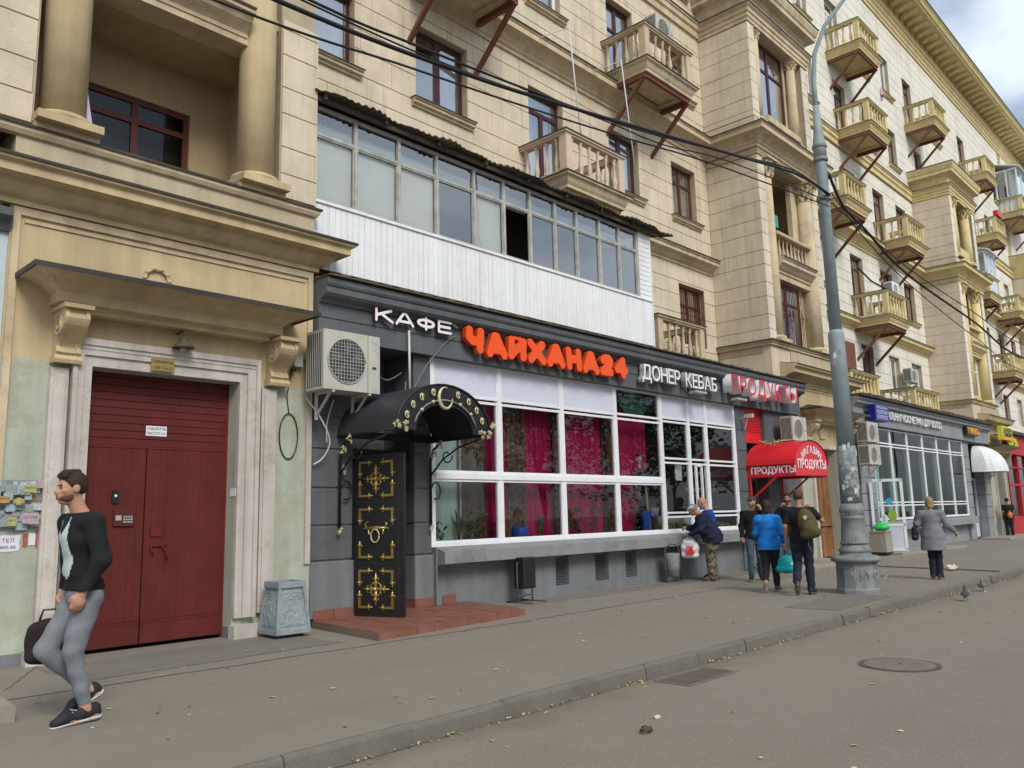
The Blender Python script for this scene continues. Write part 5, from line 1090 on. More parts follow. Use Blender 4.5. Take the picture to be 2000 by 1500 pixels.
def rosette():
    m_ = MB(); y = -.034
    for k in range(4):
        g = k*pi/2; dx, dz = cos(g), sin(g); R_ = .20
        m_.tube([(0, y, 0), (dx*R_*.5, y, dz*R_*.5), (dx*R_*.8, y, dz*R_*.8), (dx*(R_+.05), y, dz*(R_+.05))], [.03, .028, .022, .004], 6)
        m_.ball((dx*R_*.72, y-.012, dz*R_*.72), .024, 8, 6)
        for s_ in (-1, 1):
            px, pz = -dz*s_, dx*s_
            m_.tube([(dx*R_*.75, y, dz*R_*.75), (dx*R_*.8+px*.04, y, dz*R_*.8+pz*.04), (dx*R_*.65+px*.055, y, dz*R_*.65+pz*.055)], [.012, .01, .004], 5)
            m_.tube([(dx*.06, y, dz*.06), (dx*.10+px*.05, y, dz*.10+pz*.05), (dx*.06+px*.085, y, dz*.06+pz*.085), (dx*.02+px*.06, y, dz*.02+pz*.06)], [.015, .013, .01, .006], 5)
    m_.ball((0, y-.02, 0), .035, 10, 6)
    return m_
RO = rosette().mesh('rosette'); RO.materials.append(M['gold'])
for z_ in (.38, 1.99): inst(src_o(RO), dl, (.40, 0, z_), name='rosette')
m = MB(); y = -.036
m.tube([(.22, y, 1.26), (.40, y, 1.27), (.58, y, 1.26)], [.02, .032, .02], 6)
for s_ in (-1, 1): m.tube([(.40+s_*.16, y, 1.26), (.40+s_*.2, y, 1.33), (.40+s_*.14, y, 1.36)], [.02, .014, .005], 5); m.tube([(.40+s_*.14, y, 1.26), (.40+s_*.13, y, 1.18), (.40+s_*.07, y, 1.16)], [.02, .014, .005], 5); m.tube([(.40+s_*.18, y, 1.26), (.40+s_*.24, y, 1.26)], [.02, .002], 5)
m.build('handle_plate', M['gold'], dl)
m = MB(); m.tube([(.40+.075*cos(a*pi/9), y-.02, 1.15+.095*sin(a*pi/9)) for a in range(19)], .010, 6); m.build('ring_handle', M['goldl'], dl)

# ================================================================== BLACK BARREL CANOPY WITH GOLD DECORATION
bc = thing('black_door_canopy', 'black barrel shaped wrought iron canopy with gold crescent over the cafe door', 'canopy', (8.24, YF, 0)); 
def bcp(mb_, name, mat): o = mb_.build(name, mat, bc); o.location = (-8.24, -YF, 0); return o
CX, HW, Z0c, RISE = 8.24, .95, 2.76, .72; Yo = 9.12
def arc(k, t, r=1.0): a = pi*k/t; return (CX-HW*r*cos(a), Z0c+RISE*r*sin(a))
m = MB(); N_ = 18
for k in range(N_):
    (xa_, za_), (xb_, zb_) = arc(k, N_), arc(k+1, N_)
    m.q((xa_, Yo, za_), (xb_, Yo, zb_), (xb_, YF, zb_), (xa_, YF, za_), sm=True)
    m.q((xa_, Yo, za_-.012), (xa_, YF, za_-.012), (xb_, YF, zb_-.012), (xb_, Yo, zb_-.012), sm=True)
bcp(m, 'barrel_roof', M['blackl'])
m = MB()
ri = .60
for k in range(N_):
    (xa_, za_), (xb_, zb_) = arc(k, N_), arc(k+1, N_); (xc_, zc_), (xd_, zd_) = arc(k, N_, ri), arc(k+1, N_, ri); zc_ = Z0c+(zc_-Z0c)*.95; zd_ = Z0c+(zd_-Z0c)*.95
    m.poly([(xa_, Yo-.01, za_), (xb_, Yo-.01, zb_), (xd_, Yo-.01, zd_), (xc_, Yo-.01, zc_)], (0, .02, 0))
m.tube([(CX-HW, Yo, Z0c), (CX-HW, YF, Z0c)], .016, 6); m.tube([(CX+HW, Yo, Z0c), (CX+HW, YF, Z0c)], .016, 6)
m.tube([(arc(k, N_, .99)[0], Yo-.02, arc(k, N_, .99)[1]) for k in range(N_+1)], .014, 6)
m.box(CX-HW, CX+HW, YF-.04, YF-.01, Z0c-.02, Z0c+.1)
bcp(m, 'tympanum', M['black'])
m = MB(); m.tube([(CX-.66*HW*cos(pi*k/14), Yo-.03, Z0c+.66*RISE*sin(pi*k/14)) for k in range(1, 14)], .014, 8)
bcp(m, 'inner_arch', M['iron'])
m = MB()
for k in (3, 5, 9, 11): a = pi*k/14; m.ball((CX-.66*HW*cos(a), Yo-.05, Z0c+.66*RISE*sin(a)), .028, 8, 6)
# crescent
for k in range(17):
    pass
cc_ = []; 
for k in range(15): a = radians(70+k*(290/14.)); cc_.append((CX-.01+.135*cos(a), Yo-.035, Z0c+.51+.16*sin(a)))
m.tube(cc_, [.005+.024*sin(pi*k/14.) for k in range(15)], 6)
for i, k in enumerate((1.6, 2.9, 4.2, 5.6, 8.4, 9.8, 11.1, 12.4)):
    a = pi*k/14; px, pz = CX-.84*HW*cos(a), Z0c+.84*RISE*sin(a)
    m.tube([(px+.035*cos(g*.9), Yo-.03, pz+.05*sin(g*.9)) for g in range(8)], [.012]*7+[.004], 5); m.tube([(px, Yo-.03, pz+.05), (px+.02, Yo-.03, pz-.06)], [.012, .006], 5)
bcp(m, 'gold_crescent', M['goldl'])
def flowers(cx, cy, cz, n, sp, mat=None, seed=1):
    m_ = MB(); r_ = random.Random(seed)
    for i in range(n):
        c = Vector((cx+r_.uniform(-sp, sp), cy+r_.uniform(-.04, .04), cz+r_.uniform(-sp, sp)*.9))
        for k in range(5): g = k*2*pi/5+r_.random(); m_.tube([c, c+Vector((cos(g)*.022, -.01, sin(g)*.022)), c+Vector((cos(g)*.042, 0, sin(g)*.042))], [.006, .011, .002], 5)
        m_.ball(c+Vector((0,-.015,0)), .012, 6, 4)
    return m_
for i, (x_, z_) in enumerate(((CX-HW+.03, Z0c+.05), (CX-HW+.22, Z0c+.05), (CX+HW-.22, Z0c+.03), (CX+HW-.04, Z0c-.02), (CX+HW+.0, Z0c+.14))): bcp(flowers(x_, Yo-.03, z_, 5, .07, seed=i), 'gold_flower', M['goldl'])
for s_, xw in ((-1, 7.31), (1, 9.11)):
    m = MB(); m.tube([(xw, YF-.05, 1.40), (xw, YF-.05, 2.45), (xw, YF-.12, 2.62), (xw, YF-.30, 2.72)], .022, 8)
    m.tube([(xw, YF-.06, 2.2), (xw, YF-.35, 2.45), (xw, YF-.75, 2.62), (xw, YF-1.2, 2.70)], .015, 6)
    m.tube([(xw, YF-.45-.14*cos(a*.45)*(1-a*.05), 2.50-.13*sin(a*.45)*(1-a*.05)) for a in range(13)], .012, 6)
    m.tube([(xw+.10+.10*cos(a*.4), YF-.06, 1.95+.14*sin(a*.4)) for a in range(-5, 8)], .014, 6)
    bcp(m, 'scroll_bracket', M['black'])
    for i, (z_, n_, y_) in enumerate(((2.55, 4, YF-.14), (2.70, 3, YF-.3), (2.25, 2, YF-.08), (1.35, 3, YF-.07))): bcp(flowers(xw, y_, z_, n_, .045, seed=20+i), 'gold_flower', M['goldl'])

# ================================================================== AIR CONDITIONERS
def ac_unit(x0, x1, z0, z1, y0, y1, label, fan=.38, brack=True, brand=False, colr='ac', facing='-y'):
    W, H, D = x1-x0, z1-z0, y1-y0; t_ = thing('air_conditioner', label, 'air conditioner', (x0, y1, z0))
    MB().box(0, W, -D, 0, 0, H).build('casing', M[colr], t_)
    MB().box(-.006, 0, -D+.03, -.03, .05, H-.05).build('side_coil', M['acd'], t_)
    fr_ = MB()
    for i in range(9): fr_.box(-.012, -.006, -D+.03+(D-.06)*i/8-.004, -D+.03+(D-.06)*i/8+.004, .05, H-.05)
    fr_.build('side_fin', M[colr], t_)
    cx_, cz_, R_ = W*.40, H*.5, H*fan
    d_ = MB(); n_ = 24
    d_.poly([(cx_+R_*cos(2*pi*k/n_), -D-.004, cz_+R_*sin(2*pi*k/n_)) for k in range(n_)], (0, .003, 0)); d_.build('fan_opening', M['acd'], t_)
    b_ = MB()
    for k in range(5):
        g = k*2*pi/5; b_.poly([(cx_+.03*cos(g), -D-.006, cz_+.03*sin(g)), (cx_+R_*.85*cos(g), -D-.006, cz_+R_*.85*sin(g)), (cx_+R_*.8*cos(g+.6), -D-.006, cz_+R_*.8*sin(g+.6))], (0, .002, 0))
    b_.build('fan_blade', M['acb'], t_)
    gr = MB()
    for i in range(-6, 7):
        u = R_*i/6.5; h_ = sqrt(max(R_*R_-u*u, 0)); gr.bar((cx_+u, -D-.014, cz_-h_), (cx_+u, -D-.014, cz_+h_), .005)
        gr.bar((cx_-h_, -D-.016, cz_+u), (cx_+h_, -D-.016, cz_+u), .006)
    gr.tube([(cx_+R_*cos(2*pi*k/n_), -D-.012, cz_+R_*sin(2*pi*k/n_)) for k in range(n_+1)], .008, 5)
    gr.build('fan_grille', M[colr], t_)
    s_ = MB(); s_.box(W*.775, W*.78, -D-.004, -D, .0, H); s_.box(W*.86, W*.93, -D-.006, -D, H*.42, H*.46); s_.build('panel_seam', M['acd'], t_)
    if brand: text('TCL', .07, surf('cyan_badge', (.1,.5,.5), .5), parent=t_, width=.13, loc=(W*.83, -D-.004, H*.86))
    if brack:
        for x_ in (W*.18, W*.82):
            k = MB(); k.bar((x_, .0, -.02), (x_, -D, -.02), .035); k.bar((x_, .0, -.35), (x_, -D*.8, -.03), .03); k.bar((x_, .0, -.4), (x_, .0, 0), .035); k.build('wall_bracket', M[colr], t_)
    return t_
ac_unit(6.60, 7.60, 3.36, 4.23, 9.86, 10.30, 'large cream air conditioner above the cafe door with round fan', brand=True)
ac_unit(21.75, 22.65, 3.38, 4.05, 9.90, 10.25, 'cream air conditioner with slotted side above the red grocery awning')
ac_unit(26.85, 27.8, 3.58, 4.22, 9.75, 10.1, 'upper of two stacked air conditioners beside the lamp post'); ac_unit(26.85, 27.8, 2.86, 3.48, 9.75, 10.1, 'lower of two stacked air conditioners beside the lamp post')
ac_unit(17.75, 18.6, 14.20, 14.85, 11.0, 11.35, 'air conditioner standing on the upper beige balcony in front of its door', brack=False)
ac_unit(34.5, 35.3, 10.0, 10.6, 11.0, 11.35, 'white air conditioner standing on the yellow balcony with a bent hose', brack=False, colr='siding')
ac_unit(42.9, 43.7, 3.1, 3.75, 9.9, 10.25, 'air conditioner over the far white domed awning'); ac_unit(38.0, 38.9, 6.9, 7.5, 11.7, 12.05, 'air conditioner in a cage above the rooftop balustrade')
m = MB(); m.tube([(33.9,12.1,11.3),(34.0,11.9,11.0),(33.9,11.6,10.6),(34.3,11.3,10.35),(34.5,11.2,10.2)], .04, 8); tag(m.build('bent_hose', M['black']), 'black hose bending down to the white unit on a yellow balcony', 'hose')
m = MB(); m.tube(smooth_pts([(6.66,10.4,3.3),(6.85,10.25,2.95),(7.02,10.3,2.65),(6.97,10.4,2.42),(6.84,10.45,2.32)]), .013, 6); m.tube(smooth_pts([(7.15,10.4,3.3),(7.05,10.42,2.95),(7.06,10.44,2.65)]), .011, 6)
tag(m.build('drain_hose', M['wirew']), 'pale hoses hanging below the large unit above the cafe door', 'hose')
m = MB(); m.tube([(8.52,10.28,4.55),(8.53,10.28,3.4)], .02, 8); tag(m.build('white_conduit', M['wirew']), 'straight white conduit running down from the cafe sign to the canopy', 'pipe')
m = MB(); m.tube(smooth_pts([(8.62,10.6,3.9),(8.45,10.75,3.78),(8.25,10.9,3.85),(8.05,11.0,3.6),(7.9,11.1,3.2)]), .012, 6); m.tube([(8.66,10.55,3.2),(8.66,10.55,3.75)], .012, 6); tag(m.build('recess_wiring', M['wire']), 'loose grey wires in the recess above the cafe door', 'wire')
m = MB(); m.tube([(8.25,10.42,2.9),(8.55,10.38,3.4),(8.95,10.33,4.05),(9.4,10.33,4.5),(9.6,10.33,4.62)], .008, 5); tag(m.build('sign_wire', M['wire']), 'thin wire slanting from the orange sign to the canopy', 'wire')
m = MB(); m.tube([(9.40,10.28,4.86),(9.62,10.30,4.76)], .018, 6); tag(m.build('sign_bar', M['wirew']), 'short white bar between the cafe word and the orange sign', 'bar')

# ================================================================== SIGNS
s_ = sign('cafe_sign', 'white raised letters КАФЕ with maroon sides on the grey fascia', 'sign', (8.6, 10.3, 4.6)); CAFE = s_
s_ = sign('teahouse_sign', 'large bold orange raised letters ЧАЙХАНА24 over the cafe windows', 'sign', (12.1, 10.3, 4.5)); TEAHOUSE = s_
s_ = sign('doner_sign', 'white raised letters ДОНЕР КЕБАБ on the grey fascia', 'sign', (16.6, 10.3, 4.5)); letters('ДОНЕР КЕБАБ', 15.02, 18.25, 10.22, 4.42, 4.76, M['letw'], M['oldw'], .06, .009, s_, gapk=.6, org=(16.6,10.3,4.5))
s_ = sign('grocery_sign', 'red raised letters ПРОДУКТЫ with white sides at the right end of the fascia', 'sign', (20.5, 10.3, 4.6)); letters('ПРОДУКТЫ', 18.72, 22.50, 10.14, 4.46, 4.90, M['letr'], M['letw'], .12, .009, s_, gapk=1.0, org=(20.5,10.3,4.6))
for a, n_ in ((17.0, 1), (19.0, 2)):
    m = MB(); m.box(a, a+.5, 10.02, 10.2, 4.28, 4.33); m.box(a+.2, a+.25, 10.2, 10.37, 4.29, 4.33); tag(m.build('sign_lamp', M['oldw']), 'small flat lamp under the '+('white kebab letters' if n_ == 1 else 'red grocery letters'), 'lamp')
m = MB(); m.box(-.04, .04, -.16, .08, -.05, .05); m.bar((0,.05,0), (0,.22,-.05), .03); m.bar((0, 0, -.05), (0,.1,-.35), .02); o = m.build('floodlight', M['ac']); o.location = (19.95, 10.28, 3.95); tag(o, 'cream floodlight on the grey pilaster above the red awning', 'lamp')

# ---- red grocery awning
ra = thing('grocery_awning', 'bright red barrel awning with white lettering over the grocery door', 'awning', (21.1, YF, 0))
def rap(mb_, name, mat, fix=True): o = mb_.build(name, mat, ra, fix=fix); o.location = (-21.1, -YF, 0); return o
CX, HW, Z0r, RR = 21.12, .98, 2.66, .62; Yo = 9.14
m = MB()
for k in range(18):
    a0, a1 = pi*k/18, pi*(k+1)/18; p0, p1 = (CX-(HW+.05)*cos(a0), Z0r+RR*sin(a0)), (CX-(HW+.05)*cos(a1), Z0r+RR*sin(a1))
    m.q((p0[0], Yo, p0[1]), (p1[0], Yo, p1[1]), (p1[0], YF, p1[1]), (p0[0], YF, p0[1]), sm=True); m.q((p0[0], Yo, p0[1]-.012), (p0[0], YF, p0[1]-.012), (p1[0], YF, p1[1]-.012), (p1[0], Yo, p1[1]-.012), sm=True)
rap(m, 'barrel_roof', M['awnred'])
m = MB(); m.poly([(CX-HW, Yo+.02, 2.34)]+[(CX-HW*cos(pi*k/18), Yo+.02, Z0r+RR*.97*sin(pi*k/18)) for k in range(19)]+[(CX+HW, Yo+.02, 2.40)], (0, .02, 0)); rap(m, 'front_panel', M['awnred'])
m = MB(); m.poly([(CX-HW, Yo+.04, 2.34), (CX-HW, YF, 2.36), (CX-HW, YF, 2.66), (CX-HW, Yo+.04, 2.66)], (.02, 0, 0)); m.poly([(CX+HW-.02, Yo+.04, 2.38), (CX+HW-.02, YF, 2.36), (CX+HW-.02, YF, 2.66), (CX+HW-.02, Yo+.04, 2.66)], (.02, 0, 0)); rap(m, 'side_panel', M['awnred'])
m = MB()
for sx in (CX-HW+.03, CX+HW-.05):
    m.bar((sx, YF-.06, 1.70), (sx, YF-.06, 2.4), .05); m.bar((sx, YF-.08, 1.78), (sx, Yo+.55, 2.36), .045); m.bar((sx, Yo+.05, 2.35), (sx, YF, 2.35), .04)
m.bar((CX-HW, Yo+.06, 2.36), (CX+HW, Yo+.06, 2.38), .04); rap(m, 'support_frame', M['letr'])
o = text('ПРОДУКТЫ', .24, M['letw'], .002, None, .006, 'lettering', ra, width=1.22, loc=(CX-HW-.006-21.1, -.12, 2.43), rot=(pi/2, 0, -pi/2))
o.data.transform(Matrix.Scale(1, 4)); o = text('ПРОДУКТЫ', .30, M['letw'], .002, None, .006, 'lettering', ra, width=1.72, align='CENTER', loc=(CX-21.1, Yo+.012-YF, 2.55))
wtxt = '·МАГАЗИН·'
for i, ch in enumerate(wtxt):
    th = radians(148-i*(116/(len(wtxt)-1))); rr_ = .78
    text(ch, .25, M['letw'], .002, None, .006, 'letter', ra, align='CENTER', loc=(CX+rr_*.86*cos(th)-21.1, Yo+.012-YF, 2.50+rr_*.60*sin(th)-.02), rot=(pi/2, -(th-pi/2)*.75, 0))
# fix rotation sign so the letters follow the arch
m = MB(); m.tube([(19.9,9.6,3.2),(20.5,9.5,3.28),(20.9,9.6,3.3)], .01, 5)
for k in range(9): m.tube([(20.3+random.uniform(-.2,.2), 9.9+random.uniform(-.2,.2), 3.18), (20.3+random.uniform(-.35,.35), 9.8+random.uniform(-.3,.3), 3.28)], .012, 4)
tag(m.build('dry_twigs', M['leaf']), 'dry twigs lying on top of the red awning', 'twigs')
# ---- bigger glazed balcony over the cafe
gb = thing('glazed_balcony', 'long white sided glazed balcony with corrugated roof above the cafe', 'balcony', (11.5, 10.65, 5.4))
gofs = Vector((-11.5, -10.65, -5.4))
def gp(mb_, name, mat, fix=True): o = mb_.build(name, mat, gb, fix=fix); o.location = gofs; return o
GY = 10.65; GA, GB_ = 6.86, 16.30
m = MB(); m.box(GA, GB_, GY+.02, GY+.08, 5.40, 6.46); m.box(15.82, GB_, GY+.02, GY+.08, 6.46, 8.15); gp(m, 'backing_board', M['oldw'])
n = 82; wv = (GB_-GA)/n; sl = MB().cbox(.003, wv-.003, 0, .016, 0, 1.07, c=.004).mesh('siding_strip'); sl.materials.append(M['siding'])
for i in range(n): o = inst(src_o(sl), gb, (GA+i*wv-11.5, random.uniform(-.0015,.0015), 5.385-5.4), name='siding_strip')
n = 14; hv = (8.12-6.47)/n; sl2 = MB().cbox(0, GB_-15.84, 0, .016, .004, hv-.004, c=.005).mesh('siding_strip'); sl2.materials.append(M['siding'])
for i in range(n): inst(src_o(sl2), gb, (15.84-11.5, 0, 6.47+i*hv-5.4), name='siding_strip')
m = MB(); m.box(GA, GB_+.02, GY-.03, GY+.06, 6.455, 6.50); m.box(GB_-.02, GB_+.03, GY-.01, GY+.05, 5.38, 8.12); gp(m, 'trim', M['siding'])
m = MB(); m.box(GB_, GB_+.03, GY+.05, YB, 5.4, 8.12); gp(m, 'end_wall', M['siding'])
posts = [6.90, 7.73, 8.64, 9.52, 10.46, 11.27, 12.04, 12.83, 13.55, 14.36, 15.10, 15.80]
PX = posts
m = MB()
for x_ in PX: m.bar((x_, GY+.05, 6.48), (x_, GY+.05, 8.10), .055, .07)
for z_, t_ in ((6.50, .05), (7.62, .05), (8.07, .06)): m.bar((PX[0], GY+.05, z_), (PX[-1], GY+.05, z_), .06, t_)
gf = gp(m, 'window_frame', M['oldw'])
kinds = ['p','p','p','g','p','o','g','g','g','g','g']
for i in range(len(PX)-1):
    a, b_ = PX[i]+.03, PX[i+1]-.03
    s2 = MB(); s2.box(a, a+.02, GY+.03, GY+.06, 6.53, 7.59); s2.box(b_-.02, b_, GY+.03, GY+.06, 6.53, 7.59); s2.box(a+.02, b_-.02, GY+.03, GY+.06, 6.53, 6.55); s2.box(a+.02, b_-.02, GY+.03, GY+.06, 7.57, 7.59); s2.build('sash', M['oldw'], gf)
    if kinds[i] != 'o':
        p = MB(); p.q((a, GY+.06, 6.52), (b_, GY+.06, 6.52), (b_, GY+.06, 7.60), (a, GY+.06, 7.60)); p.build('pane', M['blglass'] if kinds[i] == 'p' else M['bglass'], gf, fix=False)
    p = MB(); p.q((a, GY+.06, 7.65), (b_, GY+.06, 7.65), (b_, GY+.06, 8.05), (a, GY+.06, 8.05)); p.build('pane', M['bglass'], gf, fix=False)
    if kinds[i] == 'p':
        p = MB(); p.q((a, GY+.10, 6.5), (b_, GY+.10, 6.5), (b_, GY+.10, 7.78 if i != 4 else 7.6), (a, GY+.10, 7.78 if i != 4 else 7.6)); p.build('blind', M['pcurt'], gf, fix=False)
    # scalloped lace edge behind the upper lights
    l_ = MB(); k_ = 0; x_ = a
    while x_ < b_-.02: l_.q((x_, GY+.12, 7.56), (min(x_+.05, b_), GY+.12, 7.56), (min(x_+.05, b_), GY+.12, 7.82), (x_+.025, GY+.12, 7.86), (x_, GY+.12, 7.82)); x_ += .05
    l_.build('lace_edge', M['curtain'], gf, fix=False)
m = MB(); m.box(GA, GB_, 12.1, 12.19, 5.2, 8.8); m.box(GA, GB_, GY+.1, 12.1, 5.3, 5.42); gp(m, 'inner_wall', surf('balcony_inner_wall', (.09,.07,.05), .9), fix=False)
m = MB()
N_ = 150; x0, x1 = GA-.05, 17.0
for i in range(N_):
    ua, ub = x0+(x1-x0)*i/N_, x0+(x1-x0)*(i+1)/N_; f = lambda u: .028*sin(u*2*pi/.13); jag = lambda u: .05*sin(u*3.1)+.03*sin(u*7.7)
    m.q((ua, 10.38+jag(ua), 8.22+f(ua)), (ub, 10.38+jag(ub), 8.22+f(ub)), (ub, YB+.02, 8.62+f(ub)), (ua, YB+.02, 8.62+f(ua)), sm=True)
gr_ = gp(m, 'corrugated_roof', M['rust'], fix=False)
sm_ = gr_.modifiers.new('s', 'SOLIDIFY'); sm_.thickness = .012
m = MB()
for x_ in [7+1.2*i for i in range(8)]: m.bar((x_, 10.45, 8.16), (x_, YB, 8.52), .05, .08)
m.bar((GA, 10.55, 8.14), (16.5, 10.55, 8.14), .05, .08); gp(m, 'rafter', M['bark'])
# ---- clothes-line rods on the balcony
for (x_, nm) in ((14.2, 'left'), (16.3, 'right')):
    m = MB(); m.tube([(x_, 10.95, 10.0), (x_, 11.2, 12.95)], .018, 6); m.tube([(x_, 11.2, 12.9), (x_-.65, 12.1, 12.6)], .010, 5)
    tag(m.build('white_pole', M['wirew']), nm+' of two thin white poles rising above the pinkish balcony', 'pole')
# ================================================================== SECOND SHOP (pale grey)
s2 = thing('cosmetics_shopfront', 'pale grey shopfront with a wide grid of green tinted panes beyond the lamp post', 'shop', (0, YF, 0))
def sp2(mb_, name, mat, par=None, fix=True, P=None): o = mb_.build(name, mat, par or (P or s2), fix=fix); o.location = Vector((0,-YF,0)) if par is None else (0,0,0); return o
m = MB(); m.box(27.45, 43.75, 10.36, YB, 4.30, 4.84); sp2(m, 'fascia', M['grey2'], fix=False)
m = MB(); m.wrap([(27.45, 10.36), (43.75, 10.36)], [(-.3,4.84),(.03,4.84),(.06,4.9),(.16,4.95),(.16,5.03),(.2,5.06),(.22,5.14),(-.3,5.2)]); sp2(m, 'cornice', M['grey2'])
m = MB(); m.box(27.45, 43.75, 10.02, YB, 5.17, 5.22)
for i in range(60): x_ = 27.5+i*.27; m.box(x_, x_+.2, 10.0, 10.5, 5.22, 5.24+random.uniform(0,.05))
sp2(m, 'roof_edge', M['rust'], fix=False)
for (a, b_) in ((27.95, 29.3), (39.95, 40.75), (42.9, 43.75)):
    m = MB(); m.box(a+.01, b_-.01, YF+.02, YF+.8, 0, 4.3); o = sp2(m, 'pilaster', M['grey'], fix=False)
    zs = [0, .9, 1.4, 1.95, 2.5, 3.05, 3.6, 4.3]
    for i in range(7): MB().cbox(a, b_, YF, YF+.4, zs[i]+.012, zs[i+1]-.012, c=.012).build('stone_block', M['grey2'], o)
m = MB(); m.box(29.3, 39.95, 10.62, 10.9, 0, .75); sp2(m, 'wall', M['grey2']); m = MB(); m.sweepx(29.2, 40.3, [(YF+.1, 1.03), (10.25, .95), (10.25, .72), (YF+.1, .70)]); sp2(m, 'window_sill', M['grey2'])
xs2 = [29.32+i*1.765 for i in range(7)]
glazing(s2, [[(1.08, 1.58, 'g'), (1.64, 3.66, 'g'), (3.72, 4.26, 'g')]]*6, 29.3, 39.9, 1.05, 4.29, xs2, M['white'], M['gglass'], t=.035)
m = MB(); m.box(27.5, 43.5, 15.0, 15.1, 0, 4.4); m.box(27.5, 27.6, 11.3, 15, 0, 4.4); m.box(40.7, 40.8, 10.9, 15, 0, 4.4); m.box(27.5, 43.5, 10.9, 15, 4.32, 4.4); sp2(m, 'interior_wall', surf('pale_green_interior', (.33,.40,.33), .8, .1, 1), fix=False)
m = MB(); m.box(29.0, 40.7, 10.9, 15, .0, .1); sp2(m, 'interior_floor', M['room'])
for i in range(6): m = MB(); m.box(xs2[i]+.15, xs2[i]+.5, 11.2, 11.3, 1, 4.3); sp2(m, 'vertical_blind', M['curtain'])
for i, x_ in enumerate((30.2, 32.1, 34.0, 36.5)):
    t_ = thing('shop_display', ('first','second','third','fourth')[i]+' dark display cabinet from the left behind the far grid of panes', 'cabinet', (x_, 11.8, .1)); MB().box(-.5, .5, -.2, .2, 0, 1.2).build('cabinet', M['dark'], t_); MB().box(-.45, .45, -.21, -.2, .2, .5).build('drawer', M['room'], t_); MB().box(-.3, .3, -.1, .1, 1.2, 1.45).build('box', M['paper'], t_)
m = MB(); m.box(27.95, 28.6, 11.2, 11.3, 0, 4.3); sp2(m, 'recess_wall', M['dark'])
# open white glazed door of that shop
wd2 = thing('open_glazed_door', 'open white framed glass door with stickers behind the lamp post', 'door', (28.35, 10.4, .07)); wd2.rotation_euler = (0, 0, radians(-72))
m = MB(); W_, H_ = 1.0, 2.35
for a, b_ in (((.04,0,.04),(.04,0,H_)), ((W_-.04,0,.04),(W_-.04,0,H_)), ((0,0,.06),(W_,0,.06)), ((0,0,H_-.04),(W_,0,H_-.04)), ((0,0,.85),(W_,0,.85)), ((.34,0,.85),(.34,0,H_))): m.bar(a, b_, .09, .06, up=(0,1,0))
m.build('door_frame', M['white'], wd2); MB().box(.08, W_-.08, -.015, .015, .1, .82).build('lower_panel', M['wpanel'], wd2); m = MB(); m.q((.08,0,.9),(W_-.08,0,.9),(W_-.08,0,H_-.08),(.08,0,H_-.08)); m.build('pane', M['dglass'], wd2, fix=False)
for x_, z_, w_, h_, c in ((.55,1.62,.20,.22,'blue'),(.62,1.15,.28,.38,'yelp'),(.40,1.05,.16,.3,'paper')):
    m = MB(); m.poly([(x_+w_/2*cos(a*pi/5), -.03, z_+h_/2*sin(a*pi/5)) for a in range(10)], (0,.006,0)); m.build('sticker', {'blue':surf('cyan_sticker',(.05,.35,.6),.5),'yelp':surf('leaf_green_sticker',(.25,.4,.05),.5)}.get(c, M[c]), wd2)
# signs of that shop
s_ = sign('blue_box_sign', 'dark blue projecting sign with white cosmetics lettering beside the lamp post', 'sign', (28.9, 10.2, 4.65)); MB().box(-.62, .62, -.25, .0, -.27, .27).build('box', M['navy'], s_)
MB().bar((0, 0, .1), (0, .16, .1), .05).bar((0,0,-.1),(0,.16,-.1),.05).build('bracket', M['greyl'], s_)
for t_, z_, w_ in (('ПРОФЕССИОНАЛЬНАЯ', .14, 1.0), ('КОСМЕТИКА', -.03, 1.0), ('ДЛЯ ВОЛОС', -.20, 1.0)): text(t_, .12 if z_ > .1 else .17, M['letw'], parent=s_, width=w_, align='CENTER', loc=(0,-.256,z_))
s_ = sign('cosmetics_sign', 'long row of small white letters on the pale grey fascia', 'sign', (33, 10.3, 4.6)); 
text('ОНАЛЬНАЯ КОСМЕТИКА ДЛЯ ВОЛОС', .36, M['letw'], .03, M['oldw'], .008, 'lettering', s_, width=6.6, loc=(-3.2, -.02, -.02))
s_ = sign('orange_sign', 'small orange sign at the right end of the pale grey fascia', 'sign', (40.5, 10.3, 4.7)); MB().box(-.85, .95, -.12, .05, -.16, .20).build('box', M['black'], s_); text('ПИВО', .34, M['orp'], .02, None, .01, 'lettering', s_, width=1.5, align='CENTER', loc=(.05,-.14,-.1))
# white domed awning and its door
wa = thing('white_domed_awning', 'white quarter dome fabric awning over the far shop door', 'awning', (42.0, YF, 3.0))
m = MB(); nn = 10
for i in range(nn):
    for j in range(10):
        def pt_(u, v): th = u*pi/2; ph = v*pi; return (-1.0*cos(ph)*(cos(th)**.5), -1.2*cos(th)*(sin(ph)**.6), -.05+1.2*sin(th))
        m.q(pt_(i/nn,j/10), pt_(i/nn,(j+1)/10), pt_((i+1)/nn,(j+1)/10), pt_((i+1)/nn,j/10), sm=True)
m.build('fabric', M['siding'], wa, fix=False); m = MB(); m.tube([(-1.0,0,-.05),(-1.0,-.95,-.05),(1.0,-.95,-.05),(1.0,0,-.05)], .02, 6); m.build('frame', M['white'], wa)
m = MB(); m.box(40.75, 42.9, YF+.6, YF+.7, 0, 4.3); sp2(m, 'recess_wall', M['greyl'])
wd3 = thing('pale_glazed_door', 'pale grey door with yellow and orange poster under the white domed awning', 'door', (41.9, 10.9, .07))
m = MB(); m.box(-.9,.9,0,.06,0,.9); m.bar((-.9,.03,.9),(-.9,.03,2.6),.1); m.bar((.0,.03,.9),(.0,.03,2.6),.07); m.bar((.9,.03,.9),(.9,.03,2.6),.1); m.bar((-.9,.03,2.6),(.9,.03,2.6),.1); m.build('door_frame', M['wpanel'], wd3)
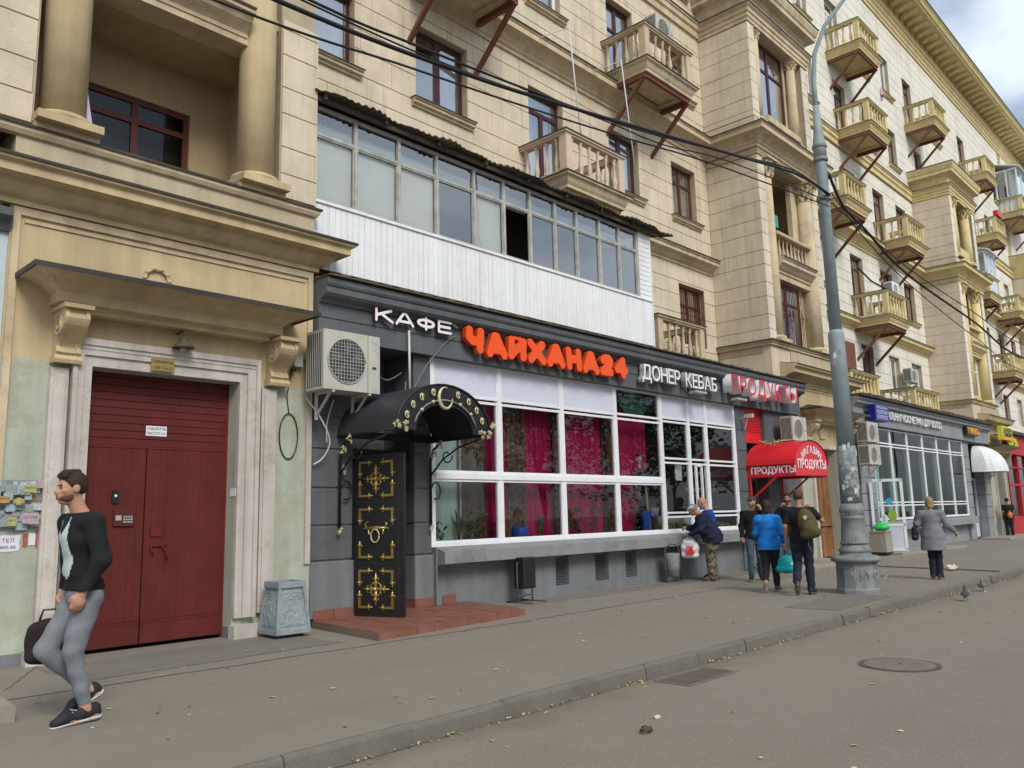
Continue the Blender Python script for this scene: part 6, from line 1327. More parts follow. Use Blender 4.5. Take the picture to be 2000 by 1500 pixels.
m = MB(); m.q((-.85,.03,.9),(.85,.03,.9),(.85,.03,2.55),(-.85,.03,2.55)); m.build('pane', M['dglass'], wd3, fix=False)
MB().box(-.35,.15,-.01,0,1.2,2.0).build('poster', M['orp'], wd3); MB().poly([(.1+.22*cos(a*pi/6), -.02, 1.75+.22*sin(a*pi/6)) for a in range(12)], (0,.01,0)).build('poster', M['yelp'], wd3)
# ---- third shop (red)
s3 = thing('red_shopfront', 'dark red framed shopfront at the far right end of the street', 'shop', (0, YF, 0))
m = MB(); m.box(46.95, 62.4, 10.36, YB, 4.0, 5.0); sp2(m, 'fascia', M['dkred'], P=s3); m = MB(); m.box(46.95, 62.4, 10.1, YB, 5.0, 5.15); sp2(m, 'cornice', M['flash'], P=s3)
m = MB(); m.box(46.95, 62.4, 10.5, 10.9, 0, .9); sp2(m, 'wall', M['dkred'], P=s3)
for i in range(8): m = MB(); x_ = 47.0+i*2.15; m.box(x_, x_+.16, 10.42, 10.6, .9, 4.0); sp2(m, 'window_frame', M['dkred'], P=s3)
m = MB(); m.box(46.95, 62.4, 10.44, 10.58, 2.4, 2.52); m.box(46.95, 62.4, 10.44, 10.58, 3.3, 3.38); sp2(m, 'frame_rail', M['dkred'], P=s3)
m = MB(); m.q((46.95,10.55,.9),(62.4,10.55,.9),(62.4,10.55,4),(46.95,10.55,4)); sp2(m, 'pane', M['sglass'], fix=False, P=s3)
m = MB(); m.box(46.95, 62.4, 12.5, 12.6, 0, 4.2); sp2(m, 'interior_wall', M['room'], P=s3)
s_ = sign('mobile_phone_sign', 'yellow projecting sign with dark lettering above the far canopy', 'sign', (45.4, 10.0, 4.85)); MB().box(-.95, .95, -.1, .1, -.32, .34).build('box', M['yelp'], s_); MB().box(-.95,.95,-.105,-.1,-.32,-.16).build('band', M['orp'], s_)
MB().bar((0,.1,0),(0,.5,0),.05).build('bracket', M['flash'], s_)
text('САЛОН', .26, M['ink'], .004, None, .008, 'lettering', s_, width=1.6, align='CENTER', loc=(0,-.11,.08)); text('СВЯЗИ', .26, M['ink'], .004, None, .008, 'lettering', s_, width=1.6, align='CENTER', loc=(0,-.11,-.14))
s_ = sign('yellow_letters', 'small yellow lettering on the dark fascia of the red shop', 'sign', (47.6, 10.2, 4.5)); text('СВЯЗЬ', .5, M['yelp'], .03, None, .01, 'lettering', s_, width=1.9, align='CENTER', loc=(0,0,-.1)); MB().box(-1.0,1.0,.04,.1,-.16,.36).build('backing', M['flash'], s_)

# ================================================================== LAMP POST
PXc, PYc = 15.25, 5.95
lp = thing('lamp_post', 'tall grey blue street lamp post on a worn cast iron pedestal', 'lamp post', (PXc, PYc, 0))
n = 12
m = MB(); m.lathe([(.375,0),(.37,.08),(.355,.10),(.345,.52),(.37,.55)], 0, 0, n, sm=False); m.build('pedestal', M['iron'], lp)
m = MB(); m.lathe([(.37,.55),(.42,.565),(.43,.60),(.41,.64),(.37,.655),(.27,.67),(.26,.72),(.275,.73),(.275,.77),(.245,.79),(.235,.83),(.215,.86)], 0, 0, 24); m.build('pedestal_cap', M['iron'], lp)
m = MB(); m.lathe([(.235,.86),(.235,.90),(.215,.92),(.205,1.15),(.195,1.30),(.205,1.31),(.205,1.34),(.195,1.35),(.195,1.42),(.212,1.44),(.212,1.50),(.195,1.52),(.18,1.58)], 0, 0, 24)
for k in range(24): g = 2*pi*k/24; m.ball((.232*cos(g), .232*sin(g), .88), .018, 6, 4); m.ball((.208*cos(g), .208*sin(g), 1.40), .016, 6, 4)
m.build('base_sleeve', M['iron'], lp)
post_low = surf('post_with_poster_scraps', (.20,.245,.255), .8, .4, 9, .8, 35, grime=(.42,.42,.40), gamt=.6, gscale=9)
m = MB(); m.lathe([(.174,1.55),(.170,2.1),(.165,2.62)], 0, 0, 24); m.build('scraped_band', post_low, lp)
m = MB(); m.lathe([(.152,2.60),(.145,4.7),(.138,4.74),(.112,4.80)], 0, 0, 24); m.build('lower_shaft', M['pole'], lp)
m = MB(); m.lathe([(.112,4.75),(.098,8.55),(.092,8.6)], 0, 0, 20); m.build('upper_shaft', M['pole'], lp)
m = MB(); m.lathe([(.122,8.20),(.122,8.50),(.09,8.75),(.058,9.3)], 0, 0, 16); m.build('shaft_joint', M['pole'], lp)
m = MB(); m.tube([(0,0,8.9),(.0,0,9.8),(.03,-.05,10.4),(.18,-.25,11.0),(.5,-.7,11.7),(1.0,-1.2,12.4),(1.6,-1.8,12.9),(2.4,-2.6,13.2)], [.055,.048,.042,.040,.038,.036,.035,.03], 10); m.build('curved_arm', M['pole'], lp)
m = MB(); m.ball((2.7,-2.9,13.2), (.45,.28,.11), 14, 8); m.build('lamp_head', M['pole'], lp)
m = MB()
for z_ in (7.35, 8.15, 8.42): m.lathe([(.135,0),(.14,.01),(.14,.06),(.135,.07)], 0, 0, 14, z0=z_)
m.bar((0,0,7.38),(.45,-.0,7.42),.03); m.bar((-.1,0,8.18),(.25,-.0,8.2),.02); m.build('cable_clamp', M['wire'], lp)
rnd = random.Random(8)
for i in range(26):
    g = rnd.uniform(pi*.75, pi*1.9); z_ = rnd.uniform(1.62, 2.58) if i < 22 else rnd.uniform(3.9, 4.3); R_ = .175 if z_ < 2.6 else .149; w_ = rnd.uniform(.05,.13)/R_; h_ = rnd.uniform(.04,.13)
    mt = M[rnd.choice(('paper','oldw','conc','pale','oldw','bluep','yelp' if i % 7 == 0 else 'conc'))]
    m = MB()
    for k in range(3): a0, a1 = g+w_*k/3, g+w_*(k+1)/3; j0, j1 = rnd.uniform(-.02,.02), rnd.uniform(-.02,.02); m.q((R_*cos(a0), R_*sin(a0), z_+j0), (R_*cos(a1), R_*sin(a1), z_+j1), (R_*cos(a1), R_*sin(a1), z_+h_+j0), (R_*cos(a0), R_*sin(a0), z_+h_+j1))
    m.build('paper_scrap', mt, lp, fix=False)
gz = MB()
for cx_, pts in ((-.16, [(-.03,.1),(0,0),(.02,.09),(.04,0)]), (-.08, [(0,.1),(0,0)]), (-.03, [(0,.1),(0,0),(.04,.05),(.0,.06),(.05,.1)]), (.05, [(.04*cos(a), .05+.05*sin(a)) for a in [k*.7 for k in range(10)]]), (.14, [(.04*cos(a), .05+.05*sin(a)) for a in [k*.7 for k in range(10)]])):
    gz.tube([(cx_*2.2+p[0]*1.3, -.362+abs(cx_)*.22, .27+p[1]*1.3) for p in pts], .008, 4)
o = gz.build('scratched_writing', M['oldw'], lp); o.rotation_euler = (0, 0, radians(-28))
# ================================================================== OVERHEAD CABLES (hang between the lamp posts along the kerb)
def cable(a, b_, sag, r, label, n=26, pts=None):
    a, b_ = Vector(a), Vector(b_); P = []
    for i in range(n+1): t = i/n; p = a.lerp(b_, t); p.z -= sag*4*t*(1-t); P.append(p)
    m_ = MB(); m_.tube(P, r, 7); o = m_.build('overhead_cable', M['cable']); tag(o, label, 'cable', 'overhead cables along the street'); return o
def cable_pts(keys, r, label):
    K = [Vector(k) for k in keys]; P = []
    for i in range(len(K)-1):
        p0, p1, p2, p3 = K[max(i-1,0)], K[i], K[i+1], K[min(i+2,len(K)-1)]
        for s_ in range(8):
            t = s_/8; P.append(.5*((2*p1)+(-p0+p2)*t+(2*p0-5*p1+4*p2-p3)*t*t+(-p0+3*p1-3*p2+p3)*t*t*t))
    P.append(K[-1]); m_ = MB(); m_.tube(P, r, 7); o = m_.build('overhead_cable', M['cable']); tag(o, label, 'cable'); return o
Yc_ = 5.95
cable_pts([(-16,Yc_,7.9),(-6,Yc_,6.3),(0,Yc_,5.93),(3.46,Yc_,6.00),(5.67,Yc_,6.20),(7.39,Yc_,6.45),(9.69,Yc_,6.83),(12.0,Yc_,7.22),(14.1,Yc_,7.55),(15.2,Yc_-.14,7.42)], .023, 'thickest black cable running down from upper left to the lamp post')
cable_pts([(-16,Yc_,7.8),(-6,Yc_,6.1),(0,Yc_,5.70),(3.0,Yc_,5.74),(4.96,Yc_,5.97),(6.47,Yc_,6.15),(8.44,Yc_,6.42),(11.14,Yc_,6.82),(15.1,Yc_-.14,7.16)], .012, 'lowest thin cable running down to the lamp post')
cable_pts([(-16,Yc_,8.1),(-6,Yc_,6.55),(0,Yc_,6.12),(3.82,Yc_,6.16),(4.97,Yc_,6.24),(6.48,Yc_,6.38),(8.45,Yc_,6.60),(9.69,Yc_,6.80),(12,Yc_,7.24),(14.1,Yc_,7.60),(15.2,Yc_-.1,7.42)], .014, 'upper thin cable joining the thick one before the lamp post')
cable_pts([(-16,Yc_,8.1),(0,Yc_,6.08),(3.7,Yc_,6.12),(5.6,Yc_,6.22),(8.0,Yc_,6.52),(9.6,Yc_,6.66),(11.5,Yc_,7.0),(15.2,Yc_-.1,7.30)], .010, 'thin cable just under the thickest one')
cable_pts([(15.3,Yc_-.12,7.86),(16.2,Yc_,7.50),(17.34,Yc_,7.27),(19.7,Yc_,6.80),(25,Yc_,6.50),(31,Yc_,6.17),(45,Yc_,7.6)], .027, 'thick cable leaving the lamp post to the right')
cable_pts([(15.35,Yc_-.12,7.3),(16.27,Yc_,7.33),(20.1,Yc_,6.95),(25.1,Yc_,6.78),(31,Yc_,6.65),(45,Yc_,7.9)], .013, 'thin upper cable leaving the lamp post to the right')
cable_pts([(15.35,Yc_-.12,7.5),(17.3,Yc_,7.05),(20,Yc_,6.55),(25,Yc_,6.05),(31,Yc_,5.75),(45,Yc_,7.2)], .011, 'thinnest lower cable leaving the lamp post to the right')
lp2 = thing('lamp_post', 'distant lamp post out along the kerb holding the far ends of the cables', 'lamp post', (45, 5.95, 0)); MB().lathe([(.3,0),(.3,.6),(.2,.8),(.16,2)], 0, 0, 12).build('pedestal', M['iron'], lp2); MB().lathe([(.16,2),(.1,8.6),(.06,9.6)], 0, 0, 12).build('shaft', M['pole'], lp2)
lp3 = thing('lamp_post', 'lamp post outside the left edge of the view holding the near ends of the cables', 'lamp post', (-16, 5.95, 0)); MB().lathe([(.3,0),(.3,.6),(.2,.8),(.16,2)], 0, 0, 12).build('pedestal', M['iron'], lp3); MB().lathe([(.16,2),(.1,8.6),(.06,9.6)], 0, 0, 12).build('shaft', M['pole'], lp3)

# ================================================================== STREET FURNITURE
bn = thing('concrete_bin', 'tapered blue grey concrete litter bin beside the red gate', 'bin', (6.17, 10.06, 0), rz=radians(-3))
def frustum(m_, w0, d0, w1, d1, z0, z1):
    v = [(-w0,-d0,z0),(w0,-d0,z0),(w0,d0,z0),(-w0,d0,z0),(-w1,-d1,z1),(w1,-d1,z1),(w1,d1,z1),(-w1,d1,z1)]
    for f in ((0,3,2,1),(0,1,5,4),(1,2,6,5),(2,3,7,6),(3,0,4,7)): m_.q(*[v[i] for i in f])
m = MB(); frustum(m, .24, .24, .17, .17, .07, .66); m.box(-.17,.17,-.17,.17,.62,.64); m.build('body', M['bin'], bn)
m = MB()
m.box(-.255,.255,-.255,.255,.05,.10)
for a, b_, c, d in ((-.20,.20,-.20,-.15),(-.20,.20,.15,.20),(-.20,-.15,-.15,.15),(.15,.20,-.15,.15)): m.box(a, b_, c, d, .64, .72)
for sx in (-1, 1):
    for sy in (-1, 1): m.bar((sx*.235, sy*.235, .09), (sx*.175, sy*.175, .65), .035)
m.build('rim', M['bin'], bn)
m = MB(); rnd = random.Random(4); NG = 22; hz_ = [[rnd.uniform(0,.014) for _ in range(NG+1)] for _ in range(NG+1)]
for sgn in (0, 1):
    def rp(i, j):
        z_ = .14+.46*j/NG; hw = .24-(z_-.07)*.118; u = (-hw+.05)+(2*hw-.10)*i/NG; d_ = hw+.001+hz_[i][j] if 0 < i < NG and 0 < j < NG else hw+.001
        return (u, -d_, z_) if sgn == 0 else (-d_, -u, z_)
    for i in range(NG):
        for j in range(NG): m.q(rp(i,j), rp(i+1,j), rp(i+1,j+1), rp(i,j+1))
m.build('cast_relief', M['bin'], bn); MB().box(-.18,.18,-.18,.18,0,.05).build('foot', M['black'], bn)
# black pipe urn
ub = thing('tipping_bin', 'small black metal tipping bin on a pipe frame under the cafe sill', 'bin', (11.05, 10.18, 0), rz=radians(4))
MB().cbox(-.17, .17, -.13, .10, .26, .78, c=.02).box(-.16,.16,-.12,.1,.24,.27).build('bucket', M['black'], ub)
m = MB()
for sx in (-.21, .21): m.tube([(sx,0,.02),(sx,0,.70)], .014, 6); m.tube([(sx*1.0,-.32,.015),(sx*1.0,.25,.015)], .016, 6)
m.tube([(-.21,0,.68),(.21,0,.68)], .012, 6); m.tube([(-.21,0,.12),(.21,0,.12)], .012, 6); m.build('pipe_frame', M['rust'], ub)
ub2 = thing('tipping_bin', 'grey metal bin hanging from an arched pipe frame beside the bending man', 'bin', (15.8, 10.15, 0), rz=radians(-20))
MB().lathe([(.14,.12),(.16,.62),(.15,.62),(.13,.14)], 0, 0, 14).build('bucket', M['iron'], ub2)
m = MB(); m.tube([(-.2,0,.02),(-.2,0,.62)]+[(-.2*cos(a*pi/8), 0, .62+.2*sin(a*pi/8)) for a in range(9)]+[(.2,0,.02)], .015, 6); m.tube([(-.22,-.15,.015),(-.18,.15,.015)], .015, 6); m.tube([(.18,-.15,.015),(.22,.15,.015)], .015, 6); m.box(-.22,.22,-.12,.12,.0,.03); m.build('pipe_frame', M['rust'], ub2)
b3 = thing('concrete_bin', 'pale grey concrete litter bin with a bright green bag beside the open glass door', 'bin', (27.4, 9.85, .07)); m = MB(); frustum(m, .31, .27, .27, .24, .04, .66); m.box(-.29,.29,-.26,.26,.64,.70); m.build('body', M['conc'], b3); MB().box(-.3,.3,-.25,.25,0,.05).build('foot', M['black'], b3)
m = MB(); rnd = random.Random(2); m.lathe([(.10,0),(.22,.04),(.26,.10),(.19,.17),(.10,.22),(.03,.26)], 0, 0, 10)
for i in range(len(m.v)): x_, y_, z_ = m.v[i]; m.v[i] = (x_*rnd.uniform(.7,1.35)+z_*.5, y_*rnd.uniform(.7,1.2), z_*rnd.uniform(.85,1.2))
o = m.build('green_bag', M['greenp']); o.location = (27.4, 9.8, .77); tag(o, 'crumpled bright green bag lying on the pale concrete bin', 'bag')
# white crumpled bag litter by the kerb
rnd = random.Random(12)
def crumple(x, y, z, s, mat, label, cat, name, flat_=.6):
    m_ = MB(); m_.ball((0,0,0), 1, 9, 6)
    for i in range(len(m_.v)): v = Vector(m_.v[i]); k = rnd.uniform(.55,1.2); m_.v[i] = (v.x*k*s*1.4, v.y*k*s, max(-.4, v.z*k)*s*flat_+s*flat_*.4)
    for i in range(len(m_.sm)): m_.sm[i] = False
    o = m_.build(name, mat); o.location = (x, y, z); tag(o, label, cat)
crumple(21.4, 6.15, .035, .14, M['leafw'], 'crumpled white bag on the pavement right of the woman in grey', 'litter', 'crumpled_bag')
crumple(5.42, 3.80, -.13, .045, M['bark'], 'small dark clod lying alone on the near road', 'clod', 'clod', .9); crumple(5.85, 3.98, -.13, .03, M['leafw'], 'small white scrap on the road near the drain grate', 'litter', 'paper_scrap')
# manhole
mh = thing('manhole_cover', 'round cast iron manhole cover set in the road', 'manhole', (9.27, 3.26, -.128))
MB().lathe([(.40,0),(.40,.006),(.395,.007)], 0, 0, 40, sm=False).build('rim', surf('manhole_rim', (.105,.092,.075), .8, .2, 6, .4), mh)
MB().lathe([(.345,0),(.345,.009),(.34,.010)], 0, 0, 40, sm=False).build('lid', surf('manhole_lid', (.215,.185,.15), .8, .2, 6, .4), mh)
m = MB()
for k in range(-7, 8):
    for j in range(-7, 8):
        if (k*k+j*j)*.043*.043 < .30*.30 and (k or j): m.box(k*.043-.011, k*.043+.011, j*.043-.011, j*.043+.011, .010, .0125)
m.build('tread', surf('manhole_tread', (.225,.195,.16), .8), mh, kind='stuff'); MB().box(-.04,.04,-.012,.012,.0101,.0135).build('pry_hole', M['black'], mh)
# drain grate
dg_ = thing('drain_grate', 'rectangular iron drain grate in the road at the kerb', 'drain', (7.52, 4.62, -.130))
MB().box(-.44,.44,-.19,.19,0,.004).build('pit', M['black'], dg_)
m = MB(); m.box(-.46,.46,-.21,-.175,0,.010); m.box(-.46,.46,.175,.21,0,.010); m.box(-.46,-.43,-.175,.175,0,.010); m.box(.43,.46,-.175,.175,0,.010); m.build('frame', surf('drain_frame_iron', (.17,.15,.12), .8, .2, 8, .4), dg_)
ib_ = surf('drain_bar_iron', (.15,.13,.105), .8, .2, 8, .4)
for k in range(8): MB().box(-.43, .43, -.17+k*.0455, -.147+k*.0455, .004, .009).build('bar', ib_, dg_)
for x_ in (-.15, .15): MB().box(x_-.012, x_+.012, -.174, .174, .0045, .0085).build('cross_bar', ib_, dg_)

# ---- leaves
lm = []
for k in range(4):
    m = MB(); r_ = random.Random(k); n = 7; pts = [(cos(2*pi*i/n)*.028*r_.uniform(.7,1.2), sin(2*pi*i/n)*.017*r_.uniform(.7,1.2), .004+r_.uniform(0,.008)) for i in range(n)]
    c = (0,0,.002)
    for i in range(n): m.q(c, pts[i], pts[(i+1) % n])
    me = m.mesh('fallen_leaf'); me.materials.append(M['leaf'] if k < 2 else M['leafw']); lm.append(me)
rnd = random.Random(21)
for i in range(110):
    if i < 80: x_, y_, z_ = rnd.uniform(2.5, 24), rnd.uniform(5.2, 9.6), .002
    else: x_, y_, z_ = rnd.uniform(3, 22), rnd.uniform(2.2, 4.8), -.128
    if 6.3 < x_ < 10.1 and y_ > 8.4: continue
    o = link('fallen_leaf', lm[i % 4], None); o.location = (x_, y_, z_); o.rotation_euler = (0, 0, rnd.uniform(0, 6.3)); s_ = rnd.uniform(.5, 1.0)*(1+x_*.035); o.scale = (s_, s_, s_)
    tag(o, 'small yellow or pale dry leaf lying on the asphalt', 'leaf', 'dry leaves scattered on pavement and road')
m = MB()
for i in range(560):
    x_ = 3+27*rnd.random()**1.2; y_ = 4.955-abs(rnd.gauss(0,.07))
    if abs(x_-7.5) < .5: continue
    s_ = rnd.uniform(.006,.020)*(1+x_*.02); g = rnd.uniform(0,6.3); a = Vector((cos(g),sin(g),.3))*s_; b_ = Vector((-sin(g),cos(g),.1))*s_*.6; c = Vector((x_, y_, -.118))
    m.q(c-a, c-b_, c+a, c+b_)
tag(m.build('leaf_litter', M['leaf'], fix=False), 'drift of small yellow leaves in the gutter along the kerb', 'leaves')['kind'] = 'stuff'
m = MB()
for i in range(500):
    x_ = rnd.uniform(3, 24); y_ = rnd.uniform(2.5, 10.3); z_ = .0 if y_ > 5.15 else -.13
    if 4.9 < y_ <= 5.15 or (6.3 < x_ < 10.1 and y_ > 8.4): continue
    s_ = rnd.uniform(.004,.010)*(1+x_*.03); m.ball((x_, y_, z_+s_*.3), (s_*1.4, s_, s_*.5), 5, 3)
tag(m.build('grit', surf('grit', (.35,.31,.25), .9, .6, 9), fix=False), 'fine pale grit scattered over pavement and road', 'grit')['kind'] = 'stuff'

# ---- pigeons
def pigeon(x, y, rz, label, dark):
    t_ = thing('pigeon', label, 'pigeon', (x, y, -.13), rz=rz); c1 = surf('pigeon_'+('dark' if dark else 'grey'), (.07,.07,.085) if dark else (.24,.26,.31), .7, .3, 30)
    m_ = MB(); m_.tube([(-.10,0,.10),(-.05,0,.105),(0,0,.115),(.05,0,.13),(.08,0,.155),(.095,0,.19),(.10,0,.215),(.105,0,.235)], [.018,.042,.052,.048,.034,.024,.026,.012], 10); m_.ball((.107,0,.222), (.026,.022,.024), 10, 8); m_.build('body', c1, t_)
    for s_ in (-1, 1): w_ = MB(); w_.tube([(.05,s_*.04,.14),(-.02,s_*.05,.125),(-.09,s_*.03,.105),(-.15,s_*.012,.09)], [.012,.026,.018,.004], 7); w_.build('wing', c1, t_)
    m_ = MB(); m_.poly([(-.09,-.018,.10),(-.20,-.03,.075),(-.20,.03,.075),(-.09,.018,.10)], (0,0,.008)); m_.build('tail', M['ink'], t_)
    m_ = MB()
    for s_ in (-1, 1): m_.tube([(0.01,s_*.02,.07),(.012,s_*.02,.0)], .004, 5); m_.tube([(-.01,s_*.02,.004),(.035,s_*.025,.004)], .003, 4)
    m_.build('leg', M['redwood'], t_); MB().tube([(.128,0,.222),(.152,0,.214)], [.007,.001], 5).build('beak', M['ink'], t_)
pigeon(16.0, 4.42, radians(15), 'dark pigeon standing nearer on the road by the kerb', True); pigeon(17.9, 4.64, radians(200), 'paler grey pigeon pecking farther along the kerb', False)
# ---- pink windmill toy & pot of red flowers on the balconies
m = MB(); m.poly([(34.9,10.75,19.15),(35.05,10.75,18.8),(35.0,10.75,18.6),(34.85,10.75,18.5),(34.8,10.75,18.85)], (0,.08,0)); m.poly([(34.75,10.75,18.75),(35.2,10.75,18.9),(34.9,10.75,18.65)], (0,.06,0)); tag(m.build('pink_toy', M['pinkp']), 'pink star shaped toy hanging above a yellow balcony rail', 'toy')
m = MB(); m.tube([(35.1,10.75,18.75),(36.9,10.85,19.3)], .015, 5); tag(m.build('thin_rod', M['cable']), 'thin dark rod sticking out beside the pink toy', 'rod')
fb_ = thing('flower_box', 'red flower box on the far yellow balcony rail', 'flower box', (53.3, 10.8, 18.05)); MB().box(-.5,.5,-.12,.12,0,.3).build('box', M['letr'], fb_); m = MB()
for i in range(60): c = Vector((rnd.uniform(-.5,.5), rnd.uniform(-.1,.1), rnd.uniform(.25,.6))); m.q(c+Vector((-.05,0,0)), c+Vector((0,-.03,-.05)), c+Vector((.05,0,0)), c+Vector((0,.03,.05)))
m.build('leaves', M['plant'], fb_, fix=False)
rp_ = MB().box(31.6, 32.6, 12.02, 12.1, 6.5, 7.9); tag(rp_.build('red_board', M['steel']), 'rust red board leaning on the wall above the far shop roof', 'board')

# ================================================================== TREES ACROSS THE STREET (seen mirrored in the panes)
rnd = random.Random(31)
def crown_mesh(seed, mat, n=3800, R=(4.2,4.2,4.6)):
    r_ = random.Random(seed); m_ = MB(); cl = [(Vector((r_.gauss(0,.45)*R[0], r_.gauss(0,.45)*R[1], r_.uniform(-.8,.9)*R[2])), r_.uniform(.9,1.9)) for _ in range(34)]
    for i in range(n):
        c, s_ = r_.choice(cl); d = Vector((r_.gauss(0,1), r_.gauss(0,1), r_.gauss(0,1))).normalized()*s_*r_.uniform(.55,1.05); p = c+d
        a = Vector((r_.gauss(0,1), r_.gauss(0,1), r_.gauss(0,.6))).normalized()*r_.uniform(.12,.26); b_ = a.cross(Vector((r_.gauss(0,1), r_.gauss(0,1), r_.gauss(0,1)))).normalized()*r_.uniform(.07,.14)
        m_.q(p-a, p-b_, p+a, p+b_)
    me = m_.mesh('crown'); me.materials.append(mat); return me
CR = [crown_mesh(1, M['foliage']), crown_mesh(2, M['foliage2']), crown_mesh(3, M['foliage'])]
for i, x_ in enumerate((-9, -2.5, 4, 10.5, 17, 24, 31, 39, 47, 56)):
    t_ = thing('street_tree', 'leafy tree across the street, number %s from the left' % ('one','two','three','four','five','six','seven','eight','nine','ten')[i], 'tree', (x_, -13+rnd.uniform(-1.5,1.5), 0), 'trees across the street')
    m = MB(); m.tube([(0,0,0),(.05,.05,2),(.0,.1,4),(.1,0,6.5)], [.24,.20,.16,.08], 8)
    for k in range(5): g = rnd.uniform(0,6.3); m.tube([(0,.05,3+k*.5),(cos(g)*1.0,sin(g)*1.0,4.4+k*.6),(cos(g)*2.2,sin(g)*2.2,5.6+k*.7)], [.09,.06,.02], 6)
    m.build('trunk', M['bark'], t_); c = inst(src_o(CR[i % 3]), t_, (0,0,6.6+rnd.uniform(-.5,.8)), rot=(0,0,rnd.uniform(0,6)), name='crown'); k_ = rnd.uniform(.85,1.1); c.scale = (k_, k_, k_*rnd.uniform(.8,1))
# ================================================================== PEOPLE
import numpy as np
def _sd(prim, X, Y, Z):
    k = prim[0]
    if k == 'c':
        a, b_, r0, r1 = np.array(prim[1], float), np.array(prim[2], float), prim[3], prim[4]; d = b_-a; L2 = max(d.dot(d), 1e-9)
        t = np.clip(((X-a[0])*d[0]+(Y-a[1])*d[1]+(Z-a[2])*d[2])/L2, 0, 1)
        return np.sqrt((X-a[0]-t*d[0])**2+(Y-a[1]-t*d[1])**2+(Z-a[2]-t*d[2])**2)-(r0+(r1-r0)*t)
    c, r = prim[1], prim[2]; R = prim[3] if len(prim) > 3 and prim[3] is not None else None
    x, y, z = X-c[0], Y-c[1], Z-c[2]
    if R is not None: x, y, z = R[0][0]*x+R[1][0]*y+R[2][0]*z, R[0][1]*x+R[1][1]*y+R[2][1]*z, R[0][2]*x+R[1][2]*y+R[2][2]*z
    k0 = np.sqrt((x/r[0])**2+(y/r[1])**2+(z/r[2])**2); k1 = np.sqrt((x/r[0]**2)**2+(y/r[1]**2)**2+(z/r[2]**2)**2)+1e-9
    return k0*(k0-1)/k1
def _bb(p):
    if p[0] == 'c': a, b_ = np.array(p[1]), np.array(p[2]); r = max(p[3], p[4]); return np.minimum(a, b_)-r, np.maximum(a, b_)+r
    c, r = np.array(p[1]), max(p[2]) if len(p) > 3 and p[3] is not None else np.array(p[2]); return c-r, c+r
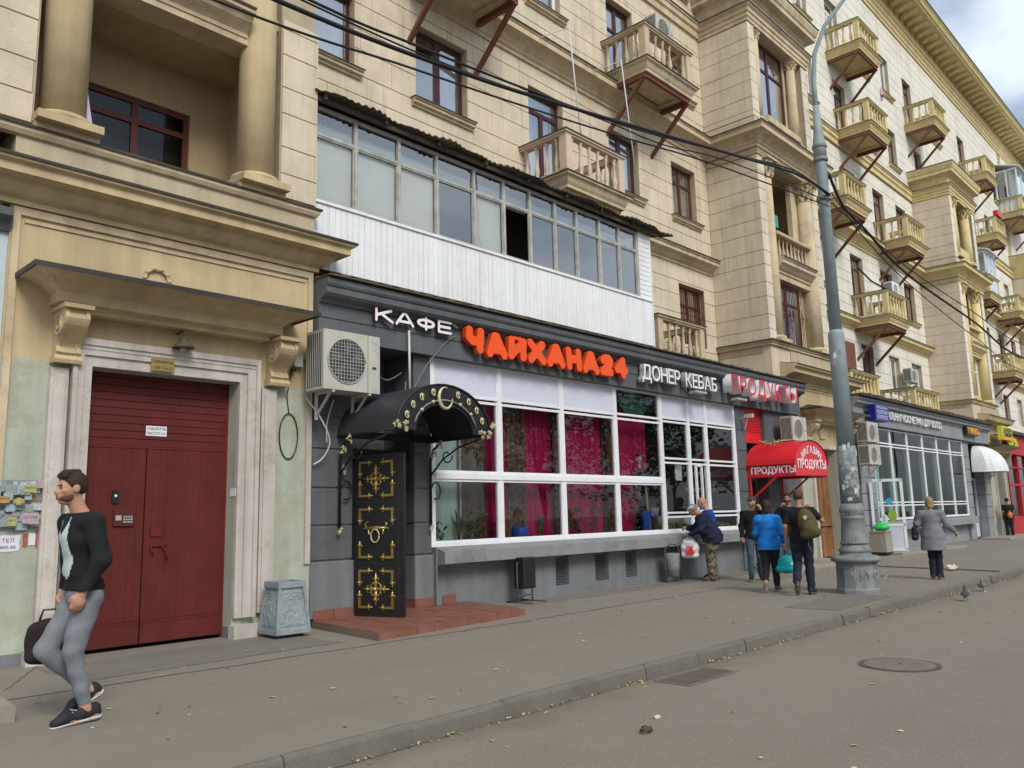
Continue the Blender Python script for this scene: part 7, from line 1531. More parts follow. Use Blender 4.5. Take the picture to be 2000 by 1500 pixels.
def sdf_mesh(prims, h=.012, k=.014, clips=(), fold=0., fseed=0, subs=()):
    lo = np.min([_bb(p)[0] for p in prims], axis=0)-4*h-k; hi = np.max([_bb(p)[1] for p in prims], axis=0)+4*h+k
    n = np.ceil((hi-lo)/h).astype(int)+1
    ax = [lo[i]+h*np.arange(n[i]) for i in range(3)]; acc = np.zeros(n, np.float64)
    for p in prims:
        a, b_ = _bb(p); m_ = 6*k+3*h; i0 = np.maximum(((a-m_-lo)/h).astype(int), 0); i1 = np.minimum(np.ceil((b_+m_-lo)/h).astype(int)+1, n)
        X, Y, Z = np.meshgrid(ax[0][i0[0]:i1[0]], ax[1][i0[1]:i1[1]], ax[2][i0[2]:i1[2]], indexing='ij')
        acc[i0[0]:i1[0], i0[1]:i1[1], i0[2]:i1[2]] += np.exp(np.clip(-_sd(p, X, Y, Z)/k, -60, 60))
    f = -k*np.log(acc+1e-26)
    X, Y, Z = np.meshgrid(*ax, indexing='ij')
    if fold > 0:
        r_ = random.Random(fseed); w_ = np.zeros_like(f)
        for i in range(7):
            kx, ky, kz = r_.uniform(-22, 22), r_.uniform(-22, 22), r_.uniform(14, 46); w_ += np.sin(X*kx+Y*ky+Z*kz+r_.uniform(0, 6)+2*np.sin(X*9+Z*5+i))/7
        f = f+fold*w_*2
    for p in subs: f = np.maximum(f, -_sd(p, X, Y, Z))
    for (c, nrm) in clips: f = np.maximum(f, (X-c[0])*nrm[0]+(Y-c[1])*nrm[1]+(Z-c[2])*nrm[2])
    f[0], f[-1] = 1, 1; f[:, 0], f[:, -1] = 1, 1; f[:, :, 0], f[:, :, -1] = 1, 1
    s_ = f < 0; A = np.zeros((n[0]-1, n[1]-1, n[2]-1, 3)); cnt = np.zeros((n[0]-1, n[1]-1, n[2]-1))
    co = [(i, j, l_) for i in (0, 1) for j in (0, 1) for l_ in (0, 1)]
    sl = lambda g, c: g[c[0]:n[0]-1+c[0], c[1]:n[1]-1+c[1], c[2]:n[2]-1+c[2]]
    for a in co:
        for axn in range(3):
            if a[axn]: continue
            b_ = list(a); b_[axn] = 1; fa, fb = sl(f, a), sl(f, b_); cr = (fa < 0) != (fb < 0)
            t = np.where(cr, fa/(fa-fb+1e-20), 0)
            for q in range(3): A[..., q] += np.where(cr, a[q]+(t if q == axn else 0), 0)
            cnt += cr
    idx = np.nonzero(cnt); vid = -np.ones(cnt.shape, int); vid[idx] = np.arange(len(idx[0]))
    V = (A[idx]/cnt[idx][:, None]+np.stack(idx, 1))*h+lo
    F = []
    for axn in range(3):
        u, v_ = [q for q in range(3) if q != axn]
        a = s_; b_ = np.roll(s_, -1, axn); cr = (a != b_); ed = np.nonzero(cr); E_ = np.stack(ed, 1)
        ok = (E_[:, axn] < n[axn]-1) & (E_[:, u] > 0) & (E_[:, v_] > 0) & (E_[:, u] < n[u]-1) & (E_[:, v_] < n[v_]-1); E_ = E_[ok]
        def cell(du, dv): q = E_.copy(); q[:, u] += du; q[:, v_] += dv; return vid[q[:, 0], q[:, 1], q[:, 2]]
        Q = np.stack([cell(-1, -1), cell(0, -1), cell(0, 0), cell(-1, 0)], 1); ins = a[E_[:, 0], E_[:, 1], E_[:, 2]]
        flip = ins if axn != 1 else ~ins
        Q[~flip] = Q[~flip][:, ::-1]; F.append(Q)
    F = np.concatenate(F); F = F[(F >= 0).all(1)]
    me = bpy.data.meshes.new('m'); me.vertices.add(len(V)); me.vertices.foreach_set('co', V.ravel()); me.loops.add(len(F)*4); me.loops.foreach_set('vertex_index', F.ravel().astype(np.int32))
    me.polygons.add(len(F)); me.polygons.foreach_set('loop_start', np.arange(0, len(F)*4, 4, dtype=np.int32)); me.update(calc_edges=True); me.validate()
    me.polygons.foreach_set('use_smooth', np.ones(len(me.polygons), bool)); return me
V3 = lambda *a: np.array(a, float)
# puffy orange letters: thick rounded strokes
STR = {'Ч': (.50, [[(.03,1),(.03,.62),(.16,.44),(.47,.44)], [(.47,1),(.47,0)]]), 'А': (.60, [[(0,0),(.26,1),(.34,1),(.60,0)], [(.13,.26),(.47,.26)]]), 'Й': (.52, [[(0,0),(0,.92)], [(0,.05),(.52,.88)], [(.52,.92),(.52,0)], [(.15,1.12),(.26,1.06),(.37,1.12)]]),
       'Х': (.56, [[(0,0),(.54,1)], [(.0,1),(.56,0)]]), 'Н': (.50, [[(0,0),(0,1)], [(.50,0),(.50,1)], [(0,.5),(.5,.5)]]), '2': (.46, [[(.02,.80),(.14,.97),(.34,.97),(.44,.82),(.40,.60),(.02,.03),(.48,.03)]]), '4': (.50, [[(.38,0),(.38,.98),(.02,.34),(.52,.34)]])}
STR.update({'К': (.62, [[(0,0),(0,1)], [(.60,1),(.04,.45)], [(.20,.58),(.66,0)]]), 'Ф': (.80, [[(.40,1.04),(.40,-.04)], [(.4+.38*cos(k*pi/8), .5+.30*sin(k*pi/8)) for k in range(17)]]), 'Е': (.56, [[(.56,0),(0,0),(0,1),(.56,1)], [(0,.5),(.52,.5)]])})
word = 'ЧАЙХАНА24'; x0_, x1_, zb_, zt_ = 9.70, 14.52, 4.325, 4.80; r_ = .084; tot = sum(STR[c][0] for c in word); H_ = zt_-zb_-2*r_; gap_ = .038; kx_ = (x1_-x0_-len(word)*(2*r_)-gap_*(len(word)-1))/tot; x = x0_
rj = random.Random(2)
for ch in word:
    w_, st_ = STR[ch]; pr = []; dz = rj.uniform(-.015, .02); tl = rj.uniform(-.03, .03)
    for s_ in st_:
        for p, q in zip(s_[:-1], s_[1:]):
            a_ = V3(x+r_+p[0]*kx_+tl*(p[1]-.5), 0, zb_+r_+p[1]*H_+dz); b_ = V3(x+r_+q[0]*kx_+tl*(q[1]-.5), 0, zb_+r_+q[1]*H_+dz); rr_ = r_ if p[1] <= 1.02 else .035; pr.append(('c', a_, b_, rr_, rr_))
    # the strokes are swept through the depth: stack three layers so that faces stay flat
    pr = [('c', p[1]+V3(0, o_, 0), p[2]+V3(0, o_, 0), p[3], p[4]) for p in pr for o_ in (-.07, -.035, 0, .035, .07)]
    me = sdf_mesh(pr, .0115, .004, clips=[(V3(0,.055,0), V3(0,1,0)), (V3(0,-.055,0), V3(0,-1,0))]); me.name = 'letter'; me.materials.append(M['orange']); me.materials.append(M['oranged'])
    for p in me.polygons: p.material_index = 0 if abs(p.normal.y) > .75 else 1; p.use_smooth = False
    o = link('letter', me, None, TEAHOUSE); o.location = Vector((-12.1, 10.245-10.3, -4.5)); x += w_*kx_+2*r_+gap_
def cloth(name, col, rough=.85, var=.12, bs=120): return surf(name, col, rough, var=var, vscale=4, bump=.15, bscale=bs, fine=.08)
skin = surf('skin', (.46,.25,.17), .55, var=.08, vscale=9, bump=.05, bscale=160, fine=.04); skin2 = surf('tanned_skin', (.36,.18,.115), .6, var=.08, vscale=9, bump=.05, bscale=160)
lipm = flat('lips', (.34,.13,.10), .5); eyem = flat('eye_dark', (.03,.02,.015), .3); browm = flat('eyebrow', (.05,.032,.022), .8)
def camo():
    m, t = new_mat('camouflage_cloth'); l = t.links.new
    out = nd(t, 'ShaderNodeOutputMaterial'); b = nd(t, 'ShaderNodeBsdfPrincipled'); l(b.outputs[0], out.inputs[0]); b.inputs['Roughness'].default_value = .9
    g = nd(t, 'ShaderNodeNewGeometry'); n_ = nd(t, 'ShaderNodeTexNoise'); n_.inputs['Scale'].default_value = 13; n_.inputs['Detail'].default_value = 2; l(g.outputs['Position'], n_.inputs['Vector'])
    r = nd(t, 'ShaderNodeValToRGB'); r.color_ramp.interpolation = 'CONSTANT'; e = r.color_ramp.elements; e[0].color = (.035,.03,.02,1); e[1].position = .44; e[1].color = (.12,.10,.06,1)
    x = e.new(.52); x.color = (.22,.19,.13,1); x = e.new(.60); x.color = (.07,.075,.045,1); l(n_.outputs['Fac'], r.inputs[0]); l(r.outputs[0], b.inputs['Base Color']); return m
def frame_from(up, fwd):
    up = up/np.linalg.norm(up); r = np.cross(fwd, up); r /= np.linalg.norm(r); f_ = np.cross(up, r); return [[r[0], f_[0], up[0]], [r[1], f_[1], up[1]], [r[2], f_[2], up[2]]]
def person(label, loc, rz, J=None, H=1.75, skinm=None, bulk=1.0, h=.012, top=None, bottom=None, shoes=None, sole=None, hair=None, headturn=0., headpitch=0., female=False, beard=None, hairlong=0., grip=(0, 0), look=None):
    J = J or {}; s = H/1.75
    D = dict(pelvis=(0,0,.95), neck=(0,-.01,1.47), head=(0,.025,1.635), hipL=(-.09,0,.90), hipR=(.09,0,.90), kneeL=(-.095,.03,.49), kneeR=(.095,.03,.49), ankL=(-.095,-.01,.085), ankR=(.095,-.01,.085), toeL=(-.115,.16,.03), toeR=(.115,.16,.03),
             shL=(-.185,-.01,1.41), shR=(.185,-.01,1.41), elL=(-.225,-.03,1.13), elR=(.225,-.03,1.13), wrL=(-.225,.06,.89), wrR=(.225,.06,.89), hdL=None, hdR=None)
    for k_, v_ in J.items(): D[k_] = v_
    P = {k_: (V3(*v_) if v_ is not None else None) for k_, v_ in D.items()}
    up = P['neck']-P['pelvis']; tf = frame_from(up, V3(0, 1, 0)); un = up/np.linalg.norm(up); Lt = np.linalg.norm(up); bk = bulk
    tp = lambda t, o=0: P['pelvis']+un*Lt*t+np.array([tf[0][1], tf[1][1], tf[2][1]])*o
    sw = .9 if female else 1.0
    def torso(e):
        return [('e', tp(.0), (.155*bk+e, .115*bk+e, .13+e), tf), ('e', tp(.30, .01*bk), (.132*bk*sw+e, .100*bk+e+(bk-1)*.06, .16+e), tf), ('e', tp(.66), (.160*sw*(.5+.5*bk)+e, .108*(.5+.5*bk)+e, .17+e), tf),
                ('c', P['shL']*.93+P['shR']*.07+V3(0,0,-.01), P['shR']*.93+P['shL']*.07+V3(0,0,-.01), .058*bk+e, .058*bk+e), ('c', tp(.78, -.01), tp(.94, -.01), .095+e, .062+e)]
    prim = torso(0)
    # legs
    for sd_ in 'LR':
        hp, kn, an, to = P['hip'+sd_], P['knee'+sd_], P['ank'+sd_], P['toe'+sd_]
        prim += [('c', hp, kn, .082*bk, .055), ('c', kn, an, .052, .036), ('c', kn*.68+an*.32+V3(0,-.018,0), kn*.4+an*.6, .046, .036)]
        fd = (to-an); ftn = V3(fd[0], fd[1], 0); ln = np.linalg.norm(ftn)+1e-6
        heel = an+(to-an)*-.35; heel[2] = an[2]-.045 if an[2] < .12 else an[2]-.03
        prim += [('c', heel, to*.55+an*.45+V3(0,0,-.02), .034, .036), ('c', an*.45+to*.55+V3(0,0,-.015), to, .036, .022), ('c', an, heel, .036, .034)]
        sh, el, wr = P['sh'+sd_], P['el'+sd_], P['wr'+sd_]
        prim += [('c', sh, el, .050*(.6+.4*bk), .038), ('c', el, wr, .040, .026)]
        hd = P['hd'+sd_]; d = hd-wr if hd is not None else (wr-el); d = d/np.linalg.norm(d)
        side = np.cross(d, V3(0, 1, 0)); side = side/np.linalg.norm(side) if np.linalg.norm(side) > .2 else V3(1, 0, 0)
        wide = np.cross(side, d); wide /= np.linalg.norm(wide)   # knuckle line, fore-aft
        palm = wr+d*.055; sg = -1 if sd_ == 'L' else 1; inw = side*(1 if side[0]*sg < 0 else -1)
        prim += [('c', wr+d*.015, palm+d*.02, .026, .024), ('c', palm+wide*.025, palm-wide*.025, .018, .018)]
        cu = grip[0 if sd_ == 'L' else 1]
        for i, (o_, fl) in enumerate(((.030, .066), (.011, .074), (-.009, .069), (-.028, .054))):
            b0 = palm+wide*o_+d*.022; ca, cb = .35+cu*.9, .7+cu*1.5
            b1 = b0+(d*cos(ca)+inw*sin(ca))*fl*.5; b2 = b1+(d*cos(cb)+inw*sin(cb))*fl*.5
            prim += [('c', b0, b1, .0098, .009), ('c', b1, b2, .009, .0075)]
        t0 = wr+d*.03+wide*.028; t1 = t0+(d*.6+wide*.7+inw*.3)*.03; t2 = t1+(d*.9+wide*(.25-cu*.4)+inw*(.35+cu*.4))*.03; prim += [('c', t0, t1, .013, .011), ('c', t1, t2, .011, .0085)]
    # neck and head, with the head frame
    hc = P['head']; ct, st_ = cos(headturn), sin(headturn); cp_, sp_ = cos(headpitch), sin(headpitch)
    fw = V3(-st_*cp_, ct*cp_, sp_); hu = V3(st_*sp_, -ct*sp_, cp_); rt = np.cross(fw, hu); HF = [[rt[0], fw[0], hu[0]], [rt[1], fw[1], hu[1]], [rt[2], fw[2], hu[2]]]
    hl = lambda x, y, z: hc+rt*x+fw*y+hu*z
    prim += [('c', tp(.93, -.012), hc+hu*-.06+fw*-.02, .057 if not female else .048, .054 if not female else .046)]
    heads = [('e', hl(0, -.012, .030), (.074, .094, .088), HF), ('e', hl(0, .022, -.030), (.058, .066, .080), HF), ('e', hl(0, .052, -.088), (.030, .028, .024), HF), ('e', hl(0, .070, .022), (.046, .018, .014), HF),
              ('c', hl(0, .086, .012), hl(0, .106, -.024), .008, .013), ('c', hl(-.012, .092, -.028), hl(.012, .092, -.028), .009, .009), ('c', hl(-.018, .082, -.055), hl(.018, .082, -.055), .009, .009), ('c', hl(-.013, .082, -.066), hl(.013, .082, -.066), .009, .009),
              ('e', hl(-.038, .062, -.016), (.022, .020, .018), HF), ('e', hl(.038, .062, -.016), (.022, .020, .018), HF)]
    for sx in (-1, 1): heads += [('e', hl(sx*.077, -.006, .0), (.010, .020, .031), HF)]
    # head parts are blended tightly with a small k by pre-inflating nothing: they join the same field
    me = sdf_mesh([scale_prim(p, s) for p in prim+heads], h, .009, subs=[scale_prim(('e', hl(sx*.030, .098, .006), (.013, .014, .008), HF), s) for sx in (-1, 1)])
    me.name = 'person'; body = link('person', me, [skinm or skin, lipm, eyem, browm]); body.location = loc; body.rotation_euler = (0, 0, rz)
    tag(body, label, 'person')
    marks = [(hl(-.030, .088, .006), .010, 2), (hl(.030, .088, .006), .010, 2), (hl(0, .090, -.060), .016, 1), (hl(-.032, .088, .026), .011, 3), (hl(.032, .088, .026), .011, 3), (hl(-.018, .092, .025), .009, 3), (hl(.018, .092, .025), .009, 3)]
    cen = np.empty(len(me.polygons)*3); me.polygons.foreach_get('center', cen); cen = cen.reshape(-1, 3); mi = np.zeros(len(me.polygons), np.int32)
    for c, r_, ix in marks: mi[np.linalg.norm(cen-c*s, axis=1) < r_*s] = ix
    me.polygons.foreach_set('material_index', mi)
    def child(name, prims, mat, hh=None, k=.012, clips=(), fold=0., seed=0, subs=()):
        m_ = sdf_mesh([scale_prim(p, s) for p in prims], hh or h, k, [(c*s, n_) for c, n_ in clips], fold, seed, [scale_prim(p, s) for p in subs]); m_.name = name; return link(name, m_, mat, body)
    if top:
        e = top.get('e', .022); pr = torso(e); hem = top.get('hem', .84); ar = top.get('arm', .020)
        for sd_ in 'LR':
            sh, el, wr = P['sh'+sd_], P['el'+sd_], P['wr'+sd_]
            if top.get('short'): mid = sh*.35+el*.65; pr += [('c', sh, mid, .058*(.6+.4*bk)+.012, .054+.008)]
            else: pr += [('c', sh, el, .052*(.6+.4*bk)+ar, .040+ar), ('c', el, wr*.96+el*.04, .042+ar, .028+ar*.7)]
        if top.get('hood') or top.get('collar'): pr += [('c', tp(.90, -.02), tp(1.0, -.02), .066, .064)]
        for sd_ in 'LR': pr += [('c', tp(.95, -.015), P['sh'+sd_]*.62+tp(.93)*.38+V3(0,0,.012), .052, .046)]
        skirt = top.get('skirt', 0)
        hz = P['pelvis'][2]-(.95-hem)
        pr += [('c', V3(P['pelvis'][0], P['pelvis'][1], P['pelvis'][2]), V3(P['pelvis'][0], P['pelvis'][1], hz-.05), .12*bk+e*.6, .125*bk+e+skirt*.4)]
        for sx in (-1, 1): pr += [('c', P['pelvis']+V3(sx*.055*bk, 0, .05), V3(P['pelvis'][0]+sx*.07*bk, P['pelvis'][1], hz-.06), .105*bk+e*.5, .112*bk+e*.6+skirt*.3)]
        child(top.get('name', 'sweater'), pr, top['mat'], clips=[(V3(0, 0, hz), V3(0, 0, -1)), (tp(.985 if not top.get('collar') else 1.02, -.0), np.array(un)+V3(0, .35, 0)*0)], fold=top.get('fold', .006), seed=int(H*1000) % 97)
    if bottom:
        e = bottom.get('e', .016); pr = [('e', tp(.0), (.158*bk+e*.6, .118*bk+e*.6, .13), tf)]
        fl = bottom.get('flare', .026)
        for sd_ in 'LR':
            hp, kn, an = P['hip'+sd_], P['knee'+sd_], P['ank'+sd_]
            pr += [('c', hp, kn*.9+hp*.1, .086*bk+e, .053+e), ('c', kn, an+(kn-an)*bottom.get('cuff', .10), .050+e, .038+fl)]
        child(bottom.get('name', 'trousers'), pr, bottom['mat'], clips=[(P['pelvis']+V3(0, 0, .12), V3(0, 0, 1))], fold=bottom.get('fold', .006), seed=int(H*777) % 89)
    if shoes is not None:
        for sd_ in 'LR':
            an, to = P['ank'+sd_], P['toe'+sd_]; heel = an+(to-an)*-.38; heel[2] = an[2]-.045 if an[2] < .12 else an[2]-.02; mid = an*.5+to*.5; ball = to*.72+an*.28
            dz = V3(0, 0, .006); dirv = to-heel; dirv = dirv/np.linalg.norm(dirv)
            nrm = np.cross(np.cross(dirv, V3(0, 0, 1)), dirv); nrm /= np.linalg.norm(nrm)
            lowest = min(heel[2], to[2])
            pr = [('c', heel+nrm*.012, ball+nrm*.008, .040, .044), ('c', ball+nrm*.006, to+nrm*.004+dirv*.012, .043, .032), ('c', heel+nrm*.045, an*.8+mid*.2+nrm*.0, .034, .036)]
            base = heel-nrm*.030
            child('shoe', pr, shoes, hh=min(h, .010), k=.008, clips=[(base, -nrm)])
            if sole is not None:
                so = [('c', heel+nrm*.0, ball, .045, .048), ('c', ball, to+dirv*.014, .047, .036)]
                child('sole', so, sole, hh=min(h, .008), k=.006, clips=[(base-nrm*.006, -nrm), (base+nrm*.018, nrm)])
    if hair:
        e = .012; pr = [('e', hl(0, -.018, .036), (.078+e*.5, .096+e*.4, .090+e*.8), HF)]
        if hair.get('long', 0) > 0: pr += [('c', hl(0, -.06, .0), hl(0, -.07, -.05-hair['long']), .066, .060), ('c', hl(-.045, -.03, 0), hl(-.05, -.04, -.03-hair['long']), .045, .042), ('c', hl(.045, -.03, 0), hl(.05, -.04, -.03-hair['long']), .045, .042)]
        cl_ = [(hl(0, .060 if not hair.get('cap') else .02, .050), (fw*.80-hu*.60))]
        if not hair.get('long', 0): cl_.append((hl(0, -.08, -.045), -hu))
        subs_ = [('e', hl(sx*.080, .0, -.006), (.018, .026, .034), HF) for sx in (-1, 1)]
        hm = child('hair', pr, hair['mat'], hh=min(h, .008), k=.008, clips=cl_, fold=.0045, seed=5, subs=subs_)
        if hair.get('quiff'):
            child('hair_top', [('c', hl(-.02, .055, .108), hl(.02, -.05, .118), .030, .030), ('c', hl(-.035, .062, .095), hl(.035, .062, .095), .024, .024)], hair['mat'], hh=min(h, .008), k=.01, fold=.004, seed=3)
    if beard is not None:
        child('beard', [('e', hl(0, .030, -.048), (.064, .072, .058), HF)], beard, hh=min(h, .007), k=.006, clips=[(hl(0, 0, -.022), hu+fw*.40), (hl(0, -.030, 0), -fw)])
    if look and look.get('cap'):
        child('cap', [('e', hl(0, -.008, .048), (.086, .104, .078), HF)], look['cap'], hh=min(h, .009), k=.006, clips=[(hl(0, 0, .040), -hu)])
        child('cap_peak', [('e', hl(0, .105, .048), (.062, .065, .010), HF)], look.get('peak', look['cap']), hh=min(h, .007), k=.004)
    if look and look.get('mask'):
        child('face_mask', [('e', hl(0, .036, -.040), (.066, .072, .050), HF)], look['mask'], hh=min(h, .008), k=.005, clips=[(hl(0, 0, 0), -fw)])
    Wm = Matrix.Translation(Vector(loc)) @ Matrix.Rotation(rz, 4, 'Z')
    W = {k_: Wm @ Vector((v_*s).tolist()) for k_, v_ in P.items() if v_ is not None}; W['_m'] = Wm; W['_s'] = s; W['obj'] = body
    return W
def scale_prim(p, s):
    if p[0] == 'c': return ('c', np.array(p[1])*s, np.array(p[2])*s, p[3]*s, p[4]*s)
    return ('e', np.array(p[1])*s, tuple(x*s for x in p[2]))+((p[3],) if len(p) > 3 else ())
blackk = cloth('black_knit', (.012,.012,.014)); greymel = surf('grey_melange_jersey', (.205,.225,.255), .95, .16, 7, .5, 260, fine=.22); darkshoe = surf('dark_shoe_mesh', (.02,.022,.028), .7, .3, 30); whitesole = flat('white_rubber_sole', (.62,.63,.62), .5)
brownhair = surf('brown_hair', (.042,.024,.014), .7, .45, 60, .8, 150)
x = 7.83; wk = .34
for ch, wl in (('К', .30), ('А', .34), ('Ф', .36), ('Е', .27)):
    w_, st_ = STR[ch]; pr = []; kk = wl/w_
    for s_ in st_:
        for p, q in zip(s_[:-1], s_[1:]):
            for o_ in (-.05, -.02, .01, .04): pr.append(('c', V3(x+p[0]*kk, o_, 4.62+p[1]*.185), V3(x+q[0]*kk, o_, 4.62+q[1]*.185), .026, .026))
    me = sdf_mesh(pr, .008, .003, clips=[(V3(0,.03,0), V3(0,1,0)), (V3(0,-.03,0), V3(0,-1,0))]); me.name = 'letter'; me.materials.append(M['letw']); me.materials.append(M['maroon'])
    for p in me.polygons: p.material_index = 0 if abs(p.normal.y) > .75 else 1; p.use_smooth = False
    o = link('letter', me, None, CAFE); o.location = Vector((-8.6, 10.27-10.3, -4.6)); x += wl+.105
# ---- 1 walking man with bag (left)
s1 = 1.93/1.75
J1 = dict(pelvis=(0,-.085,.88), neck=(0,-.02,1.475), head=(0,.045,1.635), hipL=(-.085,-.08,.85), hipR=(.085,-.08,.85),
          kneeL=(-.085,.0,.50), ankL=(-.085,-.105,.095), toeL=(-.10,.085,.028), kneeR=(.09,.125,.50), ankR=(.085,-.19,.19), toeR=(.09,-.055,.055),
          shL=(-.185,-.055,1.395), shR=(.185,-.01,1.395), elL=(-.235,-.105,1.13), wrL=(-.205,.0,.905), elR=(.235,-.06,1.13), wrR=(.22,-.03,.90), hdL=(-.195,.03,.80), hdR=(.22,-.02,.80))
W = person('man in black sweatshirt with pale print and grey joggers walking left past the red gate', (2.485, 7.17, 0), radians(90), J1, 1.93, h=.0085, bulk=.93, top=dict(mat=blackk, hem=.985, e=.024, arm=.022, name='sweatshirt', fold=.006), bottom=dict(mat=greymel, e=.020, flare=.008, cuff=.14, fold=.0055, name='joggers'), shoes=darkshoe, sole=whitesole, hair=dict(mat=brownhair, quiff=True), beard=surf('short_beard', (.14,.075,.048), .8, .3, 60), headturn=radians(6), grip=(.12, .8))
# pale print on the chest
m = MB()
for dx, pts in ((0, [(-.10,.30),(-.05,.40),(-.035,.30),(.02,.30),(.05,.42),(.085,.28),(.10,.15),(.06,.03),(.10,-.02),(.02,-.10),(-.06,-.03),(-.09,.1)]),):
    for i in range(len(pts)):
        pass
mp_ = surf('pale_print', (.50,.60,.60), .8, .1, 9)
def project_print(body, child_name, pts, mat, name, off=.004):
    # lay flat print cut-outs on the front of a garment by dropping points onto its mesh (local +Y is the front)
    ob = [c for c in body.children if c.name.split('.')[0] == child_name][0]; me = ob.data; from mathutils.bvhtree import BVHTree
    bv = BVHTree.FromPolygons([v.co[:] for v in me.vertices], [p.vertices[:] for p in me.polygons]); m_ = MB(); N = 26
    xs_ = [p[0] for p in pts]; zs_ = [p[1] for p in pts]; x0, x1, z0, z1 = min(xs_), max(xs_), min(zs_), max(zs_)
    def inside(x, z):
        c = False; j = len(pts)-1
        for i in range(len(pts)):
            if (pts[i][1] > z) != (pts[j][1] > z) and x < (pts[j][0]-pts[i][0])*(z-pts[i][1])/(pts[j][1]-pts[i][1])+pts[i][0]: c = not c
            j = i
        return c
    g = {}
    def pt(i, j):
        if (i, j) not in g:
            h_ = bv.ray_cast(Vector((x0+(x1-x0)*i/N, 1.0, z0+(z1-z0)*j/N)), Vector((0, -1, 0))); g[i, j] = (h_[0]+h_[1]*off) if h_[0] is not None else None
        return g[i, j]
    for i in range(N):
        for j in range(N):
            if inside(x0+(x1-x0)*(i+.5)/N, z0+(z1-z0)*(j+.5)/N):
                q = [pt(i, j), pt(i+1, j), pt(i+1, j+1), pt(i, j+1)]
                if all(v is not None for v in q): m_.q(*q, sm=True)
    if m_.f: m_.build(name, mat, body, fix=False)
project_print(W['obj'], 'sweatshirt', [(-.085,1.42),(-.10,1.24),(-.075,1.12),(-.03,1.10),(.06,1.14),(.12,1.24),(.13,1.45),(.09,1.56),(.05,1.47),(.0,1.44),(-.035,1.50),(-.06,1.58)], mp_, 'chest_print')
# laces
m = MB()
for i in range(5): m.bar((-.142+.004*i, -.035+.022*i, .112-.011*i), (-.070, -.012+.022*i, .114-.012*i), .006)
m.build('lace', flat('grey_lace', (.4,.42,.42), .8), W['obj'])
bg = thing('laptop_bag', 'black laptop bag in the far hand of the walking man', 'bag', (2.47, 7.55, .42))
m = sdf_mesh([('e', V3(0,0,.17), (.185,.06,.18)), ('c', V3(-.12,0,.06), V3(.12,0,.06), .055, .055), ('c', V3(-.11,0,.27), V3(.11,0,.27), .05, .05)], .010, .015, fold=.003); m.name = 'bag'; link('bag', m, cloth('black_nylon', (.022,.016,.02)), bg)
m = MB(); m.tube([(-.09,0,.31),(-.06,-.0,.42),(.06,0,.42),(.09,0,.31)], .010, 6); m.tube([(-.14,-.055,.08),(-.02,-.07,.2),(.12,-.055,.28)], .004, 4); m.build('handle', M['black'], bg); bg.rotation_euler = (0, 0, radians(-8))
# ---- 2 bending man in camouflage trousers
J = dict(pelvis=(0,-.08,.92), neck=(0,.17,1.40), head=(0,.31,1.50), hipL=(-.09,-.07,.88), hipR=(.09,-.07,.88), kneeL=(-.11,.0,.48), kneeR=(.11,-.02,.48), ankL=(-.11,-.02,.085), ankR=(.12,-.08,.085), toeL=(-.13,.15,.03), toeR=(.15,.10,.03), shL=(-.20,.13,1.36), shR=(.20,.13,1.36), elL=(-.27,.17,1.08), wrL=(-.22,.38,.99), elR=(.26,.25,1.10), wrR=(.14,.45,1.12))
navyj = cloth('dark_navy_jacket', (.012,.018,.045)); greycap = cloth('pale_blue_cap', (.42,.44,.52))
person('stooping man in dark jacket, pale cap and camouflage trousers at the kiosk hatch', (16.50, 9.62, 0), radians(32), J, 1.80, skinm=skin2, bulk=1.42, h=.012, top=dict(mat=navyj, hem=.84, e=.05, arm=.045, name='jacket', fold=.012, collar=True), bottom=dict(mat=camo(), e=.05, flare=.05, cuff=.0, fold=.012), shoes=surf('muddy_boot', (.10,.085,.06), .8, .3, 10), hair=dict(mat=surf('grey_hair', (.2,.19,.18), .8)), headpitch=-.55, look=dict(cap=greycap), grip=(.9, .5))
pb = thing('carrier_bag', 'white plastic carrier bag with red print hanging from the stooping man', 'bag', (16.18, 9.93, .50))
m = sdf_mesh([('e', V3(0,0,.20), (.20,.09,.21)), ('c', V3(-.14,0,.06), V3(.14,0,.06), .05, .05), ('c', V3(-.10,0,.36), V3(.02,0,.48), .05, .02), ('c', V3(.06,0,.34), V3(.02,0,.48), .04, .02)], .012, .02, fold=.012); m.name = 'bag'; link('bag', m, surf('thin_white_plastic', (.62,.64,.65), .5, .08, 5), pb); pb.rotation_euler = (0, 0, radians(-60))
text('ОК', .14, M['letr'], .001, None, .01, 'print', pb, width=.17, align='CENTER', loc=(.0,-.118,.16)); MB().box(-.09,.09,-.120,-.110,.08,.14).build('print', M['letr'], pb)
# ---- 3 bald man in blue behind him
J = dict(neck=(0,.06,1.45), head=(0,.14,1.60), pelvis=(0,-.04,.94), hipL=(-.09,-.03,.90), hipR=(.09,-.03,.90), shL=(-.19,.04,1.39), shR=(.19,.04,1.39), elL=(-.25,.10,1.12), wrL=(-.18,.32,1.06), elR=(.25,.10,1.12), wrR=(.18,.32,1.06))
person('bald man in bright blue jacket and blue trousers behind the stooping man', (16.98, 9.86, 0), radians(28), J, 1.86, bulk=1.15, h=.013, top=dict(mat=cloth('blue_jacket', (.010,.055,.30)), hem=.86, e=.035, arm=.03, name='jacket', fold=.009), bottom=dict(mat=cloth('navy_trousers', (.012,.02,.07)), e=.02), shoes=surf('dark_blue_trainer', (.02,.03,.07), .7), sole=whitesole, headpitch=-.35)
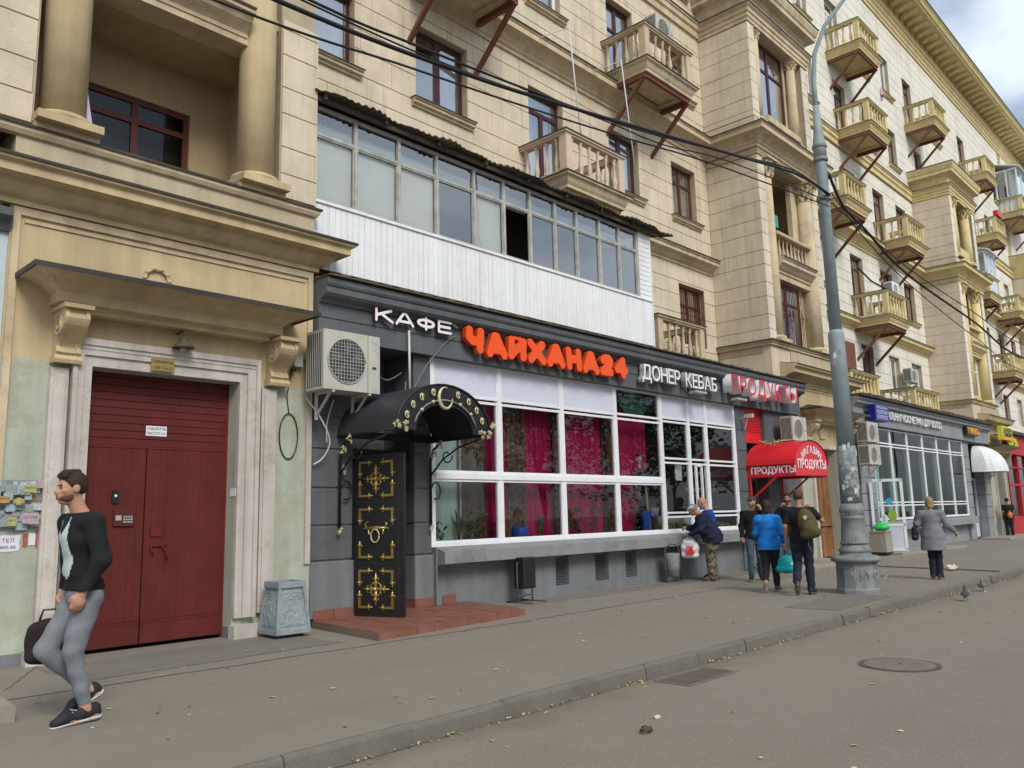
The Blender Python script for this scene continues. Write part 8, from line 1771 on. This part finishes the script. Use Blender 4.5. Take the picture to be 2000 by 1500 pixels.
# ---- 4 man in cap on the phone
J = dict(pelvis=(0,0,.95), elL=(-.30,.04,1.20), wrL=(-.16,.12,1.50), hdL=(-.115,.06,1.60), elR=(.24,-.05,1.13), wrR=(.25,.03,.90), kneeR=(.10,.16,.51), ankR=(.10,.16,.10), toeR=(.12,.33,.05), kneeL=(-.09,-.03,.49), ankL=(-.09,-.22,.13), toeL=(-.11,-.07,.035))
person('man in dark cap, black top and jeans facing the camera, hand at ear', (16.9, 8.75, 0), radians(118), J, 1.80, h=.012, top=dict(mat=blackk, hem=.88, e=.026, arm=.022, name='jacket'), bottom=dict(mat=cloth('blue_jeans', (.055,.085,.12)), e=.018), shoes=darkshoe, sole=M['oldw'], hair=dict(mat=brownhair), beard=surf('stubble', (.16,.085,.055), .8), look=dict(cap=cloth('dark_blue_cap', (.05,.06,.085))), headturn=radians(-25), grip=(.9, .4))
# ---- 5 woman in blue jacket
J = dict(pelvis=(0,.0,.93), kneeR=(.09,.10,.50), ankR=(.10,.10,.085), toeR=(.13,.27,.03), kneeL=(-.08,-.01,.50), ankL=(-.09,-.30,.22), toeL=(-.10,-.24,.05), hipL=(-.09,0,.88), hipR=(.09,0,.88), shL=(-.17,-.01,1.38), shR=(.17,-.01,1.38), elR=(.26,.02,1.12), wrR=(.27,.12,.94), hdR=(.275,.13,.85), elL=(-.23,.06,1.12), wrL=(-.14,.22,1.08))
W5 = person('woman in bright blue jacket walking away with a turquoise bag', (14.75, 7.35, 0), radians(-66), J, 1.68, h=.012, female=True, bulk=1.12, top=dict(mat=cloth('bright_blue_jacket', (.012,.19,.60)), hem=.82, e=.034, arm=.032, name='jacket', fold=.007, collar=True), bottom=dict(mat=cloth('black_trousers', (.014,.014,.018)), e=.026, flare=.022), shoes=surf('dark_trainer', (.05,.05,.055), .7), sole=surf('beige_sole', (.36,.32,.24), .8), hair=dict(mat=surf('dark_auburn_hair', (.035,.018,.014), .6, .3, 30), long=.05), grip=(.5, 1))
m = MB(); m.box(-.1,.1,-.1,.1,0,.02)
tb = thing('turquoise_bag', 'turquoise shopping bag carried by the woman in blue', 'bag', tuple(W5['hdR']+Vector((.02,-.02,-.47)))); tb.rotation_euler = (0, 0, radians(-40))
m = sdf_mesh([('c', V3(-.16,0,.07), V3(.16,0,.07), .07, .07), ('c', V3(-.15,0,.25), V3(.15,0,.25), .06, .06), ('e', V3(0,0,.16), (.2,.08,.14))], .011, .012, fold=.004); m.name = 'bag'; link('bag', m, surf('turquoise_fabric', (.005,.42,.46), .6, .08, 5), tb)
m = MB()
for y_ in (-.04, .04): m.tube([(-.08,y_,.29),(-.06,y_*.5,.41),(0,0,.46),(.06,y_*.5,.41),(.08,y_,.29)], .008, 6)
m.build('handle', surf('turquoise_handle', (.01,.36,.42), .6), tb); MB().poly([(.06+.025*cos(a*pi/5), -.088, .16+.03*sin(a*pi/5)) for a in range(10)], (0,.01,0)).build('badge', M['paper'], tb)
# ---- 6 man with backpack
J = dict(pelvis=(0,.0,.95), kneeR=(.09,.09,.51), ankR=(.10,.06,.085), toeR=(.14,.23,.03), kneeL=(-.09,.02,.50), ankL=(-.09,-.30,.24), toeL=(-.10,-.25,.06), elL=(-.25,-.03,1.13), wrL=(-.25,.06,.88), elR=(.36,.05,1.22), wrR=(.20,.12,1.44), hdR=(.11,.10,1.52))
W6 = person('man in black t-shirt carrying an olive backpack on one shoulder, walking away', (14.55, 6.62, 0), radians(-70), J, 1.84, skinm=skin2, h=.012, top=dict(mat=blackk, hem=.88, e=.024, short=True, name='t_shirt', fold=.008), bottom=dict(mat=cloth('dark_navy_jeans', (.016,.020,.034)), e=.022, flare=.03, cuff=.02, fold=.01), shoes=surf('black_boot', (.02,.02,.022), .6), sole=surf('brown_sole', (.10,.085,.07), .8), hair=dict(mat=surf('mid_brown_hair', (.09,.055,.035), .7, .3, 30)), grip=(.35, .9))
bp_ = thing('backpack', 'olive green backpack with a pale emblem on the back of the man in black', 'backpack', tuple(W6['_m'] @ Vector((.20, -.24, 1.02)))); bp_.rotation_euler = (radians(-8), radians(-14), radians(-70))
olive = surf('olive_canvas', (.085,.072,.030), .85, .2, 6, .4, 60)
m = sdf_mesh([('e', V3(0,0,.24), (.165,.12,.27)), ('c', V3(-.08,-.04,.06), V3(.08,-.04,.06), .10, .10), ('e', V3(0,-.11,.14), (.11,.06,.12))], .011, .018, fold=.004); m.name = 'pack'; link('pack', m, olive, bp_)
m = MB(); m.tube([(-.10,.10,.46),(-.14,.16,.50),(-.16,.26,.44)], .022, 7); m.tube([(.10,.10,.40),(.15,.12,.2),(.10,.1,.04)], .014, 6); m.tube([(-.06,.02,.0),(-.10,.0,-.12),(-.07,0,-.26)], .010, 5); m.tube([(-.11,-.13,.10),(0,-.175,.28),(.11,-.13,.34)], .006, 5); m.build('strap', surf('grey_webbing', (.12,.12,.11), .8), bp_)
pts = [(.05*cos(a*pi/5+pi/2)*(1 if a % 2 == 0 else .45), -.135, .33+.06*sin(a*pi/5+pi/2)*(1 if a % 2 == 0 else .45)) for a in range(10)]; MB().poly(pts, (0,.02,0)).build('emblem', surf('pale_emblem', (.62,.42,.25), .7), bp_)
# ---- 7 man at the grocery door with mask
J = dict(elR=(.30,.10,1.20), wrR=(.12,.20,1.46), hdR=(.07,.17,1.55), elL=(-.26,.08,1.15), wrL=(-.12,.25,1.22))
person('dark dressed man standing at the grocery door with a hand at his face', (19.3, 9.05, 0), radians(105), J, 1.88, skinm=skin2, h=.013, top=dict(mat=cloth('charcoal_top', (.018,.02,.022)), hem=.86, e=.028, name='jacket'), bottom=dict(mat=cloth('grey_jeans', (.08,.085,.10)), e=.02), shoes=darkshoe, hair=dict(mat=surf('black_hair', (.012,.010,.009), .6)), look=dict(mask=M['black']), grip=(.6, .8))
# ---- 8 woman in grey coat
J = dict(kneeR=(.085,.03,.49), pelvis=(0,0,.95), elR=(.30,.02,1.16), wrR=(.42,.16,1.02), hdR=(.47,.20,.95), elL=(-.28,-.03,1.18), wrL=(-.22,.12,1.20), hipL=(-.07,0,.90), hipR=(.07,0,.90), kneeL=(-.06,.02,.49), ankL=(-.06,-.01,.085), ankR=(.07,-.01,.085), toeL=(-.08,.15,.03), toeR=(.10,.15,.03))
W8 = person('woman in long grey cardigan with short blond hair walking away near the kerb', (18.75, 5.68, 0), radians(-78), J, 1.68, h=.012, female=True, bulk=1.28, top=dict(mat=cloth('grey_cardigan', (.20,.205,.235)), hem=.62, e=.035, arm=.032, name='cardigan', fold=.006, skirt=.04, collar=True), bottom=dict(mat=cloth('navy_leggings', (.014,.016,.028)), e=.016, flare=.028, cuff=.05), shoes=surf('dark_walking_shoe', (.03,.035,.05), .7), hair=dict(mat=surf('blond_hair', (.30,.20,.10), .7, .25, 40, .4, 90), long=.03), grip=(.8, .5))
hb = thing('handbag', 'black handbag under the left arm of the woman in grey', 'bag', tuple(W8['_m'] @ Vector((-.33, -.02, .80)))); hb.rotation_euler = (0, 0, radians(-78))
m = sdf_mesh([('c', V3(0,-.10,.05), V3(0,.10,.05), .06, .06), ('c', V3(0,-.09,.24), V3(0,.09,.24), .045, .045), ('e', V3(0,0,.14), (.07,.14,.13))], .012, .012); m.name = 'bag'; link('bag', m, surf('black_leather', (.012,.012,.014), .4), hb)
m = MB(); m.tube([(0,-.09,.28),(.03,-.05,.48),(.08,0,.60),(.03,.05,.48),(0,.09,.28)], .010, 6); m.build('strap', M['black'], hb)
c_ = W8['hdR']; m = MB(); m.tube([tuple(c_+Vector((0,0,-.02))), tuple(c_+Vector((.03,-.05,-.05)))], .006, 6); tag(m.build('cigarette', M['paper']), 'cigarette in the outstretched hand of the woman in grey', 'cigarette')
# ---- 9 far man
person('distant man in black t-shirt and trousers by the far shop door', (44.2, 10.0, .0), radians(-60), dict(elR=(.24,.08,1.15), wrR=(.12,.25,1.2)), 1.78, skinm=skin2, h=.018, bulk=1.15, top=dict(mat=blackk, hem=.86, e=.03, short=True, name='t_shirt'), bottom=dict(mat=cloth('black_wide_trousers', (.014,.014,.016)), e=.03, flare=.04), shoes=darkshoe, hair=dict(mat=surf('dark_hair', (.02,.016,.014), .7)))
ob_ = thing('orange_bag', 'orange bag held by the distant man by the far shop door', 'bag', (43.85, 9.85, .85)); m = sdf_mesh([('e', V3(0,0,.15), (.24,.10,.15))], .02, .02, fold=.01); m.name = 'bag'; link('bag', m, surf('orange_plastic', (.60,.12,.06), .6), ob_); MB().tube([(-.1,0,.27),(0,0,.36),(.1,0,.27)], .01, 5).build('handle', M['orp'], ob_)
# ---- 10 vendor behind the hatch
person('vendor in a pale checked shirt standing inside the kiosk behind the glass', (17.55, 11.62, .15), radians(152), dict(head=(0,.04,1.62), elL=(-.26,.06,1.14), wrL=(-.16,.28,1.08), elR=(.26,.06,1.14), wrR=(.14,.28,1.08)), 1.75, skinm=skin2, h=.014, top=dict(mat=cloth('pale_blue_shirt', (.38,.42,.50)), hem=.86, e=.022, name='shirt', collar=True), bottom=dict(mat=blackk), shoes=darkshoe, hair=dict(mat=surf('vendor_black_hair', (.012,.010,.009), .6)), headpitch=-.2)
# the helper key used while building is not wanted on the finished objects
for o in bpy.data.objects:
    if '_w' in o: del o['_w']
